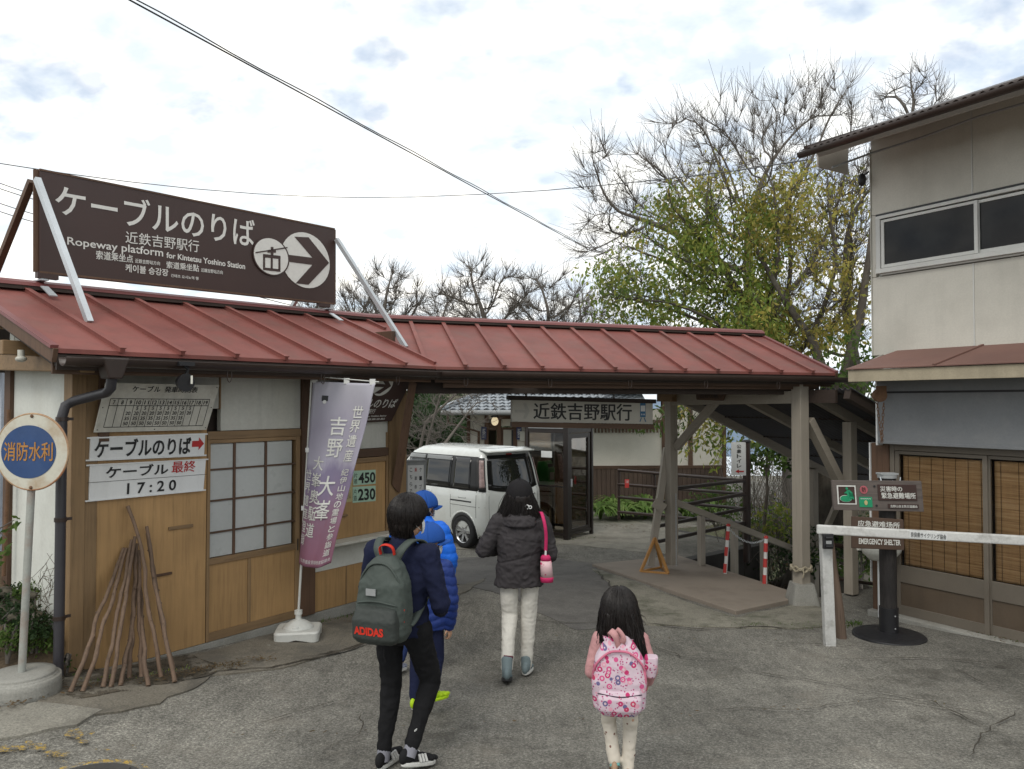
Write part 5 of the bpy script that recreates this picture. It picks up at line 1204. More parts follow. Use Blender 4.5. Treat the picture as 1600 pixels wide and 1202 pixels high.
# ------------------------------------------------------------ barrier
bp0 = at(1293, 998, 7.25); bp0.z = gz(bp0.x, bp0.y)
m_wpole = mat('scuffed_white_paint', (.52, .52, .50), .6, .06, 6, .08, 60, .1, dirt=(.2, .19, .17), dirtamt=.6, dirtscale=9)
bar = thing('barrier', 'white steel swing barrier with a black hinge and a long level bar', 'barrier', tuple(bp0))
hb_ = at(1290, 822, 7.25).z - bp0.z
b = MB(); b.beam((.02, 0, -.02), (-.015, 0, hb_ - .0), .1, .075, (0, 1, 0)); obj('post', b, m_wpole, bar, .008)
p_l, p_r = at(1276, 827, 7.2) - bp0, at(1680, 849, 6.75) - bp0
b = MB(); b.beam(p_l, p_r, .05, .085); obj('bar', b, m_wpole, bar, .012)
p = at(1290, 846, 7.2) - bp0; b = MB(); b.box(p + V(0, -.055, .01), (.10, .03, .14)); obj('hinge_plate', b, m_blackm, bar, .008)
for dz in (.045, -.035): b = MB(); b.tube([p + V(-.03, -.075, dz), p + V(.03, -.075, dz)], .014, 8); obj('hinge_barrel', b, m_blackm, bar)
b = MB(); b.box(p + V(0, -.073, .003), (.05, .006, .03)); obj('hinge_label', b, m_greym, bar)
d_ = (p_r - p_l).normalized(); nrm = V(d_.y, -d_.x, 0).normalized()
def onbar(u, v):
    o_ = bp0 + p_l + nrm * .026; rr = ray(u, v); k_ = (o_ - CAM).dot(nrm) / rr.dot(nrm); return CAM + rr * k_ - bp0
q = [onbar(1421, 841), onbar(1480, 845), onbar(1480, 834), onbar(1421, 829)]
b = MB(); b.prism(q, nrm * .002); lb_ = obj('label_plate', b, m_white, bar); f = quadfn(q[0], q[1], q[3], q[2], nrm * .004); text_fit('奈良県サイクリング協会', lambda a, c: f(.03 + .94 * a, .15 + .7 * c), m_black, lb_, .01)
# leaning stake and washbasin
b = MB(); a, c = at(1315, 984, 7.5), at(1296, 838, 7.55); a.z = gz(a.x, a.y) - .03
b.tube([a, a.lerp(c, .3) + V(.01, 0, 0), a.lerp(c, .7), c], [.05, .045, .04, .035], 9); tag(obj('wooden_stake', b, wood('grey_brown_stake', (.13, .09, .065), 'z', .85)), 'leaning weathered wooden stake just behind the white barrier post', 'stake')
wbn = at(1377, 860, 8.3); t = thing('washbasin', 'old white outdoor washbasin behind the charred signpost', 'washbasin', tuple(wbn))
m_por = mat('white_porcelain', (.6, .6, .55), .2, .05)
def basin(a, c):
    t_ = 2 * PI * a; prof = [(.0, -.10), (.12, -.10), (.19, -.02), (.21, .04), (.2, .05), (.18, .03), (.12, -.06), (.0, -.07)]; i = min(int(c * 7), 6); f_ = c * 7 - i
    r = prof[i][0] * (1 - f_) + prof[i + 1][0] * f_; z = prof[i][1] * (1 - f_) + prof[i + 1][1] * f_; return V(math.cos(t_) * r * 1.05, math.sin(t_) * r * .8, z)
b = MB(); b.grid(basin, 28, 21); obj('bowl', b, m_por, t); b = MB(); b.prism([(-.2, .12, -.03), (.2, .12, -.03), (.2, .12, .08), (-.02, .12, .16), (-.2, .12, .08)], (0, .05, 0)); obj('back_ledge', b, m_por, t, .015)
b = MB(); b.tube([(0, .05, -.09), (0, .05, gz(wbn.x, wbn.y) - wbn.z)], .02, 8); obj('waste_pipe', b, m_white, t); b = MB(); b.tube([(.02, .1, .1), (.02, .1, .18), (.02, -.02, .2), (.02, -.03, .16)], .01, 8); obj('tap', b, m_galv, t)
# ------------------------------------------------------------ parked white minivan
VA = rad(44)
van = thing('parked_van', 'small white boxy van parked behind the ticket building, its back towards the woman', 'van', (.04, 13.44, gz(.04, 13.6) + .005), VA)
m_vw = mat('white_car_paint', (.62, .645, .62), .22, .03, 1, .01, 30, 0, spec=.5, coat=.7, piece=0, dirt=(.42, .41, .36), dirtamt=.3, dirtscale=2.5)
m_vg = bpy.data.materials.new('tinted_car_glass'); k = NT(m_vg); k.b.inputs['Base Color'].default_value = (.006, .007, .007, 1); k.b.inputs['Roughness'].default_value = .02; k.b.inputs['Specular IOR Level'].default_value = .6
k.i(k.b.inputs['Base Color'], k.mix(k.noise(2.5, 3), (.004, .005, .005), (.02, .02, .02)))
m_vb = mat('black_trim', (.012, .012, .012), .5, .2, 5)
m_tyre = mat('tyre_rubber', (.015, .015, .016), .85, .2, 8, .1, 60, .2)
m_chr = mat('alloy_silver', (.45, .46, .47), .25, .05, 5, .03, 60, 0, metal=.8)
HWZ = [(.22, .67), (.30, .705), (.45, .73), (.75, .7375), (.95, .728), (1.02, .71), (1.35, .665), (1.55, .628), (1.63, .595), (1.685, .53), (1.715, .42), (1.735, .22), (1.74, 0.)]
zz_, hh_ = zip(*HWZ)
def vhw(z): return float(np.interp(z, zz_, hh_))
def vyr(z): return float(np.interp(z, [.2, .45, .95, 1.05, 1.55, 1.66, 1.72, 1.74], [.04, 0, .02, .04, .15, .20, .32, .5]))
def vyf(z): return float(np.interp(z, [.2, .45, .75, .9, 1.0, 1.6, 1.7, 1.74], [3.36, 3.4, 3.36, 3.2, 2.85, 2.2, 2.0, 1.8]))
def vsx(s): return 1 - .11 * max(0, 1 - s / .05) ** 2.4 - .16 * max(0, 1 - (1 - s) / .12) ** 2.2
def vside(s, z, off=0., sg=-1):
    return V(sg * (vhw(z) * vsx(s) + off * (1 if z < 1.66 else .3)), vyr(z) + (vyf(z) - vyr(z)) * s - (off if s < .02 else 0), z + (off if z > 1.6 else 0))
def vs_of(y, z): return (y - vyr(z)) / (vyf(z) - vyr(z))
b = MB(); zs_ = [.22, .26, .30, .38, .45, .6, .75, .85, .95, 1.0, 1.05, 1.2, 1.35, 1.5, 1.6, 1.65, 1.685, 1.71, 1.73, 1.7395]
ss_ = [0, .006, .014, .025, .04, .06] + [.1 + .8 * i / 20 for i in range(21)] + [.93, .96, .98, 1]
ring = [(sg, z) for sg, zl_ in ((-1, zs_), (1, zs_[::-1])) for z in zl_]
vs = [vside(s, z, 0, sg) for s in ss_ for sg, z in ring]; n = len(ring)
fs = [(i * n + k_, i * n + k_ + 1, (i + 1) * n + k_ + 1, (i + 1) * n + k_) for i in range(len(ss_) - 1) for k_ in range(n - 1)] + [(i * n + n - 1, i * n, (i + 1) * n, (i + 1) * n + n - 1) for i in range(len(ss_) - 1)]
b.add(vs, fs, True)
def vrear(k_, z, off=0.): return V(k_ * vhw(z) * vsx(0), vyr(z) - .035 * (1 - k_ * k_) - off, z)
for end in (0, 1):
    kk = [-1 + 2 * i / 12 for i in range(13)]
    f_ = (lambda k_, z: vrear(k_, z)) if end == 0 else (lambda k_, z: V(k_ * vhw(z) * vsx(1), vyf(z) + .05 * (1 - k_ * k_), z))
    vs = [f_(k_, z) for z in zs_ for k_ in kk]; b.add(vs, [(j * 13 + i, j * 13 + i + 1, (j + 1) * 13 + i + 1, (j + 1) * 13 + i) for j in range(len(zs_) - 1) for i in range(12)], True)
me = b.mesh('body', m_vw); bm = bmesh.new(); bm.from_mesh(me); bmesh.ops.remove_doubles(bm, verts=bm.verts, dist=.0015); bmesh.ops.recalc_face_normals(bm, faces=bm.faces); bm.to_mesh(me); bm.free()
body = obj('body', me, None, van)
def vpatch(name, y0, y1, z0, z1, m, off=.006, sg=-1, par=van, ny=10, nz=6, sl0=0., sl1=0., **k):
    b = MB(); b.slab(lambda a, c: (lambda z: vside(vs_of((y0 + sl0 * c) * (1 - a) + (y1 + sl1 * c) * a, z), z, off, sg))(z0 + (z1 - z0) * c), ny, nz, V(sg * (off + .004), 0, 0)); return obj(name, b, m, par, **k)
def rpatch(name, k0, k1, z0, z1, m, off=.006, par=van, nk=10, nz_=6, arch=0., **k):
    b = MB(); b.slab(lambda a, c: vrear(k0 + (k1 - k0) * a, z0 + (z1 - z0) * c + arch * (1 - (2 * a - 1) ** 2) * (1 - c), off), nk, nz_, V(0, -(off + .004), 0)); return obj(name, b, m, par, **k)
for sg in (-1, 1):
    vpatch('window_surround', .12, 2.5, 1.0, 1.575, m_vb, .003, sg, ny=24, sl0=.12, sl1=-.35)
    vpatch('side_window', .36, .82, 1.03, 1.55, m_vg, .007, sg, sl0=.05); vpatch('side_window', .90, 1.62, 1.03, 1.55, m_vg, .007, sg); vpatch('side_window', 1.70, 2.4, 1.03, 1.55, m_vg, .007, sg, sl1=-.33)
    vpatch('window_visor', .92, 1.62, 1.49, 1.56, m_greym, .022, sg); vpatch('window_visor', 1.68, 2.2, 1.49, 1.56, m_greym, .022, sg)
    vpatch('sill_trim', .9, 2.6, .24, .27, m_vb, .004, sg)
    for y, z0, z1 in ((.86, .3, 1.0), (1.66, .3, 1.0), (.18, .55, 1.0)): vpatch('panel_gap', y - .004, y + .004, z0, z1, m_vb, .0015, sg, ny=1)
    vpatch('slide_rail', .30, .86, .80, .822, m_vb, .004, sg); vpatch('panel_gap', .02, .86, .73, .737, m_vb, .0012, sg)
    for y in (1.5, 1.82):
        h_ = vpatch('door_handle', y - .09, y + .09, .885, .915, m_vw, .03, sg); vpatch('handle_cup', y - .05, y + .05, .86, .93, m_greym, .003, sg)
    if sg < 0:
        for a_ in ((.45, .65, .86, .866), (.45, .65, 1.0 - .01, 1.0 - .004), (.45, .456, .86, .99), (.645, .651, .86, .99)): vpatch('fuel_lid_gap', *a_, m_vb, .0015, sg, ny=2, nz=1)
m_lens = mat('clear_red_lens', (.30, .22, .21), .12, .3, 20, .1, 40, 0)
for sg in (-1, 1):
    b = MB(); b.slab(lambda a, c: vside(.0 + .034 * a, 1.0 + .56 * c, .012, sg), 5, 10, V(sg * .01, -.01, 0)); obj('tail_lamp', b, m_vb, van)
    b = MB(); b.slab(lambda a, c: vside(.004 + .024 * a, 1.06 + .46 * c, .018, sg), 4, 12, V(sg * .008, -.008, 0)); obj('lamp_lens', b, m_lens, van)
rpatch('rear_window', -.93, .93, 1.03, 1.60, m_vg, .006, arch=-.07)
b = MB(); b.slab(lambda a, c: V((2 * a - 1) * .56, .06 + .24 * c - .04 * (1 - (2 * a - 1) ** 2), 1.672 + .045 * c), 12, 4, .03); obj('roof_spoiler', b, m_vw, van)
rpatch('hatch_gap', -.9, .9, .46, .468, m_vb, .0015, nz_=1); rpatch('hatch_gap', -.905, -.897, .47, 1.0, m_vb, .0015, nk=1); rpatch('hatch_gap', .897, .905, .47, 1.0, m_vb, .0015, nk=1)
rpatch('number_plate', -.26, .26, .62, .79, flat('plate_yellow', (.5, .4, .06), .5), .01); rpatch('garnish', -.4, .4, .82, .86, m_chr, .012)
rpatch('model_badge', .55, .8, .885, .9, m_chr, .01); rpatch('wiper', -.1, .5, 1.05, 1.065, m_vb, .02, nz_=1); rpatch('stop_lamp', -.12, .12, 1.60, 1.62, m_r, .012, nz_=1)
rpatch('bumper_lip', -.95, .95, .24, .30, m_vb, .008)
for sg in (-1, 1): rpatch('reflector', .62 * sg, .86 * sg, .36, .39, m_r, .008)
tyre = MB(); prof = [(.19, -.08), (.25, -.085), (.275, -.07), (.283, -.03), (.283, .03), (.275, .07), (.25, .085), (.19, .08)]
def tr(a, c):
    i = min(int(c * 7), 6); f_ = c * 7 - i; r = prof[i][0] * (1 - f_) + prof[i + 1][0] * f_; x = prof[i][1] * (1 - f_) + prof[i + 1][1] * f_; return V(x, math.cos(2 * PI * a) * r, math.sin(2 * PI * a) * r)
tyre.grid(tr, 40, 14); tyre_me = tyre.mesh('tyre', m_tyre)
rim = MB()
for i in range(40):
    t0, t1 = 2 * PI * i / 40, 2 * PI * (i + 1) / 40
    rim.add([(x, math.cos(t_) * r, math.sin(t_) * r) for t_ in (t0, t1) for x, r in ((.06, .2), (.075, .195), (.06, .18), (-.06, .18))], [(0, 1, 5, 4), (1, 2, 6, 5), (2, 3, 7, 6)])
rim_me = rim.mesh('rim', m_chr)
spoke = MB()
for i in range(7):
    t_ = 2 * PI * i / 7; d = V(0, math.cos(t_), math.sin(t_)); e = V(0, -math.sin(t_), math.cos(t_))
    spoke.prism([d * .03 - e * .025 + V(.05, 0, 0), d * .185 - e * .018 + V(.065, 0, 0), d * .185 + e * .03 + V(.065, 0, 0), d * .03 + e * .02 + V(.05, 0, 0)], (-.02, 0, 0))
spoke.tube([(.03, 0, 0), (.062, 0, 0)], .04, 16); spoke_me = spoke.mesh('spokes', m_chr)
for sg in (-1, 1):
    for y in (.52, 2.95):
        # wheel arch
        b = MB(); b.slab(lambda a, c: (lambda t_, r: V(sg * (vhw(max(.23, .28 + math.sin(t_) * r)) * 1.0 + .004), y + math.cos(t_) * r, max(.2, .28 + math.sin(t_) * r)))(-.2 + (PI + .4) * a, .25 + .085 * c), 24, 2, V(sg * .006, 0, 0)); obj('wheel_arch', b, m_vb, van)
        b = MB(); b.slab(lambda a, c: (lambda t_, r: V(sg * (vhw(max(.23, .28 + math.sin(t_) * r)) + .005 + .006 * math.sin(PI * c)), y + math.cos(t_) * r, max(.2, .28 + math.sin(t_) * r)))(-.25 + (PI + .5) * a, .335 + .03 * c), 24, 3, V(sg * .006, 0, 0)); obj('arch_lip', b, m_vw, van)
        wo = thing('wheel', '', '', (sg * .66, y, .283)); del wo['label']; del wo['category']; wo.parent = van
        if sg < 0: wo.rotation_euler = (0, 0, PI)
        obj('tyre', tyre_me, None, wo); obj('rim', rim_me, None, wo); obj('spokes', spoke_me, None, wo); b = MB(); b.tube([(.0, 0, 0), (.035, 0, 0)], .185, 24); obj('brake_disc', b, m_vb, wo)
b = MB(); b.bx(-.6, .6, .1, 3.2, .16, .5); obj('underbody', b, m_vb, van)
for sg in (-1, 1): b = MB(); b.ell((sg * .82, 2.42, 1.05), (.09, .06, .11)); obj('mirror', b, m_vw, van)
# ------------------------------------------------------------ trees and plants
def leafmat(name, cols, rough=.6):
    m = bpy.data.materials.new(name); k = NT(m); g = k.n('ShaderNodeNewGeometry')
    n = len(cols); c = k.ramp(g.outputs['Random Per Island'], [(i / max(1, n - 1), c) for i, c in enumerate(cols)])
    c = k.mix(1., c, k.ramp(k.noise(.9, 3), [(.35, .72), (.65, 1.3)]), 'MULTIPLY')
    k.i(k.b.inputs['Base Color'], c); k.b.inputs['Roughness'].default_value = rough; k.b.inputs['Specular IOR Level'].default_value = .25
    tr = k.n('ShaderNodeBsdfTranslucent'); k.i(tr.inputs['Color'], c); mx = k.t.nodes.new('ShaderNodeMixShader'); mx.inputs[0].default_value = .45
    k.t.links.new(k.b.outputs[0], mx.inputs[1]); k.t.links.new(tr.outputs[0], mx.inputs[2]); k.t.links.new(mx.outputs[0], k.t.nodes['Material Output'].inputs[0]); MATS[name] = m; return m
m_bark = mat('grey_brown_bark', (.07, .058, .046), .9, .25, 2, .35, 18, .8, grain=(2, 2, .6), dirt=(.13, .13, .10), dirtamt=.4)
m_twig = mat('bare_twig_bark', (.12, .105, .09), .9, .2, 1, .1, 30, .2)
m_leafA = leafmat('green_yellow_leaves', [(.10, .17, .035), (.16, .23, .045), (.22, .28, .06), (.34, .32, .07), (.12, .18, .04)])
m_leafY = leafmat('yellowing_leaves', [(.38, .31, .07), (.28, .27, .06), (.19, .22, .05), (.42, .32, .09), (.24, .24, .06)])
m_leafD = leafmat('dark_evergreen_leaves', [(.02, .042, .016), (.03, .06, .02), (.04, .07, .025), (.03, .05, .022)])
m_leafG = leafmat('fresh_green_leaves', [(.05, .10, .02), (.08, .14, .03), (.11, .16, .04), (.06, .11, .025)])
m_leafB = leafmat('dry_brown_leaves', [(.11, .075, .04), (.16, .11, .06), (.08, .055, .03), (.18, .14, .07)])
def colonize(att, base, step, infl, kill, iters, seed=1, trunk=None, bias=0.):
    rng = np.random.RandomState(seed)
    nodes = [np.array(base, float)]; par = [-1]
    if trunk:
        for p in trunk:
            a = nodes[-1]; d = np.array(p) - a; n = max(1, int(np.linalg.norm(d) / step))
            for k_ in range(1, n + 1): nodes.append(a + d * k_ / n); par.append(len(nodes) - 2)
    att = np.array(att, float)
    for it in range(iters):
        if not len(att): break
        P = np.array(nodes)
        d2 = ((att[:, None, :] - P[None, :, :]) ** 2).sum(2); idx = d2.argmin(1); dm = np.sqrt(d2[np.arange(len(att)), idx])
        act = dm < infl
        if not act.any(): 
            infl *= 1.5; continue
        new = {}
        for a_i in np.nonzero(act)[0]:
            v = (att[a_i] - P[idx[a_i]]) / max(dm[a_i], 1e-6); new.setdefault(idx[a_i], []).append(v)
        added = 0
        for i, vs in new.items():
            d = np.sum(vs, 0) + rng.normal(0, .25, 3) + np.array([0, 0, bias]); l = np.linalg.norm(d)
            if l < 1e-3: continue
            q = P[i] + d / l * step
            nodes.append(q); par.append(i); added += 1
        Q = np.array(nodes[-added:]) if added else P[:1]
        d2 = ((att[:, None, :] - Q[None]) ** 2).sum(2).min(1); att = att[np.sqrt(d2) > kill]
        if len(nodes) > 9000: break
    return np.array(nodes), par
def tree_mesh(nodes, par, tip, power=2.3, sides=5, rmax=None, twigs=0, twl=.5, seed=3, updir=.3, curve=0):
    n = len(nodes); kids = [[] for _ in range(n)]
    for i, p in enumerate(par):
        if p >= 0: kids[p].append(i)
    r = np.zeros(n)
    for i in range(n - 1, -1, -1): r[i] = tip if not kids[i] else sum(r[k_] ** power for k_ in kids[i]) ** (1 / power)
    if rmax: r = np.where(r > tip, tip + (r - tip) * (rmax - tip) / max(1e-6, r[0] - tip), r)
    b = MB(); stack = [(0, None)]
    paths = []
    def walk(s, pre):
        path = [pre, s] if pre is not None else [s]
        while kids[path[-1]]:
            ks = sorted(kids[path[-1]], key=lambda q: -r[q]); path.append(ks[0]); 
            for q in ks[1:]: paths_todo.append((q, path[-2]))
        return path
    paths_todo = [(0, None)]
    while paths_todo:
        s, pre = paths_todo.pop(); p = walk(s, pre)
        if len(p) < 2: continue
        rr = [r[i] for i in p]
        if pre is not None: rr[0] = rr[1]
        sd = sides if max(rr) > tip * 4 else (4 if max(rr) > tip * 2 else 3)
        b.tube([Vector(nodes[i]) for i in p], [float(x) for x in rr], sd, False)
    rng = random.Random(seed); tips = [i for i in range(n) if r[i] < tip * 3.4]
    for _ in range(twigs):
        i = rng.choice(tips); a = Vector(nodes[i]); pa = Vector(nodes[par[i]]) if par[i] >= 0 else a - V(0, 0, 1)
        d = (a - pa).normalized(); d = (d + Vector((rng.gauss(0, .5), rng.gauss(0, .5), rng.gauss(updir * .8, .4)))).normalized(); L_ = twl * rng.uniform(.5, 1.2)
        m1 = a + d * L_ * .5 + Vector((rng.gauss(0, .06), rng.gauss(0, .06), rng.gauss(0, .04))) * L_; e = a + (d + V(0, 0, .15)).normalized() * L_
        b.tube([a, m1, e], [tip * .75, tip * .6, tip * .35], 3, False)
    return b, r
def leaves(points, size, m, name, parent, seed=5, spread=.3, per=5, drop=.5, aspect=.45, spray=0):
    rng = np.random.RandomState(seed); P = np.repeat(np.array(points), per, 0); n = len(P)
    if spray:        # leaves strung along drooping twiglets
        dd = rng.normal(0, 1, (len(points), 3)); dd[:, 2] -= .5; dd /= np.linalg.norm(dd, axis=1)[:, None]
        P = P + np.repeat(dd, per, 0) * (np.tile(np.arange(per), len(points))[:, None] / per - .3) * spray
    P = P + rng.normal(0, spread, (n, 3))
    d = rng.normal(0, 1, (n, 3)); d[:, 2] -= drop; d /= np.linalg.norm(d, axis=1)[:, None]
    u = np.cross(d, rng.normal(0, 1, (n, 3))); u /= np.linalg.norm(u, axis=1)[:, None]; s = size * rng.uniform(.6, 1.3, (n, 1))
    nn = np.cross(d, u)
    v = np.stack([P, P + d * s * .5 + u * s * aspect * .5 + nn * s * .08, P + d * s, P + d * s * .5 - u * s * aspect * .5 + nn * s * .08], 1).reshape(-1, 3)
    me = bpy.data.meshes.new(name); me.vertices.add(n * 4); me.vertices.foreach_set('co', v.ravel()); me.loops.add(n * 4); me.loops.foreach_set('vertex_index', np.arange(n * 4)); me.polygons.add(n)
    me.polygons.foreach_set('loop_start', np.arange(n) * 4); me.update(); me.validate(); me.materials.append(m)
    o = link(bpy.data.objects.new(name, me), parent); o['kind'] = 'stuff'; return o
def inell(c, r, n, rng, hollow=0.):
    out_ = []
    while len(out_) < n:
        q = rng.uniform(-1, 1, 3); l = np.linalg.norm(q)
        if l < 1 and l > hollow: out_.append(np.array(c) + q * np.array(r))
    return out_
def build_tree(name, label, base, att, tip, step, trunk, rmax, leafsets=(), extra=(), twigs=0, twl=.5, infl=3., kill=.5, iters=60, seed=1, bark=m_bark, group=None, sides=6, updir=.3):
    root = thing(name, label, 'tree', tuple(base), 0, group)
    nodes, par = colonize(att, base, step, infl, kill, iters, seed, trunk)
    b, r = tree_mesh(nodes, par, tip, 2.6, sides, rmax, twigs, twl, seed, updir)
    b.xf(Matrix.Translation(-Vector(base))); obj('branches', b, bark, root, kind='stuff')
    for (sel, size, m, per, spread) in leafsets:
        pts = [nodes[i] - np.array(base) for i in range(len(nodes)) if r[i] < tip * 4.5 and sel(nodes[i])]
        pts += [p - np.array(base) for p in extra if sel(p)]
        if pts: leaves(pts, size, m, 'leaves', root, seed, spread, per, 1.1, .42, .75)
    return root
rng = np.random.RandomState(11)
# big leafy tree behind the stair shelter; trunk at right, low spreading limbs to the left
def P3(u, v, Y): return np.array(at(u, v, Y))
bt = P3(1290, 835, 14.5); att = []
for (u, v, Y, ru, rv, n) in ((1030, 460, 15, 105, 75, 330), (1150, 420, 15.5, 115, 110, 420), (1095, 330, 15.5, 95, 75, 260), (1240, 330, 15, 85, 85, 260), (1290, 440, 14.5, 80, 80, 260), (960, 480, 15, 45, 35, 70), (1230, 500, 14.5, 110, 55, 230), (1130, 245, 15.5, 50, 30, 60), (1180, 520, 14.6, 90, 45, 160), (1010, 390, 15, 60, 50, 120)):
    c = P3(u, v, Y); att += inell(c, (ru * Y / FPX, 1.5, rv * Y / FPX), n, rng, .2)
ext = []
for (u, v, Y, ru, rv, n) in ((1020, 440, 15, 115, 80, 620), (1150, 420, 15.3, 110, 100, 760), (1100, 330, 15.5, 90, 60, 420), (1250, 470, 14.5, 100, 90, 700), (1240, 330, 15, 90, 75, 420), (1180, 520, 14.6, 110, 45, 420)): ext += inell(P3(u, v, Y), (ru * Y / FPX, 1.5, rv * Y / FPX), n, rng, .3)
kA = lambda p: (p[0] / p[1] * FPX + 800 < 1190 or p[2] > 7.2)
def uv(p): return p[0] / p[1] * FPX + 800, 630 - (p[2] - 2.5) / p[1] * FPX
def leafA(p):
    u, v = uv(p); return (v > 285 + .25 * abs(u - 1100)) and (noise.noise(Vector(p) * 1.2) > -.05) and u < 1215 and v < 590
def leafYs(p):
    u, v = uv(p); return u >= 1170 and v > 260 and noise.noise(Vector(p) * 1.1) > .0 and v < 590
def topY(p):
    u, v = uv(p); return 235 < v < 380 and noise.noise(Vector(p) * 1.1 + V(4, 4, 4)) > .0
tr_ = [P3(1283, 760, 14.5), P3(1262, 680, 14.6), P3(1225, 590, 14.8)]
bigtree = build_tree('leafy_tree', 'large tree with green and yellowing leaves rising behind the sloping stair roof', bt, att, .0065, .2, tr_, .13,
    [(leafA, .115, m_leafA, 8, .05), (leafYs, .115, m_leafY, 7, .05), (topY, .10, m_leafY, 5, .06)], ext, 2600, .4, 4., .42, 70, 4, group=None)
# bare tree fanning up behind it
bt2 = P3(1235, 900, 19.); att = []
for (u, v, Y, ru, rv, n) in ((1160, 222, 19, 150, 70, 330), (1265, 185, 19, 90, 60, 260), (1010, 300, 19, 110, 60, 230), (950, 370, 18.5, 65, 60, 130), (1180, 300, 19, 150, 90, 330), (1290, 270, 19, 80, 120, 260), (930, 260, 18.5, 40, 20, 40), (1090, 190, 19, 60, 30, 50), (1320, 330, 18.5, 60, 120, 160), (1270, 480, 18, 90, 80, 140)):
    c = P3(u, v, Y); att += inell(c, (ru * Y / FPX, 2.0, rv * Y / FPX), n, rng, .1)
build_tree('bare_tree', 'tall bare winter tree fanning its twigs above the leafy tree', bt2, att, .0075, .26, [P3(1230, 700, 19), P3(1190, 560, 19), P3(1170, 470, 19)], .14, [], (), 4600, .75, 5., .5, 80, 9, m_twig, updir=.5)
# second leafy trunk at the right, behind the building
bt3 = P3(1318, 850, 16.); att = []
for (u, v, Y, ru, rv, n) in ((1310, 380, 16, 75, 80, 200), (1300, 510, 16, 80, 50, 140), (1350, 300, 16, 60, 60, 110)):
    att += inell(P3(u, v, Y), (ru * Y / FPX, 1.4, rv * Y / FPX), n, rng, .1)
build_tree('leafy_tree', 'second half-bare tree with yellow-green leaves close to the right building', bt3, att, .009, .24, [P3(1322, 700, 16), P3(1340, 590, 16)], .12, [(lambda p: noise.noise(Vector(p)) > -.05, .115, m_leafY, 9, .06)], (), 900, .5, 4., .5, 60, 14)
build_tree('bare_tree', 'small bare treetop showing over the right building roof', P3(1430, 560, 30), inell(P3(1425, 160, 30), (1.6, 1.3, 1.3), 150, rng), .012, .3, [P3(1428, 300, 30), P3(1426, 220, 30)], .12, [], (), 420, .8, 5., .45, 40, 21, m_twig)
# row of bare trees beyond the roofs
for i, (u, vt, Y, w_, lab) in enumerate(((600, 440, 36, 75, 'leftmost of the bare trees in the row above the roof'), (560, 470, 40, 60, 'low bare tree just right of the roof sign'), (690, 470, 44, 60, 'low bare tree between the tall one and the left ones'), (760, 425, 36, 85, 'tallest bare tree in the row, in the middle above the red roof'), (855, 440, 38, 75, 'bare tree leaning right in the row above the red roof'), (905, 475, 44, 65, 'rightmost bare tree of the row beside the leafy tree'), (490, 480, 42, 40, 'bare treetop just behind the right end of the roof sign'))):
    att = inell(P3(u, vt + 42, Y), (w_ * Y / FPX, 1.8, 52 * Y / FPX), 230, rng, .1) + inell(P3(u + random.uniform(-20, 20), vt, Y), (.5 * w_ * Y / FPX, .9, 26 * Y / FPX), 60, rng)
    build_tree('bare_tree', lab, P3(u, 720, Y), att, .015, .32, [P3(u + random.uniform(-8, 8), 580, Y), P3(u + random.uniform(-8, 8), 535, Y)], .16, [], (), 1100, .9, 5., .55, 50, 30 + i, m_twig, group='bare trees beyond the red roof', updir=.4)
# woods behind the notice box, seen under the roof
for i, (u, vt, Y, w_, lab) in enumerate(((640, 655, 26, 40, 'dark green bushy tree behind the notice box'), (700, 680, 29, 42, 'dark green bushy tree beside the station eave'), (600, 640, 34, 60, 'dark bushy tree hidden behind the ticket building end'), (740, 660, 38, 60, 'dark evergreen further back behind the station'), (665, 640, 42, 50, 'furthest dark evergreen above the van'))):
    root = thing('bushy_tree', lab, 'tree', tuple(at(u, 760, Y)), 0, 'dark trees behind the van'); pts = []
    for _ in range(26): c = P3(u + random.uniform(-w_, w_), vt + random.uniform(-22, 90), Y) + np.array([0, random.uniform(-1, 1), 0]) - np.array(root.location); pts += inell(c, (.9, .9, .55), 28, rng)
    leaves(pts, .22, m_leafD, 'foliage', root, i, .15, 7); b = MB(); b.tube([(0, 0, -3), (0, 0, 2)], [.2, .12], 6); obj('trunk', b, m_bark, root)
for i, (u, vt, Y) in enumerate(((650, 606, 70), (664, 612, 72), (678, 600, 75), (640, 616, 68), (700, 608, 78), (718, 614, 76))):
    root = thing('conifer', ['conifer leaning over the gap, left of the pair', 'shorter pointed conifer between two tall ones', 'tallest pointed conifer on the far slope', 'leftmost far conifer on the slope', 'conifer right of the tallest one', 'rightmost far conifer near the tiled roof'][i], 'tree', tuple(at(u, 700, Y)), 0, 'far conifers'); top = (at(u, vt, Y) - root.location).z
    pts = []
    for k_ in range(70):
        h = random.random(); r_ = (1 - h) * 1.5 * random.uniform(.3, 1); t_ = random.uniform(0, 2 * PI); pts.append((math.cos(t_) * r_, math.sin(t_) * r_, top * (.05 + .95 * h)))
    leaves(pts, .5, m_leafD, 'needles', root, i, .18, 10, 1.2); b = MB(); b.tube([(0, 0, -4), (0, 0, top * .97)], [.2, .03], 6); obj('trunk', b, m_bark, root)
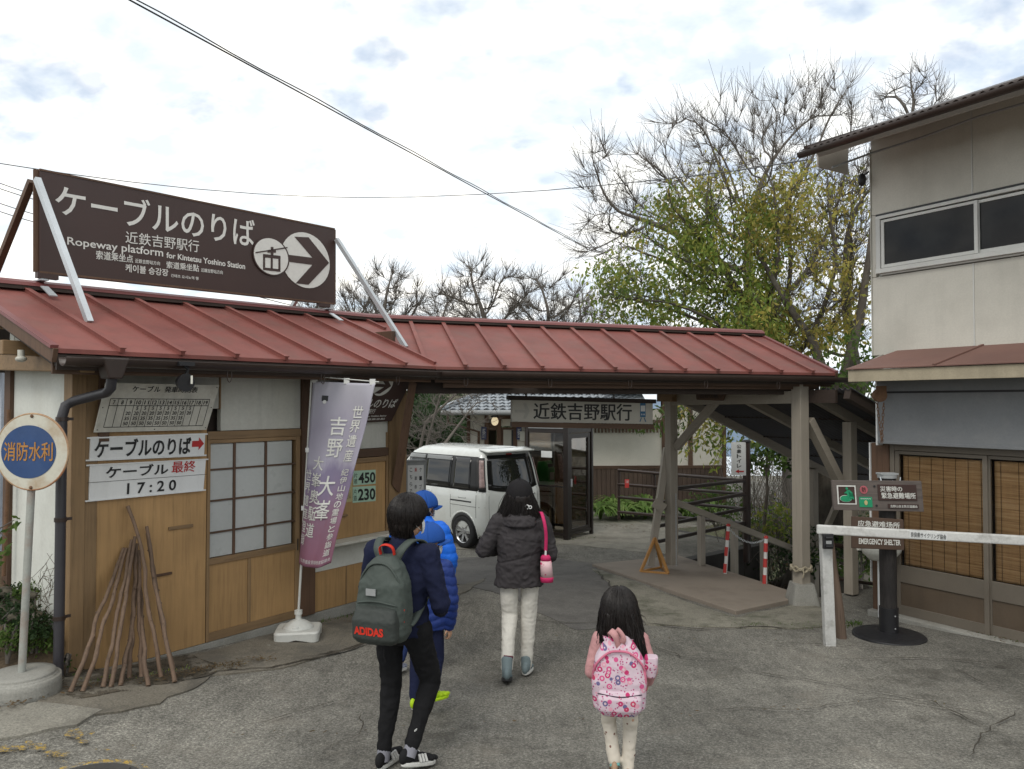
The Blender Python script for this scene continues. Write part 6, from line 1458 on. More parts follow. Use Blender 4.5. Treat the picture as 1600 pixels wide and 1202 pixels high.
# leaning bare branches behind the notice box
for i, (pts_, lab) in enumerate(((((655, 790, 15), (690, 700, 15), (735, 640, 15.4)), 'leaning bare sapling left of the station drain pipe'), (((648, 800, 16), (668, 690, 16), (690, 610, 16)), 'bare sapling directly behind the notice box'), (((640, 780, 17), (665, 660, 17), (730, 600, 17.4)), 'bare branchy sapling with a branch reaching up to the tiled roof'))):
    att = inell(P3(*pts_[2]), (.7, .6, .6), 60, rng) + inell(P3(*pts_[1]), (.9, .7, .8), 60, rng)
    build_tree('bare_sapling', lab, P3(*pts_[0]), att, .007, .18, [P3(*p) for p in pts_[1:]], .04, [], (), 240, .4, 3., .3, 40, 50 + i, m_twig, 'bare saplings behind the notice box')
# big old trunk and bush by the stairs
tk = at(1283, 870, 13.6); t = thing('old_tree_stump', 'broad gnarled tree trunk behind the entrance post, roots spreading', 'tree', (tk.x, tk.y, -1.0))
def trunk(a, c):
    t_ = 2 * PI * a; z = 3.9 * c; r = .34 + .4 * (1 - c) ** 3 + .07 * noise.noise(Vector((math.cos(t_) * 2.2, math.sin(t_) * 2.2, z * 1.2))) + .04 * math.sin(t_ * 5 + z) * (1 - c * .6); return V(math.cos(t_) * r + .1 * z, math.sin(t_) * r, z)
b = MB(); b.grid(trunk, 36, 30); obj('trunk', b, m_bark, t)
for i in range(7):
    a_ = i * .9; b = MB(); d = V(math.cos(a_), math.sin(a_), 0); b.tube([V(0, 0, .5) + d * .25, V(0, 0, .25) + d * .7, V(0, 0, .0) + d * 1.3], [.16, .1, .04], 8); obj('root', b, m_bark, t)
for i, (p_, q_) in enumerate(((V(.3, 0, 3.0), V(1.5, .5, 4.8)), (V(.3, 0, 3.4), V(-.5, .6, 5.6)), (V(.35, 0, 3.6), V(1.0, .2, 6.2)))): b = MB(); e_ = q_ + (q_ - p_) * .7; b.tube([p_, p_.lerp(q_, .5) + V(.1, 0, .1), q_, q_.lerp(e_, .5) + V(-.08, 0, .05), e_], [.12, .085, .055, .035, .01], 8); obj('limb', b, m_bark, t)
# vegetation lumps
def bushy(name, label, c, r, n, m, size, per=6, seed=1, cat='bush', group=None, stems=6):
    t = thing(name, label, cat, tuple(c), 0, group); rg = np.random.RandomState(seed); pts = inell((0, 0, r[2]), r, n, rg, .3); leaves(pts, size, m, 'leaves', t, seed, size * .5, per, .1)
    b = MB()
    for i in range(stems): q = pts[i * 3 % len(pts)]; b.tube([(0, 0, -.1), tuple(np.array(q) * .5 + np.array([.02, .02, .1])), tuple(q)], [.014, .01, .005], 4, False)
    o = obj('stems', b, m_twig, t, kind='stuff'); return t
bushy('shrub', 'young green-leaved shrub on a thin stem right of the toilet sign', at(1198, 735, 13.4), (.55, .4, .3), 80, m_leafG, .11, 7, 3)
b = MB(); p_ = at(1194, 820, 13.4); q_ = at(1198, 712, 13.4); b.tube([p_, p_.lerp(q_, .5) + V(.03, 0, 0), q_], [.03, .025, .015], 6); tag(obj('thin_sapling', b, m_bark), 'thin bare stem standing under the young green shrub', 'sapling')
bushy('ivy', 'dark ivy hanging on the old trunk beside the entrance post', at(1256, 745, 13.2), (.3, .3, .45), 80, m_leafD, .13, 6, 4, 'ivy')
bushy('shrub', 'green bush behind the right end of the entrance post, under the awning', at(1345, 640, 13), (.9, .6, .7), 120, m_leafG, .12, 6, 5)
bushy('shrub', 'leafy green shrub growing behind the nearer pipe railing', at(1120, 820, 14.2), (.6, .4, .4), 90, m_leafG, .09, 6, 16); bushy('shrub', 'yellow-green shrub at the foot of the gnarled trunk by the stairs', at(1215, 845, 13.6), (.5, .4, .35), 90, m_leafA, .09, 6, 17); bushy('shrub', 'green bush low behind the leaning stake and basin', at(1345, 905, 10.6), (.7, .4, .35), 90, m_leafG, .08, 6, 6); bushy('shrub', 'dark bush beside the lower stairs', at(1290, 900, 12.4), (.8, .5, .4), 90, m_leafD, .1, 6, 7)
# hanging leafy twigs in front of the station wall
for i, (u, v, lab) in enumerate(((1040, 680, 'leafy twigs hanging by the left entrance post top'), (1095, 665, 'yellow-green leafy twigs hanging before the cream wall'), (1120, 700, 'drooping leafy spray above the toilet sign railing'))):
    root = thing('hanging_branch', lab, 'branch', tuple(at(u, v, 13.5)), 0, 'leafy twigs before the cream wall'); pts = []; b = MB()
    for k_ in range(9):
        s_ = V(random.uniform(.3, .8), random.uniform(-.2, .3), random.uniform(.4, .9)); e = V(random.uniform(-.6, .5), random.uniform(-.3, .3), random.uniform(-.45, .35)); m_ = s_.lerp(e, .5) + V(0, 0, .12); b.tube([s_, m_, e], [.008, .006, .003], 4, False)
        for f_ in range(8): q = (m_.lerp(e, f_ / 7)); pts.append(tuple(q))
    obj('twigs', b, m_twig, root, kind='stuff'); leaves(pts, .12, (m_leafG, m_leafY, m_leafA)[i], 'leaves', root, i, .06, 4, .9, .35)
# strap-leaved plants in front of the skirting
def strap_clump(c, n, L_, m, name, label, group, seed=0, wd=.03):
    rg = random.Random(seed); b = MB()
    for i in range(n):
        a_ = rg.uniform(0, 2 * PI); d = V(math.cos(a_), math.sin(a_), 0); e = V(-d.y, d.x, 0); l = L_ * rg.uniform(.6, 1.1); P = []
        for k_ in range(6): f_ = k_ / 5; P.append(d * (l * .75 * f_ ** 1.3) + V(0, 0, l * (1.15 * f_ - .95 * f_ * f_)))
        vs = []
        for k_, p in enumerate(P): w_ = wd * .5 * math.sin(PI * min(.97, .25 + .75 * k_ / 5)) + .002; vs += [p + e * w_, p - e * w_]
        b.add(vs, [(2 * k_, 2 * k_ + 1, 2 * k_ + 3, 2 * k_ + 2) for k_ in range(5)], True)
    o = obj(name, b, m, kind=None); o.location = c; return tag(o, label, 'plant', group)
m_strap = leafmat('strap_leaf_green', [(.09, .17, .03), (.15, .26, .06), (.24, .33, .10), (.07, .13, .03)])
pos = [(938, 812), (955, 806), (972, 812), (990, 806), (1008, 812), (1026, 806), (1070, 812), (1092, 806), (1112, 812), (1010, 798), (960, 797)]
desc = ['nearest the phone booth', 'second from the booth, in the back row', 'third from the booth', 'below the red notice', 'right of the red notice', 'just left of the entrance post', 'just right of the entrance post', 'below the near railing', 'rightmost, near the dark post', 'in the back row against the boards', 'in the back row nearest the booth']
for i, (u, v) in enumerate(pos):
    c = ong(u, v); c.y = min(c.y, 18.6); strap_clump((c.x, c.y, gz(c.x, c.y)), 60, .95, m_strap, 'strap_leaf_plant', 'clump of long arching green leaves ' + desc[i], 'strap-leaved plants along the skirting', i, .055)
def litter(name, pix, n, size, m, seed, up=.03, kind='stuff', h=0.):
    rg = random.Random(seed); b = MB()
    for _ in range(n):
        i = rg.randrange(len(pix) - 1); t_ = rg.random(); u = pix[i][0] * (1 - t_) + pix[i + 1][0] * t_ + rg.gauss(0, 5); v = pix[i][1] * (1 - t_) + pix[i + 1][1] * t_ + rg.gauss(0, 3)
        if v < 650: continue
        p = ong(u, v); p.z = gz(p.x, p.y) + up; a_ = rg.uniform(0, 2 * PI); s = size * rg.uniform(.5, 1.4); d = V(math.cos(a_), math.sin(a_), rg.uniform(-.2, .2)) * s; e = V(-math.sin(a_), math.cos(a_), rg.uniform(-.3, .3)) * s * .4
        b.add([p - d * .5, p + e * .5, p + d * .5, p - e * .5], [(0, 1, 2, 3)])
    o = obj(name, b, m); o['kind'] = 'stuff'; return o
litter('fallen_leaves', [(930, 822), (1020, 830), (1100, 826), (1160, 835)], 260, .06, m_leafB, 2)
litter('fallen_leaves', [(100, 1080), (250, 1066), (330, 1048), (430, 1030)], 420, .026, m_leafB, 3, .03); litter('fallen_leaves', [(480, 990), (600, 960), (700, 930)], 60, .025, m_leafB, 13, .03); litter('fallen_leaves', [(0, 1110), (90, 1085)], 40, .04, m_leafB, 4)
litter('fallen_leaves', [(560, 960), (640, 955)], 30, .03, m_leafB, 5); litter('fallen_leaves', [(1410, 965), (1500, 990), (1600, 1010)], 40, .035, m_leafB, 6, .03)
litter('fallen_leaves', [(300, 1160), (1500, 1100)], 50, .03, m_leafB, 8, .03); litter('fallen_leaves', [(700, 1000), (1300, 1000)], 14, .03, m_leafB, 9, .03)
def grass(name, pix, n, h, m, seed, sp=5):
    rg = random.Random(seed); b = MB()
    for _ in range(n):
        i = rg.randrange(len(pix) - 1); t_ = rg.random(); u = pix[i][0] * (1 - t_) + pix[i + 1][0] * t_ + rg.gauss(0, sp); v = pix[i][1] * (1 - t_) + pix[i + 1][1] * t_ + rg.gauss(0, sp * .4)
        p = ong(u, v); p.z = gz(p.x, p.y); a_ = rg.uniform(0, 2 * PI); l = h * rg.uniform(.4, 1.2); d = V(math.cos(a_), math.sin(a_), 0); e = V(-d.y, d.x, 0) * .004
        b.add([p - e, p + e, p + d * l * .35 + V(0, 0, l * .7) + e * .7, p + d * l * .35 + V(0, 0, l * .7) - e * .7, p + d * l * .8 + V(0, 0, l)], [(0, 1, 2, 3), (3, 2, 4)])
    o = obj(name, b, m); o['kind'] = 'stuff'; return o
grass('moss_and_grass', [(1150, 978), (1290, 980), (1345, 975)], 500, .03, m_leafG, 1, 5); grass('grass', [(1395, 960), (1460, 978), (1600, 1006)], 260, .04, m_leafG, 2, 3)
grass('grass', [(280, 1052), (380, 1040)], 70, .035, m_leafB, 3, 8); grass('grass', [(930, 895), (1010, 925), (1150, 968)], 260, .02, m_leafG, 4, 2); grass('grass', [(500, 975), (600, 952), (640, 948)], 140, .04, m_leafG, 5, 3)
grass('grass', [(130, 1068), (200, 1062), (290, 1046)], 150, .03, m_leafA, 6, 6); grass('grass', [(860, 846), (930, 842)], 120, .04, m_leafG, 7, 3)
# tangled twigs right of the railing and on the bank
b = MB(); rg = random.Random(5)
def scrubpt(x0, x1, y0, y1):
    while True:
        p = tpw(rg.uniform(x0, x1), rg.uniform(y0, y1))
        if p.x / p.y > .29: return p
for _ in range(420):
    p = scrubpt(1.2, 8, .9, 6); p.z = rg.uniform(-1.2, -.3); q = p + V(rg.gauss(0, .5), rg.gauss(0, .4), rg.uniform(.5, 2.0)); b.tube([p, p.lerp(q, .5) + V(rg.gauss(0, .15), rg.gauss(0, .1), 0), q], [.012, .009, .004], 3, False)
obj('undergrowth', b, m_twig, kind='stuff')
pts = [tuple(scrubpt(1.5, 8, .9, 6) + V(0, 0, rg.uniform(-1.4, .2))) for _ in range(900)]; leaves(pts, .09, m_leafD, 'undergrowth_leaves', None, 3, .15, 5); leaves(pts[::3], .07, m_leafB, 'dry_undergrowth', None, 4, .2, 6)
pts = [tuple(tpw(rg.uniform(.4, 6), rg.uniform(-2, 4)) * 1.0) for _ in range(700)]; pts = [(p[0], p[1], -.72 - .36 * TP.Mi.__matmul__(Vector((p[0], p[1], 0))).x + .05) for p in pts]; leaves(pts, .07, m_leafB, 'fallen_leaves', None, 6, .05, 2)
# wooded valley side seen right of the station (pale brown scrub)
m_scrub = leafmat('pale_scrub_leaves', [(.16, .14, .10), (.22, .19, .14), (.12, .11, .07), (.09, .10, .05)])
for i, (u, v, Y, lab) in enumerate(((1195, 760, 30, 'pale bare scrub behind the toilet sign'), (1240, 780, 27, 'pale scrub behind the ivy trunk'), (1330, 760, 28, 'pale scrub seen between the shelter posts'), (1150, 790, 25, 'pale scrub just right of the station corner'), (1400, 740, 34, 'pale scrub hidden behind the right building'))):
    c = at(u, v + 60, Y); t = thing('scrub_bush', lab, 'bush', tuple(c), 0, 'pale scrub on the valley side'); pts = inell((0, 0, 1.6), (1.8, 1.4, 1.6), 420, rng); leaves(pts, .09, m_scrub, 'twigs', t, i, .2, 8, -.6, .3)
# left strip: rocks, weeds and sapling beside the side wall
# ------------------------------------------------------------ walking sticks
m_stick = wood('stick_bark', (.135, .088, .058), 'z', .8, .3, .45, .5)
sticks = [((193, 857), (110, 1085), 'leftmost walking stick of the bundle, its foot furthest left'), ((198, 857), (129, 1084), 'second walking stick from the left'), ((206, 844), (161, 1077), 'third walking stick from the left'),
          ((211, 839), (173, 1077), 'fourth walking stick from the left'), ((215, 903), (188, 1075), 'short reddish walking stick in the front middle'), ((200, 791), (252, 1061), 'tallest crooked walking stick, bent at the top'),
          ((229, 823), (273, 1069), 'rightmost walking stick of the bundle'), ((230, 833), (271, 1048), 'walking stick just behind the rightmost one'), ((215, 900), (232, 1075), 'middle walking stick right of the reddish one'),
          ((213, 850), (202, 1063), 'thin walking stick standing behind the reddish one'), ((216, 860), (221, 1061), 'thin walking stick behind the tallest one')]
for i, (tp, bt_, lab) in enumerate(sticks):
    p = ong(*bt_); p.z = gz(p.x, p.y) + .012; q = LB.w(*LB.px(tp[0], tp[1], .035 + .012 * (i % 4)))
    t = thing('walking_stick', lab, 'walking stick', tuple(p), 0, 'walking sticks leaning on the board wall'); d = q - p; rg = random.Random(i); P, R_ = [], []
    side = V(1, 0, 0)
    for k_ in range(25):
        f_ = k_ / 24; w_ = .016 * noise.noise(V(f_ * 3, i * 5.1, 0)) + .007 * noise.noise(V(f_ * 9, i * 3.3, 2)); e = d * f_ + side * w_ * math.sin(PI * f_) * 2 + V(0, 1, 0) * .012 * noise.noise(V(f_ * 4, i * 2.7, 9)) - V(0, 0, .02 * math.sin(PI * f_))
        if i == 5: e += side * (.075 * math.sin(min(1, f_ * 1.0) * PI * 1.0) * (1 if f_ > .4 else 0) * (f_ - .4) * 2.2)
        P.append(e); R_.append((.0155 - .003 * f_) * (1 + .22 * rg.random() * (k_ % 3 == 0)))
    b = MB(); b.tube(P, R_, 8); obj('shaft', b, m_stick, t)
    for k_ in range(5): j = rg.randrange(3, 22); e = P[j]; a_ = rg.uniform(0, 2 * PI); b = MB(); b.ell(e + V(math.cos(a_), math.sin(a_), .2) * .012, (.008, .008, .01), n=8, m=5); obj('knot', b, m_stick, t)
# ------------------------------------------------------------ banner
bb = ong(463, 1003); bb.z = gz(bb.x, bb.y); 
bn = thing('banner_stand', 'white plastic foot and pole holding the purple banner', 'banner stand', tuple(bb), rad(8))
m_pl = mat('white_plastic', (.58, .585, .55), .4, .05, 4, .03, 60, .03, dirt=(.3, .29, .25), dirtamt=.3, dirtscale=6)
bcv = V(0, .12, 0)
secs = [((0, .12, .0), .19, .17, None, .25), ((0, .12, .075), .192, .172, None, .25), ((0, .12, .09), .18, .16, None, .3)]
b = MB(); b.loft(secs, 32, False)
me = b.mesh('base_tank', m_pl)
for v_ in me.vertices:      # feet: arch out the underside edges
    if v_.co.z < .01: v_.co.z = 0.03 if min(abs(v_.co.x), abs(v_.co.y - .12)) < .09 else 0
obj('base_tank', me, None, bn, .012)
b = MB(); b.loft([((0, .12, .085), .135, .125), ((0, .12, .1), .13, .12), ((0, .12, .125), .105, .095), ((0, .12, .15), .06, .055), ((0, .12, .16), .035, .035)], 32); obj('dome', b, m_pl, bn)
b = MB(); b.tube([(0, .12, .15), (0, .12, .23)], .026, 16); b.tube([(0, .12, .205), (0, .12, .24)], .034, 16); obj('socket', b, m_pl, bn)
b = MB(); b.ell((-.01, 0.015, .11), (.03, .012, .02)); obj('filler_cap', b, m_pl, bn)
ptop = at(487, 588, bb.y + .12); pbase = bb + Matrix.Rotation(rad(8), 3, 'Z') @ V(0, .12, .2)
b = MB(); b.tube([pbase, ptop + V(0, 0, .02)], [.011, .008], 10); world_part('pole', b, m_pl, bn)
arm1 = at(592, 597, bb.y + .0); b = MB(); b.tube([ptop, arm1], .005, 8); world_part('cross_arm', b, m_pl, bn)
TLp, TRp = at(489, 596, bb.y + .10), at(588, 600, bb.y - .02); BLp, BRp = at(467, 880, bb.y + .10), at(514, 888, bb.y - .12)
cmid = (TLp + BRp) / 2
def ban(a, c, off=0.):
    p = (BLp * (1 - a) + BRp * a) * (1 - c) + (TLp * (1 - a) + TRp * a) * c
    edge = .0 if a < .02 else 1
    p = p + V(0, -1, 0) * (.045 * math.sin(a * 5.2 + c * 2.6) * a + .022 * math.sin(a * 11 - c * 4) * (1 - c) + off + .012 * math.sin(c * 16 + a * 5) * a)
    p += V(.022 * math.sin(PI * c) * a - .03 * a * a * (1 - c) * math.sin(c * 3), 0, -.035 * (1 - c) * math.sin(PI * a) + .03 * a * (1 - c))
    return p - cmid
m_ban = bpy.data.materials.new('purple_banner_cloth'); k = NT(m_ban)
tcn = k.n('ShaderNodeUVMap'); mp = k.n('ShaderNodeSeparateXYZ'); k.i(mp.inputs[0], tcn.outputs[0]); nv_ = k.noise(2.2, 5, .6, tcn.outputs[0]); fz = k.math('ADD', mp.outputs[1], k.math('MULTIPLY', k.math('SUBTRACT', nv_, .5), .3))
c = k.ramp(fz, [(.0, (.24, .10, .15)), (.25, (.25, .14, .20)), (.42, (.22, .175, .27)), (.50, (.22, .19, .29)), (.56, (.38, .36, .44)), (.75, (.31, .29, .36)), (1., (.42, .41, .46))])
c = k.mix(k.math('MULTIPLY', k.ramp(k.noise(14, 6, .7, tcn.outputs[0]), [(.52, 0.), (.62, 1.)]), k.ramp(mp.outputs[1], [(.1, .5), (.4, 0.)])), c, (.25, .10, .14))
k.i(k.b.inputs['Base Color'], c); k.b.inputs['Roughness'].default_value = .75
b = MB(); nu, nv = 24, 70; b.slab(lambda a, c: ban(a, c), nu, nv, V(0, -.002, 0)); me = b.mesh('cloth', m_ban); uv_ = me.uv_layers.new(name='UVMap')
W_ = nu + 1; q_ = (nu + 1) * (nv + 1)
for lp in me.loops: i = lp.vertex_index % q_; uv_.data[lp.index].uv = ((i % W_) / nu, (i // W_) / nv)
bt = thing('vertical_banner', 'tall purple world heritage banner hanging crooked before the ticket window', 'banner', tuple(cmid), 0); obj('cloth', me, None, bt)
for a_ in (.0, .5, .93): b = MB(); p = ban(a_ + .02, 1.0); b.slab(lambda x, y: p + V(-.02 + .05 * x, -.003, -.01 + .05 * y), 1, 1, .002, False); obj('hanging_loop', b, m_w, bt)
for c_ in (.62, .3): b = MB(); p = ban(.0, c_); b.slab(lambda x, y: p + V(-.02 + .03 * x, -.003, -.02 + .04 * y), 1, 1, .002, False); obj('hanging_loop', b, m_w, bt)
def bcol(body, a, w_, c1, c0, bold=.012, lean=0.):
    n = len(body); hh = (c1 - c0) / n
    for i, ch in enumerate(body):
        if ch == ' ': continue
        z1 = c1 - hh * i; aa = a + lean * i / n
        text_fit(ch, lambda x, y: ban(aa - w_ / 2 + w_ * x, z1 - hh * .9 + hh * .84 * y, .006), m_signwhite, bt, bold)
bcol('世界遺産', .80, .19, .88, .56); bcol('紀伊山地の霊場と参詣道', .80, .17, .53, .05); bcol('吉野', .50, .28, .82, .58, .014); bcol('大峯', .47, .32, .50, .24, .014); bcol('大峯奥駈道', .24, .20, .60, .15, .012); bcol('世界遺産登録', .065, .11, .52, .1, .004)
text_fit('■', lambda x, y: ban(.17 + .1 * x, .895 + .03 * y, .006), m_blackm, bt, 0.); text_fit('●', lambda x, y: ban(.19 + .06 * x, .88 + .02 * y, .007), m_w, bt, 0.)
text_fit('吉野山観光協会 0746-32-1007', lambda x, y: ban(.06 + .88 * x, .018 + .02 * y, .006), m_w, bt, 0.) if False else text_fit('世界遺産登録推進協議会', lambda x, y: ban(.06 + .88 * x, .018 + .02 * y, .006), m_w, bt, 0.)

# ------------------------------------------------------------ round water-source sign on its concrete foot
hb = ong(38, 1062); Yh = 5.05; hb = V(at(34, 1040, Yh).x, Yh, gz(at(34, 1040, Yh).x, Yh))
hy = thing('water_source_sign', 'round rusty-edged blue and white sign on a pole with a concrete foot at the left', 'sign', tuple(hb))
m_rim = mat('stained_white_enamel', (.52, .50, .42), .5, .06, 3, .05, 60, .05, dirt=(.30, .19, .09), dirtamt=.75, dirtscale=3.2)
m_bluee = mat('blue_enamel', (.022, .06, .17), .35, .15, 3, .06, 40, .03, dirt=(.07, .11, .2), dirtamt=.4); m_orange = mat('faded_orange_lettering', (.42, .20, .05), .6, .12, 20)
m_polep = mat('peeling_grey_pole', (.32, .33, .30), .6, .12, 3, .1, 50, .1, dirt=(.26, .10, .05), dirtamt=.55, dirtscale=4)
def foot(a, c):
    prof = [(.0, .0), (.335, .0), (.34, .01), (.335, .15), (.31, .158), (.305, .165), (.29, .17), (.285, .19), (.1, .195), (0, .195)]; i = min(int(c * 9), 8); f_ = c * 9 - i
    r = prof[i][0] * (1 - f_) + prof[i + 1][0] * f_; z = prof[i][1] * (1 - f_) + prof[i + 1][1] * f_; t_ = 2 * PI * a; return V(math.cos(t_) * r, math.sin(t_) * r, z - .02)
k_s = Yh / FPX
b = MB(); b.grid(foot, 48, 27, True); me = b.mesh('foot', m_conc); bm = bmesh.new(); bm.from_mesh(me); bmesh.ops.scale(bm, vec=(.68, .68, .78), verts=bm.verts); bm.to_mesh(me); bm.free(); obj('concrete_foot', me, None, hy)
dc = at(51, 706, Yh) - hb; DR = 59 * k_s
b = MB(); b.tube([(.0, 0, .1), (dc.x - .01, .03, dc.z + .5 * DR)], .0235, 14); obj('pole', b, m_polep, hy)
RT = Matrix.Rotation(rad(-4), 3, 'Z')
def dcirc(r, y0, y1, n=56): 
    b = MB(); b.prism([dc + RT @ V(math.cos(t_) * r, y0, math.sin(t_) * r) for t_ in [2 * PI * i / n for i in range(n)]], RT @ V(0, y1 - y0, 0)); return b
obj('disc', dcirc(DR, -.01, .0), m_rim, hy, .003); b = MB(); b.prism([dc + RT @ V(math.cos(t_) * DR * .76 - DR * .08, -.0125, math.sin(t_) * DR * .70) for t_ in [2 * PI * i / 56 for i in range(56)]], RT @ V(0, .0023, 0)); obj('blue_field', b, m_bluee, hy)
b = MB(); b.tube([dc + RT @ V(math.cos(t_) * DR, -.004, math.sin(t_) * DR) for t_ in [2 * PI * i / 60 for i in range(61)]], .0075, 8, False); obj('rim', b, mat('rusty_rim', (.36, .24, .14), .7, .2, 5, .2, 60, .2, dirt=(.3, .09, .03), dirtamt=.8, dirtscale=4), hy)
text_fit('消防水利', quadfn(dc + RT @ V(-DR * .76, -.0145, -DR * .24), dc + RT @ V(DR * .60, -.0145, -DR * .24), dc + RT @ V(-DR * .76, -.0145, DR * .26)), m_orange, hy, .022)
for s_ in (-1, 1): b = MB(); b.ell(dc + RT @ V(0, -.014, s_ * DR * .94), (.011, .006, .011)); obj('bolt', b, m_rust, hy)
# second rusty pole and the neighbour at the far left
t = tag(obj('iron_pole', MB().tube([at(6, 900, 6.0), at(12, 765, 6.0), at(14, 640, 6.0)], .016, 8), m_rust), 'thin rusty pole beside the white side wall', 'pole')
b = MB(); q = at(2, 640, 9.5); b.bx(q.x - 4, q.x - .0, 9.5, 13, -.2, at(2, 575, 9.5).z); nb_ = thing('neighbour_house', 'sliver of a pale neighbouring house at the far left edge', 'house', (q.x - 2, 11, 0)); world_part('wall', b, mat('pale_blue_wall', (.42, .46, .52), .8), nb_)
b = MB(); z_ = at(2, 575, 9.5).z; b.prism([(q.x - 4.2, 9.2, z_), (q.x + .12, 9.2, z_), (q.x + .12, 13.2, z_ + .9), (q.x - 4.2, 13.2, z_ + .9)], (0, 0, .1)); world_part('roof', b, m_blackm, nb_)
# planted strip with stones
m_stone = mat('mossy_stone', (.07, .062, .044), .9, .3, 6, .3, 40, .5, dirt=(.05, .06, .03), dirtamt=.6, dirtscale=5)
rg = random.Random(3); n_ = 0
for i, (u, v, s) in enumerate(((8, 925, .07), (30, 940, .065), (2, 955, .08), (47, 950, .05), (60, 962, .045), (22, 966, .06), (66, 1080, .05), (50, 930, .04), (88, 1063, .045))):
    p = at(u, v, 5.9 - .07 * i if v < 1000 else 4.95); 
    if v > 1000: p = ong(u, v)
    b = MB(); b.ell((0, 0, 0), (s, s * .8, s * .6), None, 18, 12)
    b.v = [q * (1 + .5 * noise.noise(q * (1.1 / s) + V(i * 3, 0, 0)) + .22 * noise.noise(q * (3.1 / s) + V(0, i * 3, 0))) for q in b.v]
    o = tag(obj('stone', b, m_stone), ('topmost mossy stone in the bed', 'mossy stone below the topmost', 'large mossy stone at the left edge', 'mossy stone against the white wall', 'small stone low by the white wall', 'mossy stone in the middle of the bed', 'small pale stone before the concrete foot', 'mossy stone at the back by the rusty pole', 'little stone at the foot of the downpipe')[i], 'stone', 'stones in the planted strip'); o.location = p
def bed(a, c):
    x = -4.6 + 1.45 * a; y = 4.95 + 1.6 * c; return V(x, y, .5 + .68 * c + .10 * noise.noise(Vector((x * 3, y * 3, 0))) + .12 * (1 - a))
b = MB(); b.slab(bed, 20, 16, .3); struct(obj('planting_bed', b, m_dirt))
for i, (u, v, Y, lab) in enumerate(((18, 938, 5.85, 'trailing green plant among the mossy stones'), (55, 930, 5.85, 'dark trailing plant by the white wall above the stones'), (40, 975, 5.6, 'green plant below the mossy stones'), (12, 1000, 5.35, 'low green ground plant left of the sign pole'), (50, 985, 5.45, 'low green plant right of the sign pole'), (62, 1005, 5.5, 'low leafy plant beside the downpipe'), (25, 965, 5.6, 'green plant behind the sign pole'))):
    bushy('low_plant', lab, at(u, v, Y) - V(0, 0, .06), (.16, .13, .08), 90, m_leafG if i % 2 else m_leafD, .035, 5, 40 + i, 'plant', 'low plants in the bed', 3)
bushy('weed', 'bright little weed growing between the concrete foot and downpipe', ong(99, 1056), (.05, .05, .06), 10, m_leafG, .05, 3, 9, 'plant')
for i, (u, v, lab) in enumerate(((22, 822, 'leafy twig reaching in from the left before the white wall'), (6, 870, 'darker leafy twig at the left edge below the round sign'))):
    p = at(u, v, 5.3); t = thing('leafy_twig', lab, 'branch', tuple(p)); b = MB(); b.tube([(-.35, 0, -.02), (-.12, 0, -.03), (0, 0, .04)], [.008, .006, .003], 5); b.tube([(-.12, 0, -.03), (-.05, 0, -.08)], [.005, .003], 4); obj('stem', b, m_twig, t)
    pts = [(0, 0, .04), (.01, 0, .03), (-.03, 0, .02), (-.05, 0, -.07), (-.2, 0, .0)]; leaves(pts, .075, m_leafG, 'leaves', t, i, .015, 3, .2, .4)
rg = random.Random(8); b = MB()
for i in range(36): p = at(rg.uniform(58, 82), rg.uniform(905, 985), 5.6); b.tube([p, p + V(rg.gauss(0, .04), 0, .06), p + V(rg.gauss(0, .08), 0, rg.uniform(.08, .2))], .0018, 3, False)
obj('dry_grass', b, m_leafB, kind='stuff')
for i, (u, v, s, lab) in enumerate(((73, 1078, .05, 'white broken stone before the concrete foot'), (420, 1010, .02, 'little stone chip near the banner foot'), (1398, 870, .03, 'pale pebble by the basin pipe'))):
    p = ong(u, v); b = MB(); b.ell((0, 0, s * .3), (s, s * .7, s * .45), None, 9, 6); b.v = [q * (1 + .3 * noise.noise(q * (.8 / s))) for q in b.v]; o = tag(obj('pebble', b, m_light), lab, 'stone'); o.location = p
# ------------------------------------------------------------ people
def remesh(mb, voxel, smooth_it=4, disp=None):
    me = mb.mesh('tmp'); o = bpy.data.objects.new('tmp', me); C.objects.link(o)
    r = o.modifiers.new('r', 'REMESH'); r.mode = 'VOXEL'; r.voxel_size = voxel; r.use_smooth_shade = True
    s = o.modifiers.new('s', 'SMOOTH'); s.iterations = smooth_it; s.factor = .5
    dg = bpy.context.evaluated_depsgraph_get(); dg.update(); m = bpy.data.meshes.new_from_object(o.evaluated_get(dg)); bpy.data.objects.remove(o)
    if disp:
        n = len(m.vertices); co = np.empty(n * 3); no = np.empty(n * 3); m.vertices.foreach_get('co', co); m.vertices.foreach_get('normal', no); co = co.reshape(-1, 3); no = no.reshape(-1, 3)
        d = np.array([disp(Vector(c), Vector(q)) for c, q in zip(co, no)]); m.vertices.foreach_set('co', (co + no * d[:, None]).ravel()); m.update()
    m.polygons.foreach_set('use_smooth', [True] * len(m.polygons)); return m
def limb(b, P, R, flat=1.):
    P = [Vector(p) for p in P]
    # resample smoothly
    Q, S_ = [], []
    for i in range(len(P) - 1):
        for k_ in range(4): f_ = k_ / 4; Q.append(P[i].lerp(P[i + 1], f_)); S_.append(R[i] * (1 - f_) + R[i + 1] * f_)
    Q.append(P[-1]); S_.append(R[-1]); b.tube(Q, S_, 14, True, True, flat)
    for i, p in enumerate(P): b.ell(p, (R[i],) * 3)
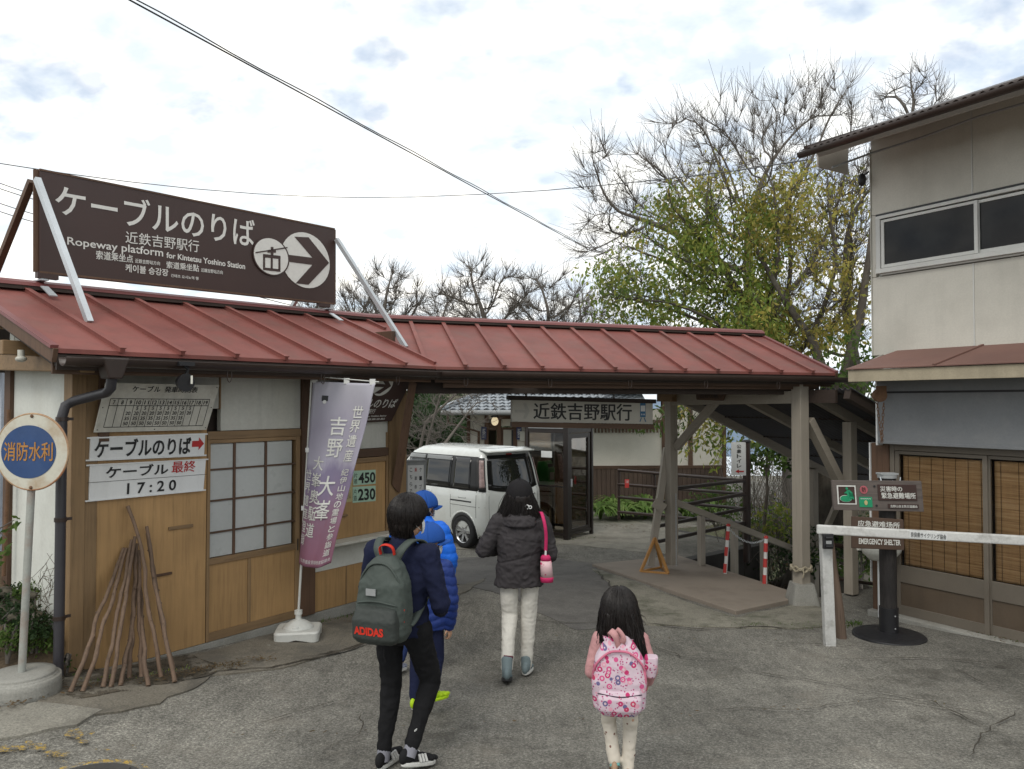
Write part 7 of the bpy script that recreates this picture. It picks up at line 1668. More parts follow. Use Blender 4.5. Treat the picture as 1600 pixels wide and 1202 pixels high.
def hand(b, w, d, palm, s, curl=.6, side=1):
    """palm and five separate bent fingers; d: towards the fingertips, palm: the way the palm faces"""
    w, d, palm = Vector(w), Vector(d).normalized(), Vector(palm); palm = (palm - d * palm.dot(d)).normalized(); x = d.cross(palm)
    R = Matrix((x, palm, d)).transposed()
    b.ell(w + d * .045 * s, (.036 * s, .015 * s, .05 * s), R)
    for i, (o, l) in enumerate(((-.027, .06), (-.009, .072), (.009, .068), (.026, .052))):
        p = w + d * .075 * s + x * o * s; P = [p - d * .02 * s]; a_ = 0; dd = d
        for j in range(3):
            P.append(P[-1] + dd * l * s * (.5, .32, .26)[j] * (1.2 if j == 0 else 1)); a_ += curl; dd = (d * math.cos(a_) + palm * math.sin(a_))
        P.append(P[-1] + dd * .012 * s)
        b.tube(P, [.0095 * s] * 2 + [.0088 * s, .0082 * s, .007 * s][:len(P) - 2], 8); b.ell(P[-1], (.0075 * s,) * 3, n=8, m=6)
    t0 = w + d * .02 * s - x * .03 * s * side; t1 = t0 + (d * .6 - x * .7 * side + palm * .3).normalized() * .035 * s; t2 = t1 + (d + palm * .5).normalized() * .028 * s
    b.tube([w, t0, t1, t2], [.012 * s, .012 * s, .0105 * s, .009 * s], 8); b.ell(t2, (.009 * s,) * 3, n=8, m=6)
def skinmat(): return mat('skin', (.50, .29, .19), .55, .06, 6, .05, 90, .05, piece=0)
m_skin = skinmat()
m_skinl = mat('lip_skin', (.36, .13, .10), .5, .05)
def cloth(name, col, rough=.85, **k): return mat(name, col, rough, .12, 5, .08, 160, .12, piece=0, spec=.2, **k)
def folds(amp, fs=9., zs=1., seed=0):
    o_ = V(seed * 7.3, seed * 3.1, 0)
    def f(c, n_): 
        q = Vector((c.x * fs, c.y * fs, c.z * fs * zs)) + o_; a_ = noise.noise(q); b_ = noise.noise(q * 2.3 + V(4, 4, 4)); return amp * (a_ * .7 + (1 - abs(b_) * 2) * .5 - .25)
    return f
def figure(name, label, loc, yaw, h, J, group=None):
    """the continuous body; J holds joints in metres, x right, y ahead, z up"""
    root = thing(name, label, 'person', tuple(loc), rad(yaw), group); s = h / 1.6; b = MB()
    hd = Vector(J['head']); nk = Vector(J['neck']); pv = Vector(J['pelvis']); ch = Vector(J['chest'])
    hr = J.get('hr', .088) ; R = Matrix.Rotation(rad(J.get('turn', 0)), 3, 'Z') @ Matrix.Rotation(rad(J.get('tilt', 0)), 3, 'X')
    b.ell(hd + V(0, 0, hr * .18), (hr * .86, hr * 1.05, hr * 1.05), R); b.ell(hd + R @ V(0, hr * .22, -hr * .42), (hr * .62, hr * .72, hr * .78), R)
    b.ell(hd + R @ V(0, hr * 1.0, -hr * .08), (hr * .13, hr * .2, hr * .22), R)
    for sg in (-1, 1): b.ell(hd + R @ V(sg * hr * .88, -hr * .05, -hr * .12), (hr * .1, hr * .2, hr * .3), R)
    limb(b, [nk - V(0, 0, .03), hd - V(0, .01, hr * .6)], [.05 * s, .046 * s])
    sl, sr_ = Vector(J['shL']), Vector(J['shR'])
    b.loft([(pv - V(0, 0, .09 * s), .13 * s, .09 * s), (pv, .155 * s, .105 * s), (pv.lerp(ch, .45), .125 * s, .09 * s), (ch, .15 * s, .105 * s), (ch.lerp(nk, .6), .14 * s, .085 * s), (nk, .055 * s, .05 * s)], 20)
    for S_ in 'LR':
        sh_, el, wr = (Vector(J[k_ + S_]) for k_ in ('sh', 'el', 'wr')); hp_, kn, an = (Vector(J[k_ + S_]) for k_ in ('hip', 'kn', 'an'))
        limb(b, [ch.lerp(nk, .5), sh_], [.06 * s, .05 * s]); limb(b, [sh_, el, wr], [.047 * s, .037 * s, .025 * s]); limb(b, [hp_, kn, an], [.075 * s, .052 * s, .034 * s]); b.ell(an + V(0, .02, -.02) * s, (.028 * s, .045 * s, .026 * s))
        hd_ = J.get('hand' + S_)
        hand(b, wr, hd_[0] if hd_ else (wr - el), hd_[1] if hd_ else (0, 1, 0), s * 1.0, hd_[2] if hd_ else .5, 1 if S_ == 'R' else -1)
    body = obj('body', remesh(b, .0065, 2), None, root); body.data.materials.append(m_skin)
    for sg in (-1, 1):
        e = hd + R @ V(sg * hr * .33, hr * .93, hr * .06); q = MB(); q.ell(e, (hr * .13, hr * .08, hr * .085), R); obj('eye', q, m_w, root); q = MB(); q.ell(e + R @ V(0, hr * .055, 0), (hr * .06, hr * .05, hr * .06), R); obj('iris', q, m_blackm, root)
        q = MB(); q.tube([hd + R @ V(sg * hr * .18, hr * .99, hr * .24), hd + R @ V(sg * hr * .5, hr * .86, hr * .26)], hr * .035, 6); obj('eyebrow', q, m_blackm, root)
    q = MB(); q.ell(hd + R @ V(0, hr * .93, -hr * .5), (hr * .24, hr * .07, hr * .06), R); obj('mouth', q, m_skinl, root)
    root['R'] = 0; del root['R']
    return root, s, R, hd, hr
def torso_cloth(J, s, ex, hem, m, root, name='jacket', arm=(.062, .055, .043), disp=None, voxel=.008, wid=1., hemw=1., cuffs=True, collar=None, dep=1.):
    pv, ch, nk = Vector(J['pelvis']), Vector(J['chest']), Vector(J['neck']); b = MB(); hz_ = Vector((pv.x, pv.y, hem))
    b.loft([(hz_, (.150 * s + ex) * hemw * wid, (.105 * s + ex) * dep), (hz_.lerp(pv, .6) if hem < pv.z else pv, (.155 * s + ex) * wid, (.11 * s + ex) * dep), (pv.lerp(ch, .45), (.14 * s + ex) * wid, (.10 * s + ex) * dep), (ch, (.155 * s + ex) * wid, (.112 * s + ex) * dep), (ch.lerp(nk, .55), (.15 * s + ex) * wid, (.09 * s + ex) * dep), (ch.lerp(nk, .85), .10 * s + ex, .06 * s + ex), (nk + V(0, 0, .0), .06 * s + ex * .5, .055 * s + ex * .5)], 24)
    for S_ in 'LR':
        sh_, el, wr = (Vector(J[k_ + S_]) for k_ in ('sh', 'el', 'wr'))
        limb(b, [ch.lerp(nk, .55), sh_], [.07 * s + ex * .6, arm[0] * s + ex * .4]); limb(b, [sh_, sh_.lerp(el, .5), el, el.lerp(wr, .5), wr.lerp(el, .06)], [arm[0] * s + ex * .4, (arm[0] + arm[1]) / 2 * s + ex * .45, arm[1] * s + ex * .4, (arm[1] + arm[2]) / 2 * s + ex * .3, arm[2] * s + ex * .2])
    if collar: b.loft([(nk + V(0, .0, -.03), .075 * s + .01, .07 * s + .01), (nk + V(0, .01, collar * .5), .064 * s + .006, .06 * s + .008), (nk + V(0, .012, collar), .062 * s + .004, .058 * s + .006)], 18)
    return obj(name, remesh_m(b, voxel, 5, disp, m), None, root)
def remesh_m(b, voxel, it, disp, m):
    me = remesh(b, voxel, it, disp); me.materials.clear(); me.materials.append(m); return me
def trousers(J, s, m, root, R=(.088, .066, .052), disp=None, top=.06, name='trousers', end=.0, seat=1.):
    pv = Vector(J['pelvis']); b = MB()
    b.loft([(pv + V(0, 0, top), .13 * s, .10 * s), (pv, .15 * s * seat, .112 * s), (pv - V(0, .0, .07 * s), .15 * s * seat, .115 * s), (pv - V(0, 0, .12 * s), .12 * s, .09 * s)], 22)
    for S_ in 'LR':
        hp_, kn, an = (Vector(J[k_ + S_]) for k_ in ('hip', 'kn', 'an'))
        e = an + (kn - an).normalized() * end
        limb(b, [hp_ , hp_.lerp(kn, .5), kn, kn.lerp(an, .4), e], [R[0] * s, (R[0] + R[1]) / 2 * s, R[1] * s, (R[1] * .5 + R[2] * .5) * s, R[2] * s])
    return obj(name, remesh_m(b, .0075, 4, disp, m), None, root)
def shoe(root, an, toe, s, m, msole, high=0., stripe=None, w=.040):
    """an: ankle, toe: toe tip on its sole; the foot lies along ankle->toe"""
    an, toe = Vector(an), Vector(toe); d = (toe - an); fl = V(d.x, d.y, 0).normalized(); 
    # sole plane runs from heel to toe
    heel_h = an.z - .075 * s; L_ = .235 * s; t0 = toe; horiz = math.sqrt(max(.0, L_ ** 2 - max(0, heel_h - toe.z) ** 2)); hl = V(toe.x, toe.y, 0) - fl * horiz; hl.z = max(toe.z, heel_h)
    ax = (toe - hl).normalized(); sd = ax.cross(V(0, 0, 1)).normalized(); up = sd.cross(ax); b = MB(); so_ = MB(); Rm = Matrix((sd, ax, up)).transposed()
    def P(y, z, x=0): return hl + ax * y * L_ + up * z * s + sd * x
    prof = [(.02, .62, .75), (.15, .78, .8), (.35, .74, .62), (.6, .95, .45), (.8, .98, .34), (.95, .6, .26)]
    secs = [(P(y, .018 + zt * .045), w * s * wd, zt * .052 * s) for y, wd, zt in prof]
    bb_ = MB()
    for (c0, rx, rz_) in secs: bb_.ell(c0, (rx, L_ * .14, rz_ + .004), Rm, 14, 8)
    bb_.ell(P(.16, .06), (w * .78 * s, L_ * .15, .04 * s), Rm); 
    if high: bb_.tube([P(.17, .05), an + V(0, 0, high * s)], [w * .85 * s, w * 1.02 * s], 14); bb_.ell(an + V(0, 0, high * s * .8), (w * 1.05 * s, w * 1.15 * s, .03 * s))
    upper = obj('shoe', remesh_m(bb_, .0055, 3, None, m), None, root)
    outl = []
    for i in range(28):
        t_ = 2 * PI * i / 28; yy = .5 - .52 * math.cos(t_); ww = w * s * 1.08 * (math.sin(t_)) * (.85 + .25 * (yy > .5) * math.sin((yy - .5) * PI)); outl.append(P(yy, 0, ww))
    so_.prism(outl, up * .024 * s); obj('sole', so_, msole, upper, .006)
    if stripe:
        for sg in (-1, 1):
            for j in range(3): q = MB(); y = .38 + j * .09; q.beam(P(y + .05, .028, sg * w * s * .93), P(y - .02, .065, sg * w * s * .66), .012 * s, .012 * s, Rm @ V(1, 0, 0)); obj('side_stripe', q, stripe, upper)
    return upper
m_hair = mat('black_hair', (.012, .009, .008), .4, .3, 30, .3, 200, .2, piece=0, spec=.35)
def strands(root, hd, hr, R, n, L_, seed=1, back=.2, front=None, m=None, curl=.02, thick=.0018, out=1.06, taper=True, zmax=1.2, cone=None):
    rg = random.Random(seed); b = MB()
    for _ in range(n):
        t_ = rg.uniform(0, 2 * PI); u = rg.uniform(-.25, 1); ph = math.acos(u); d = V(math.sin(ph) * math.cos(t_), math.sin(ph) * math.sin(t_), math.cos(ph))
        if d.y > .35 and d.z < .55: continue
        p = hd + R @ V(d.x * hr * out, (d.y * 1.1) * hr * out, hr * .18 + d.z * hr * 1.12 * out); P = [p]; g = R @ V(d.x * .5, d.y * .5 - .15, -.55 + .2 * d.z); g.normalize(); l = L_ * rg.uniform(.6, 1.1)
        for k_ in range(4):
            g = (g + V(0, 0, -.5) + Vector((rg.gauss(0, curl), rg.gauss(0, curl), 0)) * 4).normalized(); q = P[-1] + g * l / 4
            e = q - (hd + V(0, 0, hr * .1)); 
            if e.length < hr * 1.08 and q.z > hd.z - hr * .8: q = hd + V(0, 0, hr * .1) + e.normalized() * hr * 1.1
            P.append(q)
        b.tube(P, [thick, thick * 1.2, thick, thick * .8, thick * .4], 3, False)
    return obj('hair_strands', b, m or m_hair, root, kind='stuff')
def comb_hair(root, hd, hr, R, n, end, seed=1, out=1.1, m=None, thick=.0019, wob=.003, fall=None, name='hair_strands'):
    """strands combed from the crown over the skull; end(t) gives how far below the head centre a strand reaches at azimuth t"""
    rg = random.Random(seed); b = MB(); c = hd + V(0, 0, hr * .16)
    for _ in range(n):
        t_ = rg.uniform(0, 2 * PI); ze = end(t_)
        if ze is None: continue
        ze = ze + rg.uniform(-.15, .15) * hr; o_ = out * rg.uniform(.97, 1.05); P = []; p0 = rg.choice((.1, .3, .6, .9, 1.1)) ; ph = p0; tt = t_ + rg.gauss(0, .08)
        while ph < PI * .52:
            P.append(c + R @ V(math.sin(ph) * math.cos(tt) * hr * o_, math.sin(ph) * math.sin(tt) * hr * o_ * 1.1, math.cos(ph) * hr * 1.13 * o_)); ph += .32
            if (P[-1] - hd).z < ze: break
        q = P[-1]; steps_ = 0
        while (q - hd).z > ze and steps_ < 9:
            d = fall(tt, (q - hd).z) if fall else R @ V(-math.cos(tt) * .25, -math.sin(tt) * .25, -1)
            l = max(.012, min(.04, (q - hd).z - ze)); q = q + d.normalized() * l + V(rg.gauss(0, wob), rg.gauss(0, wob), 0); P.append(q); steps_ += 1
        if len(P) < 2: continue
        k_ = len(P); b.tube(P, [thick * (1 if i < k_ - 2 else (.7 if i < k_ - 1 else .25)) for i in range(k_)], 3, False)
    return obj(name, b, m or m_hair, root, kind='stuff')
def hairdisp(amp=.004, fs=60):
    return lambda c, n_: amp * (noise.noise(Vector((c.x * fs, c.y * fs, c.z * 5))) + .5 * noise.noise(Vector((c.x * fs * 2.4, c.y * fs * 2.4, c.z * 9))))
def ribbon_s(P, w_, th, side, m, name, root):
    """a flat strap along P; side(i) gives its width direction"""
    b = MB(); vs = []; n = len(P)
    for i, p in enumerate(P):
        p = Vector(p); d = (Vector(P[min(i + 1, n - 1)]) - Vector(P[max(i - 1, 0)])).normalized(); sd = Vector(side(i) if callable(side) else side); sd = (sd - d * sd.dot(d)).normalized(); nn = d.cross(sd) * th / 2
        vs += [p - sd * w_ / 2 - nn, p + sd * w_ / 2 - nn, p + sd * w_ / 2 + nn, p - sd * w_ / 2 + nn]
    fs = [(i * 4 + k_, i * 4 + (k_ + 1) % 4, i * 4 + 4 + (k_ + 1) % 4, i * 4 + 4 + k_) for i in range(n - 1) for k_ in range(4)] + [(3, 2, 1, 0), tuple(4 * (n - 1) + k_ for k_ in range(4))]
    b.add(vs, fs, True); return obj(name, b, m, root)
def bez(P, n=14):
    P = [Vector(p) for p in P]; out_ = []
    Q = [P[0]] + P + [P[-1]]
    for i in range(1, len(Q) - 2):
        for k_ in range(n):
            t_ = k_ / n; a, b_, c, d = Q[i - 1], Q[i], Q[i + 1], Q[i + 2]
            out_.append(.5 * ((2 * b_) + (-a + c) * t_ + (2 * a - 5 * b_ + 4 * c - d) * t_ ** 2 + (-a + 3 * b_ - 3 * c + d) * t_ ** 3))
    return out_ + [P[-1]]
def cap_(root, hd, hr, R, m, brim_dir=0., tilt=0., name='cap', up=0.):
    """a baseball cap; brim_dir turns it on the head"""
    Rc = R @ Matrix.Rotation(rad(brim_dir), 3, 'Z') @ Matrix.Rotation(rad(tilt), 3, 'X'); c = hd + V(0, 0, hr * .2 + up); b = MB()
    def dome(a, v): 
        t_ = 2 * PI * a; ph = v * PI * .56; r = hr * (1.13 + .02 * math.cos(t_ * 6)); return c + Rc @ V(math.sin(ph) * math.cos(t_) * r * .97, math.sin(ph) * math.sin(t_) * r * 1.12, math.cos(ph) * r * 1.08)
    b.grid(dome, 36, 12); b.tube([c + Rc @ V(0, 0, hr * 1.2), c + Rc @ V(0, 0, hr * 1.26)], hr * .09, 10); o = obj(name, b, m, root)
    sd_ = o.modifiers.new('solid', 'SOLIDIFY'); sd_.thickness = .003
    q = MB(); q.slab(lambda a, v: c + Rc @ V((2 * a - 1) * hr * .86 * (1 - .3 * v * v), hr * (.92 * math.sqrt(max(0, 1 - (2 * a - 1) ** 2 * .62)) + v * .78 * math.sqrt(max(.0, 1 - (2 * a - 1) ** 2 * .75))), -hr * .16 - hr * .16 * v - hr * .22 * (2 * a - 1) ** 2), 14, 6, V(0, 0, .004)); obj('brim', q, m, o); return o
def mask(root, hd, hr, R):
    b = MB(); b.slab(lambda a, v: hd + R @ V(math.sin((a - .5) * 2.1) * hr * .82, math.cos((a - .5) * 2.1) * hr * .98 + hr * .12 * math.sin(PI * v) * math.cos((a - .5) * 2), -hr * .95 + hr * .85 * v), 14, 8, V(0, .003, 0)); mk = obj('face_mask', b, m_white, root)
    for sg in (-1, 1):
        q = MB(); q.tube(bez([hd + R @ V(sg * hr * .72, hr * .5, -hr * .2), hd + R @ V(sg * hr * .93, hr * .1, hr * .08), hd + R @ V(sg * hr * .98, -hr * .16, hr * .0), hd + R @ V(sg * hr * .96, -hr * .14, -hr * .3), hd + R @ V(sg * hr * .76, hr * .4, -hr * .72)], 6), .0015, 5); obj('ear_loop', q, m_white, mk)
    return mk
def gnd(u, v): p = ong(u, v); p.z = gzn(p.x, p.y); return p

# ---- the boy with the backpack
g0 = gnd(628, 1196)
J = dict(head=(.015, .03, 1.365), neck=(0, .0, 1.235), chest=(0, -.01, 1.05), pelvis=(0, 0, .80), shL=(-.165, -.01, 1.175), shR=(.165, -.01, 1.175), elL=(-.215, .0, .92), wrL=(-.14, .16, .84), elR=(.225, .01, .915), wrR=(.15, .17, .83),
         hipL=(-.08, 0, .76), knL=(-.085, .03, .43), anL=(-.085, -.05, .085), hipR=(.085, .0, .76), knR=(.11, .13, .44), anR=(.085, -.06, .135), turn=-28, hr=.095)
boy, s, R, hd, hr = figure('person', 'tall boy in a navy jacket and black trousers carrying a dark green backpack', (g0.x, g0.y, g0.z), -20, 1.5, J)
m_navy = cloth('navy_fleece', (.010, .013, .035), .9); m_blk = cloth('black_jersey', (.010, .010, .011), .9)
torso_cloth(J, s, .012, .735, m_navy, boy, 'jacket', (.062, .054, .042), lambda c, n_: folds(.012, 7, 1.2, 1)(c, n_) + folds(.004, 18, 1, 2)(c, n_), .0075, 1.02, collar=.075)
trousers(J, s, m_blk, boy, (.09, .065, .046), folds(.010, 9, 1.1, 2), name='trousers', end=.03)
m_sock = cloth('grey_sock', (.22, .22, .25)); m_shoeb = cloth('black_shoe_mesh', (.014, .014, .015)); m_rub = mat('white_rubber', (.55, .55, .52), .5, .05)
for S_ in 'LR':
    an, kn = Vector(J['an' + S_]), Vector(J['kn' + S_]); b = MB(); d = (kn - an).normalized(); b.tube([an - d * .04, an + d * .045], [.036, .038], 14); obj('sock', b, m_sock, boy)
shoe(boy, J['anL'], (-.085, .13, .003), .98, m_shoeb, m_rub, stripe=m_w); shoe(boy, J['anR'], (.15, .09, .008), .98, m_shoeb, m_rub, stripe=m_w)
b = MB(); b.ell(hd + V(0, -.004, hr * .28), (hr * 1.04, hr * 1.16, hr * 1.1), R); b.ell(hd + R @ V(0, -hr * .35, -hr * .25), (hr * .96, hr * .82, hr * .85), R); b.ell(hd + R @ V(0, -hr * .34, -hr * .7), (hr * .6, hr * .5, hr * .45), R)
hairo = obj('hair', remesh_m(b, .006, 2, lambda c, n_: hairdisp(.006, 50)(c, n_) - (.03 if ((R.inverted() @ (c - hd)).y > hr * .55 and (R.inverted() @ (c - hd)).z < hr * .45) else 0), m_hair), None, boy)
comb_hair(hairo, hd, hr, R, 2600, lambda t_: (-.95 * hr if math.sin(t_) < -.35 else (-.25 * hr if math.sin(t_) < .15 else (.15 * hr if math.sin(t_) < .55 else .55 * hr))), 2, 1.09); mask(boy, hd, hr, R)
b = MB(); b.box(Vector(J['anR']) + V(.045, -.03, .12), (.004, .025, .008)); obj('trouser_logo', b, m_w, boy)
bp = thing('backpack', 'dark green backpack with red lettering and a red handle on the tall boy', 'backpack', tuple(boy.matrix_basis @ V(.0, -.115, .985)), -20 * PI / 180)
m_bpk = mat('dark_green_nylon', (.045, .058, .050), .7, .12, 6, .08, 220, .15, piece=0); m_bpk2 = mat('black_green_nylon', (.028, .034, .030), .7, .12, 6, .08, 220, .15, piece=0); m_rd = cloth('red_webbing', (.55, .035, .02), .6)
b = MB(); b.loft([((0, -.09, -.27), .14, .075, None, .55), ((0, -.095, -.22), .165, .10, None, .5), ((0, -.095, -.08), .168, .105, None, .5), ((0, -.09, .08), .155, .095, None, .55), ((0, -.08, .18), .115, .075, None, .6), ((0, -.065, .24), .055, .045, None, .7)], 28)
obj('bag_body', remesh_m(b, .007, 4, folds(.006, 10, 1, 7), m_bpk), None, bp)
b = MB(); b.loft([((0, -.175, -.265), .125, .045, None, .55), ((0, -.19, -.23), .148, .055, None, .5), ((0, -.195, -.12), .148, .056, None, .5), ((0, -.18, -.06), .135, .045, None, .55), ((0, -.165, -.035), .10, .02, None, .6)], 28)
pk = obj('front_pocket', remesh_m(b, .006, 4, folds(.004, 12, 1, 5), m_bpk2), None, bp)
b = MB(); P = bez([(-.15, -.13, -.06), (-.12, -.19, -.03), (0, -.205, -.012), (.12, -.19, -.03), (.15, -.13, -.06)]); b.tube(P, .006, 6); obj('pocket_seam', b, m_bpk, bp)
b = MB(); P = bez([(-.155, -.10, -.02), (-.13, -.15, .10), (-.07, -.155, .185), (0, -.15, .205), (.07, -.155, .185), (.13, -.15, .10), (.155, -.10, -.02)]); b.tube(P, .007, 6); obj('main_seam', b, m_bpk, bp)
from mathutils.bvhtree import BVHTree
_t = BVHTree.FromPolygons([v_.co.copy() for v_ in pk.data.vertices], [tuple(p_.vertices) for p_ in pk.data.polygons])
def onpk(a, c):
    q = V(-.118 + .20 * a, -1, -.205 + .05 * c); h_ = _t.ray_cast(q, V(0, 1, 0)); return (h_[0] if h_[0] is not None else V(q.x, -.2, q.z)) + V(0, -.003, 0)
text_fit('ADIDAS', onpk, m_rd, pk, .05, res=6)
b = MB(); b.box((-.03, -.203, .04), (.065, .006, .04)); obj('reflective_patch', b, m_greym, bp)
ribbon_s(bez([(-.045, -.05, .215), (-.045, -.075, .285), (0, -.08, .305), (.045, -.075, .285), (.045, -.05, .215)]), .022, .006, V(0, 1, .3), m_rd, 'handle', bp)
for sg in (-1, 1):
    ribbon_s(bez([(sg * .05, -.05, .205), (sg * .085, -.03, .275), (sg * .11, .06, .315), (sg * .12, .19, .27), (sg * .125, .245, .13), (sg * .13, .2, -.05), (sg * .15, .02, -.15), (sg * .15, -.06, -.18)]), .055, .012, V(1, 0, 0), m_bpk, 'strap', bp)
    b = MB(); b.box((sg * .158, -.12, -.10), (.012, .05, .08)); obj('side_tab', b, m_rd if sg > 0 else m_bpk, bp, .003)
for P in ([(.06, -.25, -.26), (.055, -.255, -.33), (.065, -.25, -.37)], [(-.15, -.15, -.12), (-.17, -.17, -.17), (-.18, -.16, -.2)]): b = MB(); b.tube([V(*p) - V(.0, -.06, 0) for p in P], .004, 5); obj('strap_end', b, m_blk if P[0][0] > 0 else m_white, bp)

for o_ in [bp]: o_.scale = (.86, .9, .86)
# ---- the woman
g0 = gnd(812, 1056)
J = dict(head=(-.0, .03, 1.455), neck=(0, .01, 1.325), chest=(0, 0, 1.13), pelvis=(-.01, 0, .86), shL=(-.17, 0, 1.25), shR=(.17, 0, 1.25), elL=(-.29, -.0, 1.03), wrL=(-.16, .20, .98), elR=(.25, .0, .99), wrR=(.14, .19, .95),
         hipL=(-.09, 0, .82), knL=(-.08, .03, .49), anL=(-.11, -.24, .16), hipR=(.09, 0, .82), knR=(.075, .04, .47), anR=(.055, .01, .10), hr=.10, turn=0)
wo_, s, R, hd, hr = figure('person', 'woman in a dark jacket, black cap and white trousers, seen from behind', (g0.x, g0.y, g0.z), 2, 1.6, J)
m_jk = cloth('charcoal_jacket', (.040, .036, .038), .8); m_wt = cloth('white_cotton', (.55, .53, .48)); m_boot = cloth('grey_blue_boot', (.15, .19, .20)); m_cap = cloth('black_cap', (.013, .012, .013))
def jf(c, n_): return folds(.016, 7, 1.3, 3)(c, n_) + folds(.006, 18, 1.0, 8)(c, n_) - (.008 * math.exp(-((c.z - .97 - c.x * .25) / .008) ** 2)) - (.005 * math.exp(-((c.z - 1.12 + c.x * .2) / .008) ** 2))
torso_cloth(J, s, .027, .735, m_jk, wo_, 'jacket', (.064, .056, .045), jf, .0075, 1.04, 1.12)
b = MB(); b.loft([(V(0, -.02, 1.19), .10, .075), (V(0, -.05, 1.23), .145, .10), (V(0, -.035, 1.29), .14, .105), (V(0, 0, 1.335), .10, .085), (V(0, .0, 1.35), .08, .07)], 24); obj('hood', remesh_m(b, .007, 4, folds(.012, 11, 1.3, 9), m_jk), None, wo_)
trousers(J, s, m_wt, wo_, (.080, .066, .048), lambda c, n_: folds(.007, 9, 1.4, 4)(c, n_) , seat=.96, top=.0, end=-.01)
b = MB(); an = Vector(J['anL']); b.tube([an + V(0, .0, -.01), an + V(.01, .03, .07)], [.04, .042], 14); obj('sock', b, cloth('maroon_sock', (.12, .01, .03)), wo_)
m_dsole = mat('dark_rubber_sole', (.03, .03, .032), .7)
shoe(wo_, J['anL'], (-.105, -.13, .012), 1.02, m_boot, m_dsole, .06, w=.044); shoe(wo_, J['anR'], (.09, .17, .003), 1.02, m_boot, m_rub, .06, w=.044)
cp = cap_(wo_, hd, hr, R, m_cap, 0, 8, up=.0)
b = MB(); b.ell(hd + V(0, -.02, -.015), (hr * 1.1, hr * 1.08, hr * 1.05)); b.loft([(hd + V(0, -.02, -.02), hr * 1.08, hr * 1.0), (hd + V(0, -.02, -.08), hr * 1.16, hr * .98), (hd + V(.005, -.02, -.13), hr * 1.28, hr * .9), (hd + V(.01, -.03, -.165), hr * 1.2, hr * .7)], 24)
ho = obj('hair', remesh_m(b, .0065, 2, lambda c, n_: hairdisp(.007, 45)(c, n_) - (.045 if c.y > hd.y + hr * .62 else 0), m_hair), None, wo_)
comb_hair(ho, hd, hr * 1.02, R, 2200, lambda t_: (None if math.sin(t_) > .5 else -.165), 4, 1.0, wob=.005, fall=lambda t_, z: V(math.cos(t_) * (.25 + (.75 if z < -.11 and math.cos(t_) > .3 else .1)), -.02, -1))
b = MB(); b.tube([hd + V(.055 + .016 * math.cos(t_), -hr * 1.12, -.075 + .016 * math.sin(t_)) for t_ in [2 * PI * j / 14 for j in range(15)]], .005, 6); b.tube([hd + V(.082 + .012 * math.cos(t_), -hr * 1.08, -.078 + .012 * math.sin(t_)) for t_ in [2 * PI * j / 14 for j in range(15)]], .004, 6); obj('hair_clip', b, m_white, wo_)
bo = thing('bottle_pouch', 'pink water bottle pouch on a red-pink strap at the woman\'s right side', 'bottle', tuple(wo_.matrix_basis @ V(.215, -.10, .78)), rad(2))
m_pink = cloth('hot_pink_webbing', (.50, .03, .12), .6); m_pinkp = bpy.data.materials.new('pink_print'); k = NT(m_pinkp)
vo = k.n('ShaderNodeTexVoronoi', Vector=k.co(1, .001, 1), Scale=34.); k.i(k.b.inputs['Base Color'], k.mix(k.ramp(vo.outputs['Distance'], [(.28, 0.), (.36, 1.)]), (.55, .06, .16), (.62, .42, .44)))
b = MB(); b.loft([((0, 0, -.0), .05, .038), ((0, 0, .03), .054, .042), ((0, 0, .04), .052, .04)], 20); obj('pouch_bottom', b, m_pink, bo)
b = MB(); b.loft([((0, 0, .041), .050, .039), ((-.005, 0, .12), .048, .037), ((-.008, 0, .17), .044, .034)], 20); obj('pouch_body', b, m_pinkp, bo)
b = MB(); b.loft([((-.008, 0, .171), .042, .033), ((-.01, 0, .20), .040, .03), ((-.01, 0, .215), .03, .024)], 20); obj('pouch_top', b, m_pink, bo); b = MB(); b.tube([(-.01, 0, .21), (-.01, 0, .255)], .009, 8); obj('strap_ring', b, m_white, bo)
ribbon_s(bez([(-.01, -.005, .25), (-.008, -.02, .36), (-.015, -.035, .44), (-.03, -.02, .515), (-.045, .05, .555), (-.05, .14, .50), (-.05, .2, .35)]), .026, .004, V(1, 0, 0), m_pink, 'strap', bo)

# ---- two children in blue
m_bcap = cloth('royal_blue_cap', (.018, .075, .30)); m_bjk = cloth('bright_blue_nylon', (.015, .13, .62), .45); m_njk = cloth('navy_blue_puffer', (.016, .035, .16), .5)
def quilt(amp, p, z0=0., seed=0):
    f = folds(.004, 12, 1, seed)
    return lambda c, n_: f(c, n_) + amp * (abs(math.sin((c.z - z0) / p * PI)) ** .5 - .6)
g3 = gnd(655, 1052); g3.x = at(657, 700, g3.y).x
J = dict(head=(.02, .03, 1.335), neck=(0, .0, 1.21), chest=(0, 0, 1.03), pelvis=(0, 0, .78), shL=(-.165, 0, 1.145), shR=(.165, 0, 1.145), elL=(-.22, .0, .92), wrL=(-.19, .1, .74), elR=(.235, .02, .92), wrR=(.20, .14, .76),
         hipL=(-.08, 0, .74), knL=(-.09, .02, .42), anL=(-.13, -.12, .13), hipR=(.08, 0, .74), knR=(.08, .08, .43), anR=(.08, .08, .08), hr=.093, turn=-32)
c3, s, R, hd, hr = figure('person', 'child in a bright blue hooded jacket and blue cap, further from the camera', (g3.x, g3.y, g3.z), -12, 1.47, J, 'children in blue caps')
torso_cloth(J, s, .035, .70, m_bjk, c3, 'jacket', (.075, .068, .05), quilt(.009, .075), .0085, 1.1)
b = MB(); b.loft([(V(0, -.03, 1.12), .11, .08), (V(0, -.06, 1.17), .14, .11), (V(0, -.04, 1.225), .135, .11), (V(0, .0, 1.265), .09, .085)], 24); obj('hood', remesh_m(b, .007, 4, folds(.008, 10, 1.3, 9), m_bjk), None, c3)
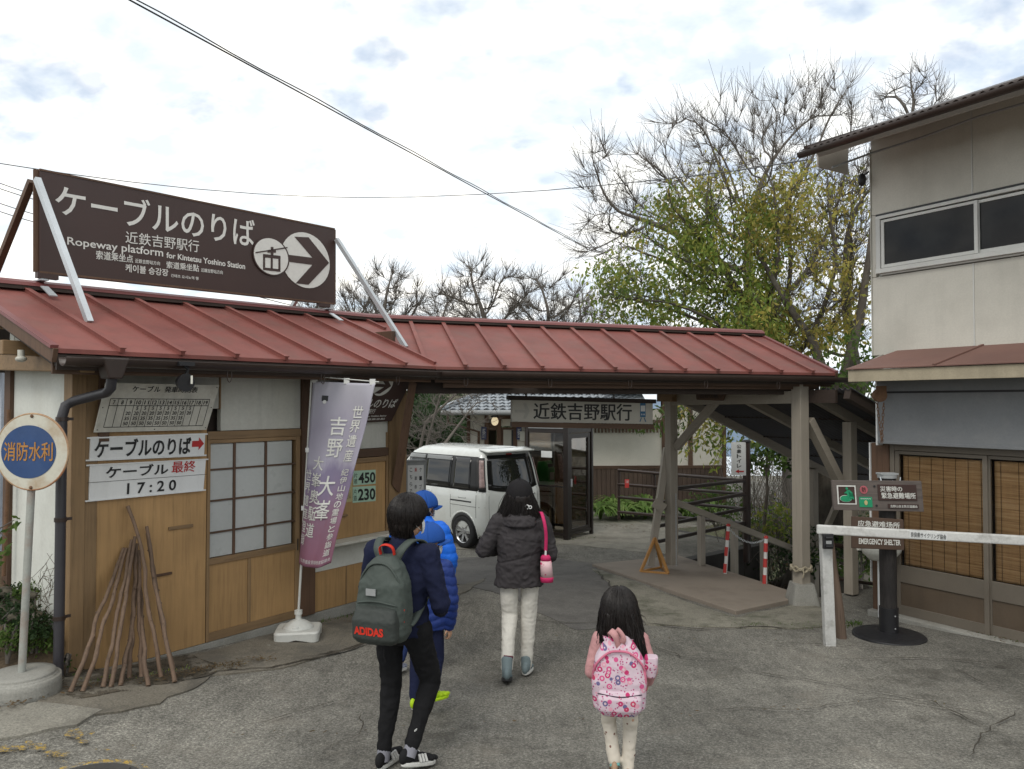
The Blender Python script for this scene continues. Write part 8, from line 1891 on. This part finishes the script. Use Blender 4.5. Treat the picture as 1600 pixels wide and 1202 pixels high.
trousers(J, s, cloth('blue_trousers', (.02, .035, .11)), c3, (.085, .065, .05), folds(.006, 10, 1, 3), end=.02)
shoe(c3, J['anL'], (-.13, -.0, .02), .93, cloth('white_blue_shoe', (.3, .32, .4)), m_rub); shoe(c3, J['anR'], (.08, .22, .003), .93, cloth('white_blue_shoe', (.3, .32, .4)), m_rub)
cap_(c3, hd, hr, R, m_bcap, -22, 4); mask(c3, hd, hr, R)
b = MB(); b.ell(hd + R @ V(0, -.012, -.01), (hr * 1.0, hr * 1.02, hr * .95), R); ho = obj('hair', remesh_m(b, .007, 2, lambda c, n_: hairdisp(.004, 50)(c, n_) - (.04 if (R.inverted() @ (c - hd)).y > hr * .2 else 0), m_hair), None, c3)
g4 = gnd(672, 1120)
J = dict(head=(.015, .03, 1.145), neck=(0, .0, 1.025), chest=(0, 0, .87), pelvis=(0, 0, .66), shL=(-.14, 0, .965), shR=(.14, 0, .965), elL=(-.18, .0, .78), wrL=(-.15, .06, .60), elR=(.185, -.01, .77), wrR=(.165, .03, .585),
         hipL=(-.07, 0, .62), knL=(-.07, .03, .35), anL=(-.07, .0, .075), hipR=(.07, 0, .62), knR=(.08, .03, .36), anR=(.075, -.02, .15), hr=.092, turn=-40, handR=((.1, .15, -1), (-1, 0, 0), .75))
c4, s, R, hd, hr = figure('person', 'smaller child in a navy puffer jacket and blue cap beside the tall boy', (g4.x - .05, g4.y + .1, g4.z), -18, 1.28, J, 'children in blue caps')
torso_cloth(J, s, .032, .57, m_njk, c4, 'puffer_jacket', (.072, .066, .05), lambda c, n_: quilt(.009, .058)(c + V(0, 0, .012 * math.sin(c.x * 30) + .01 * noise.noise(c * 9)), n_), .0075, 1.04)
b = MB(); b.loft([(V(0, -.03, .955), .10, .075), (V(0, -.05, 1.0), .12, .10), (V(0, -.035, 1.04), .115, .1), (V(0, 0, 1.06), .08, .08)], 24); obj('hood', remesh_m(b, .007, 4, folds(.006, 10, 1.3, 2), cloth('checked_grey_scarf', (.06, .07, .10))), None, c4)
trousers(J, s, cloth('dark_blue_trousers', (.012, .016, .045)), c4, (.083, .062, .05), folds(.005, 10, 1, 6), end=.02)
m_neon = cloth('neon_yellow_shoe', (.42, .62, .02), .5); shoe(c4, J['anL'], (-.075, .15, .003), .82, m_neon, m_rub); shoe(c4, J['anR'], (.13, .10, .075), .82, m_neon, m_neon)
cap_(c4, hd, hr, R, m_bcap, -25, 6); mask(c4, hd, hr, R)
b = MB(); b.ell(hd + R @ V(0, -.012, -.015), (hr * 1.0, hr * 1.02, hr * .95), R); ho = obj('hair', remesh_m(b, .007, 2, lambda c, n_: hairdisp(.004, 50)(c, n_) - (.04 if (R.inverted() @ (c - hd)).y > hr * .15 else 0), m_hair), None, c4)

# ---- the little girl
g5 = gnd(970, 1214)
J = dict(head=(-.005, .02, .865), neck=(0, .0, .765), chest=(0, 0, .63), pelvis=(0, 0, .46), shL=(-.105, 0, .715), shR=(.105, 0, .715), elL=(-.15, -.02, .55), wrL=(-.12, .09, .49), elR=(.155, -.02, .565), wrR=(.145, .07, .475),
         hipL=(-.055, 0, .43), knL=(-.06, .045, .26), anL=(-.035, -.05, .10), hipR=(.055, 0, .43), knR=(.05, .01, .235), anR=(.035, -.05, .065), hr=.085, handR=((.0, .5, -.6), (-1, 0, 0), .6))
gi, s, R, hd, hr = figure('person', 'little girl with long dark hair, pink top and a flowered backpack', (g5.x, g5.y, g5.z), -6, 1.0, J)
m_dust = cloth('dusty_pink_jersey', (.47, .25, .25)); m_crm = bpy.data.materials.new('cream_dotted_leggings'); k = NT(m_crm)
vo = k.n('ShaderNodeTexVoronoi', Vector=k.co(1, .001, 1), Scale=30.); k.i(k.b.inputs['Base Color'], k.mix(k.ramp(vo.outputs['Distance'], [(.13, 0.), (.18, 1.)]), (.16, .08, .06), (.56, .51, .43))); k.b.inputs['Roughness'].default_value = .9
torso_cloth(J, s, .016, .405, m_dust, gi, 'jumper', (.064, .056, .045), folds(.005, 14, 1, 1), .006, 1.0)
trousers(J, s, m_crm, gi, (.084, .06, .052), lambda c, n_: folds(.006, 13, 1.4, 4)(c, n_) + .004 * noise.noise(V(c.x * 7, c.y * 7, c.z * 36)), name='leggings', end=.0)
m_teal = cloth('turquoise_sock', (.16, .42, .40)); m_tan = cloth('tan_shoe', (.40, .27, .18))
for S_ in 'LR': an, kn = Vector(J['an' + S_]), Vector(J['kn' + S_]); d = (kn - an).normalized(); b = MB(); b.tube([an - d * .025, an + d * .03], [.027, .028], 12); obj('sock', b, m_teal, gi)
shoe(gi, J['anL'], (-.035, .055, .01), .66, m_tan, mat('brown_sole', (.10, .05, .03), .7)); shoe(gi, J['anR'], (.04, .07, .003), .66, m_tan, MATS['brown_sole'])
b = MB(); b.ell(hd + V(0, -.006, .014), (hr * 1.12, hr * 1.18, hr * 1.14)); b.loft([(hd + V(0, -.03, .0), hr * 1.13, hr * .95), (hd + V(.0, -.04, -.06), hr * 1.18, hr * .85), (hd + V(.005, -.045, -.11), hr * 1.2, hr * .7), (hd + V(.012, -.06, -.15), hr * 1.0, hr * .45)], 24)
b.loft([(hd + V(.05, -.045, -.10), .05, .035), (hd + V(.07, -.075, -.17), .042, .026), (hd + V(.085, -.095, -.23), .025, .016), (hd + V(.09, -.10, -.27), .01, .008)], 14)
ho = obj('hair', remesh_m(b, .0055, 2, lambda c, n_: hairdisp(.006, 60)(c, n_) - (.04 if c.y > hd.y + hr * .7 and c.z < hd.z + hr * .5 else 0), m_hair), None, gi)
comb_hair(ho, hd, hr, R, 3200, lambda t_: (None if math.sin(t_) > .75 else (-.10 if math.sin(t_) > .3 else (-.145 - .11 * max(0, math.cos(t_)) ** .5 * (1 if math.sin(t_) < .2 else 0)))), 6, 1.13, wob=.004, fall=lambda t_, z: V(math.cos(t_) * .05 + (.10 if math.cos(t_) > .2 else -.0), -.12 if z < -.06 else -.02, -1))
m_flow = bpy.data.materials.new('flowered_canvas'); k = NT(m_flow); co_ = k.co()
base = (.56, .44, .50)
def dots(sc, r0, r1, loc):
    v_ = k.n('ShaderNodeTexVoronoi', Vector=k.co(1, .001, 1, loc), Scale=sc); f_ = v_.outputs['Distance']; return f_, v_.outputs['Color']
f1, c1 = dots(30., 0, 0, (0, 0, 0)); sp_ = k.n('ShaderNodeSeparateXYZ'); k.i(sp_.inputs[0], c1)
fl = k.ramp(sp_.outputs[0], [(.0, (.45, .02, .12)), (.25, (.55, .08, .22)), (.5, (.62, .30, .38)), (.7, (.12, .10, .22)), (.85, (.48, .03, .10))]); fl_n = fl.node; fl_n.color_ramp.interpolation = 'CONSTANT'
c = k.mix(k.ramp(f1, [(.40, 1.), (.44, 0.)]), base, fl); c = k.mix(k.ramp(f1, [(.18, 1.), (.21, 0.)]), c, (.60, .50, .52))
c = k.mix(k.ramp(f1, [(.08, 1.), (.11, 0.)]), c, (.5, .04, .14))
f2, c2 = dots(70., 0, 0, (3, 3, 3)); c = k.mix(k.math('MULTIPLY', k.ramp(f2, [(.26, 1.), (.30, 0.)]), k.ramp(f1, [(.45, 0.), (.48, 1.)])), c, (.35, .05, .16))
k.i(k.b.inputs['Base Color'], c); k.b.inputs['Roughness'].default_value = .8
gp = thing('backpack', 'little pink and white flowered backpack on the girl', 'backpack', tuple(gi.matrix_basis @ V(-.012, -.065, .60)), rad(-6)); m_pk = cloth('pink_piping', (.55, .16, .24))
b = MB(); b.loft([((0, -.075, -.205), .10, .055, None, .6), ((0, -.08, -.17), .132, .075, None, .5), ((0, -.08, -.05), .140, .08, None, .5), ((0, -.075, .06), .125, .07, None, .55), ((0, -.065, .13), .085, .055, None, .65), ((0, -.055, .165), .045, .035, None, .8)], 28); obj('bag_body', remesh_m(b, .0055, 4, folds(.004, 12, 1, 7), m_flow), None, gp)
b = MB(); b.loft([((0, -.14, -.20), .085, .03, None, .6), ((0, -.15, -.165), .11, .042, None, .5), ((0, -.153, -.11), .112, .04, None, .5), ((0, -.145, -.075), .10, .025, None, .55)], 24); obj('front_pocket', remesh_m(b, .005, 4, folds(.003, 12, 1, 4), m_flow), None, gp)
b = MB(); b.tube(bez([(-.137, -.09, -.06), (-.12, -.135, .04), (-.06, -.145, .105), (0, -.145, .118), (.06, -.145, .105), (.12, -.135, .04), (.137, -.09, -.06)]), .006, 6); obj('zip_piping', b, m_pk, gp)
b = MB(); b.tube(bez([(-.11, -.17, -.085), (0, -.185, -.095), (.11, -.17, -.085)]), .003, 5); obj('pocket_zip', b, cloth('dark_zip', (.05, .03, .05)), gp)
for sg in (-1, 1):
    ribbon_s(bez([(sg * .04, -.05, .12), (sg * .06, -.02, .145), (sg * .07, .05, .145), (sg * .075, .12, .11), (sg * .085, .15, .0), (sg * .11, .03, -.12)]), .035, .01, V(1, 0, 0), m_flow, 'strap', gp)
b = MB(); b.loft([((.155, -.06, -.03), .03, .035, None, .7), ((.16, -.065, .03), .036, .04, None, .6), ((.165, -.065, .075), .034, .036, None, .6)], 16); obj('side_pocket', remesh_m(b, .005, 3, None, m_flow), None, gp); b = MB(); b.tube([(.128, -.12, -.08), (.13, -.13, -.03), (.125, -.125, .02)], .007, 6); obj('side_strap', b, m_pk, gp)
ribbon_s(bez([(-.03, -.055, .16), (-.045, -.10, .205), (-.02, -.125, .19), (.0, -.11, .13)]), .035, .006, V(.6, .4, .5), m_pk if False else m_dust, 'ribbon', gp); ribbon_s(bez([(-.03, -.055, .16), (-.01, -.10, .21), (.02, -.12, .18), (.015, -.11, .15)]), .03, .006, V(.6, -.4, .5), m_dust, 'ribbon', gp)
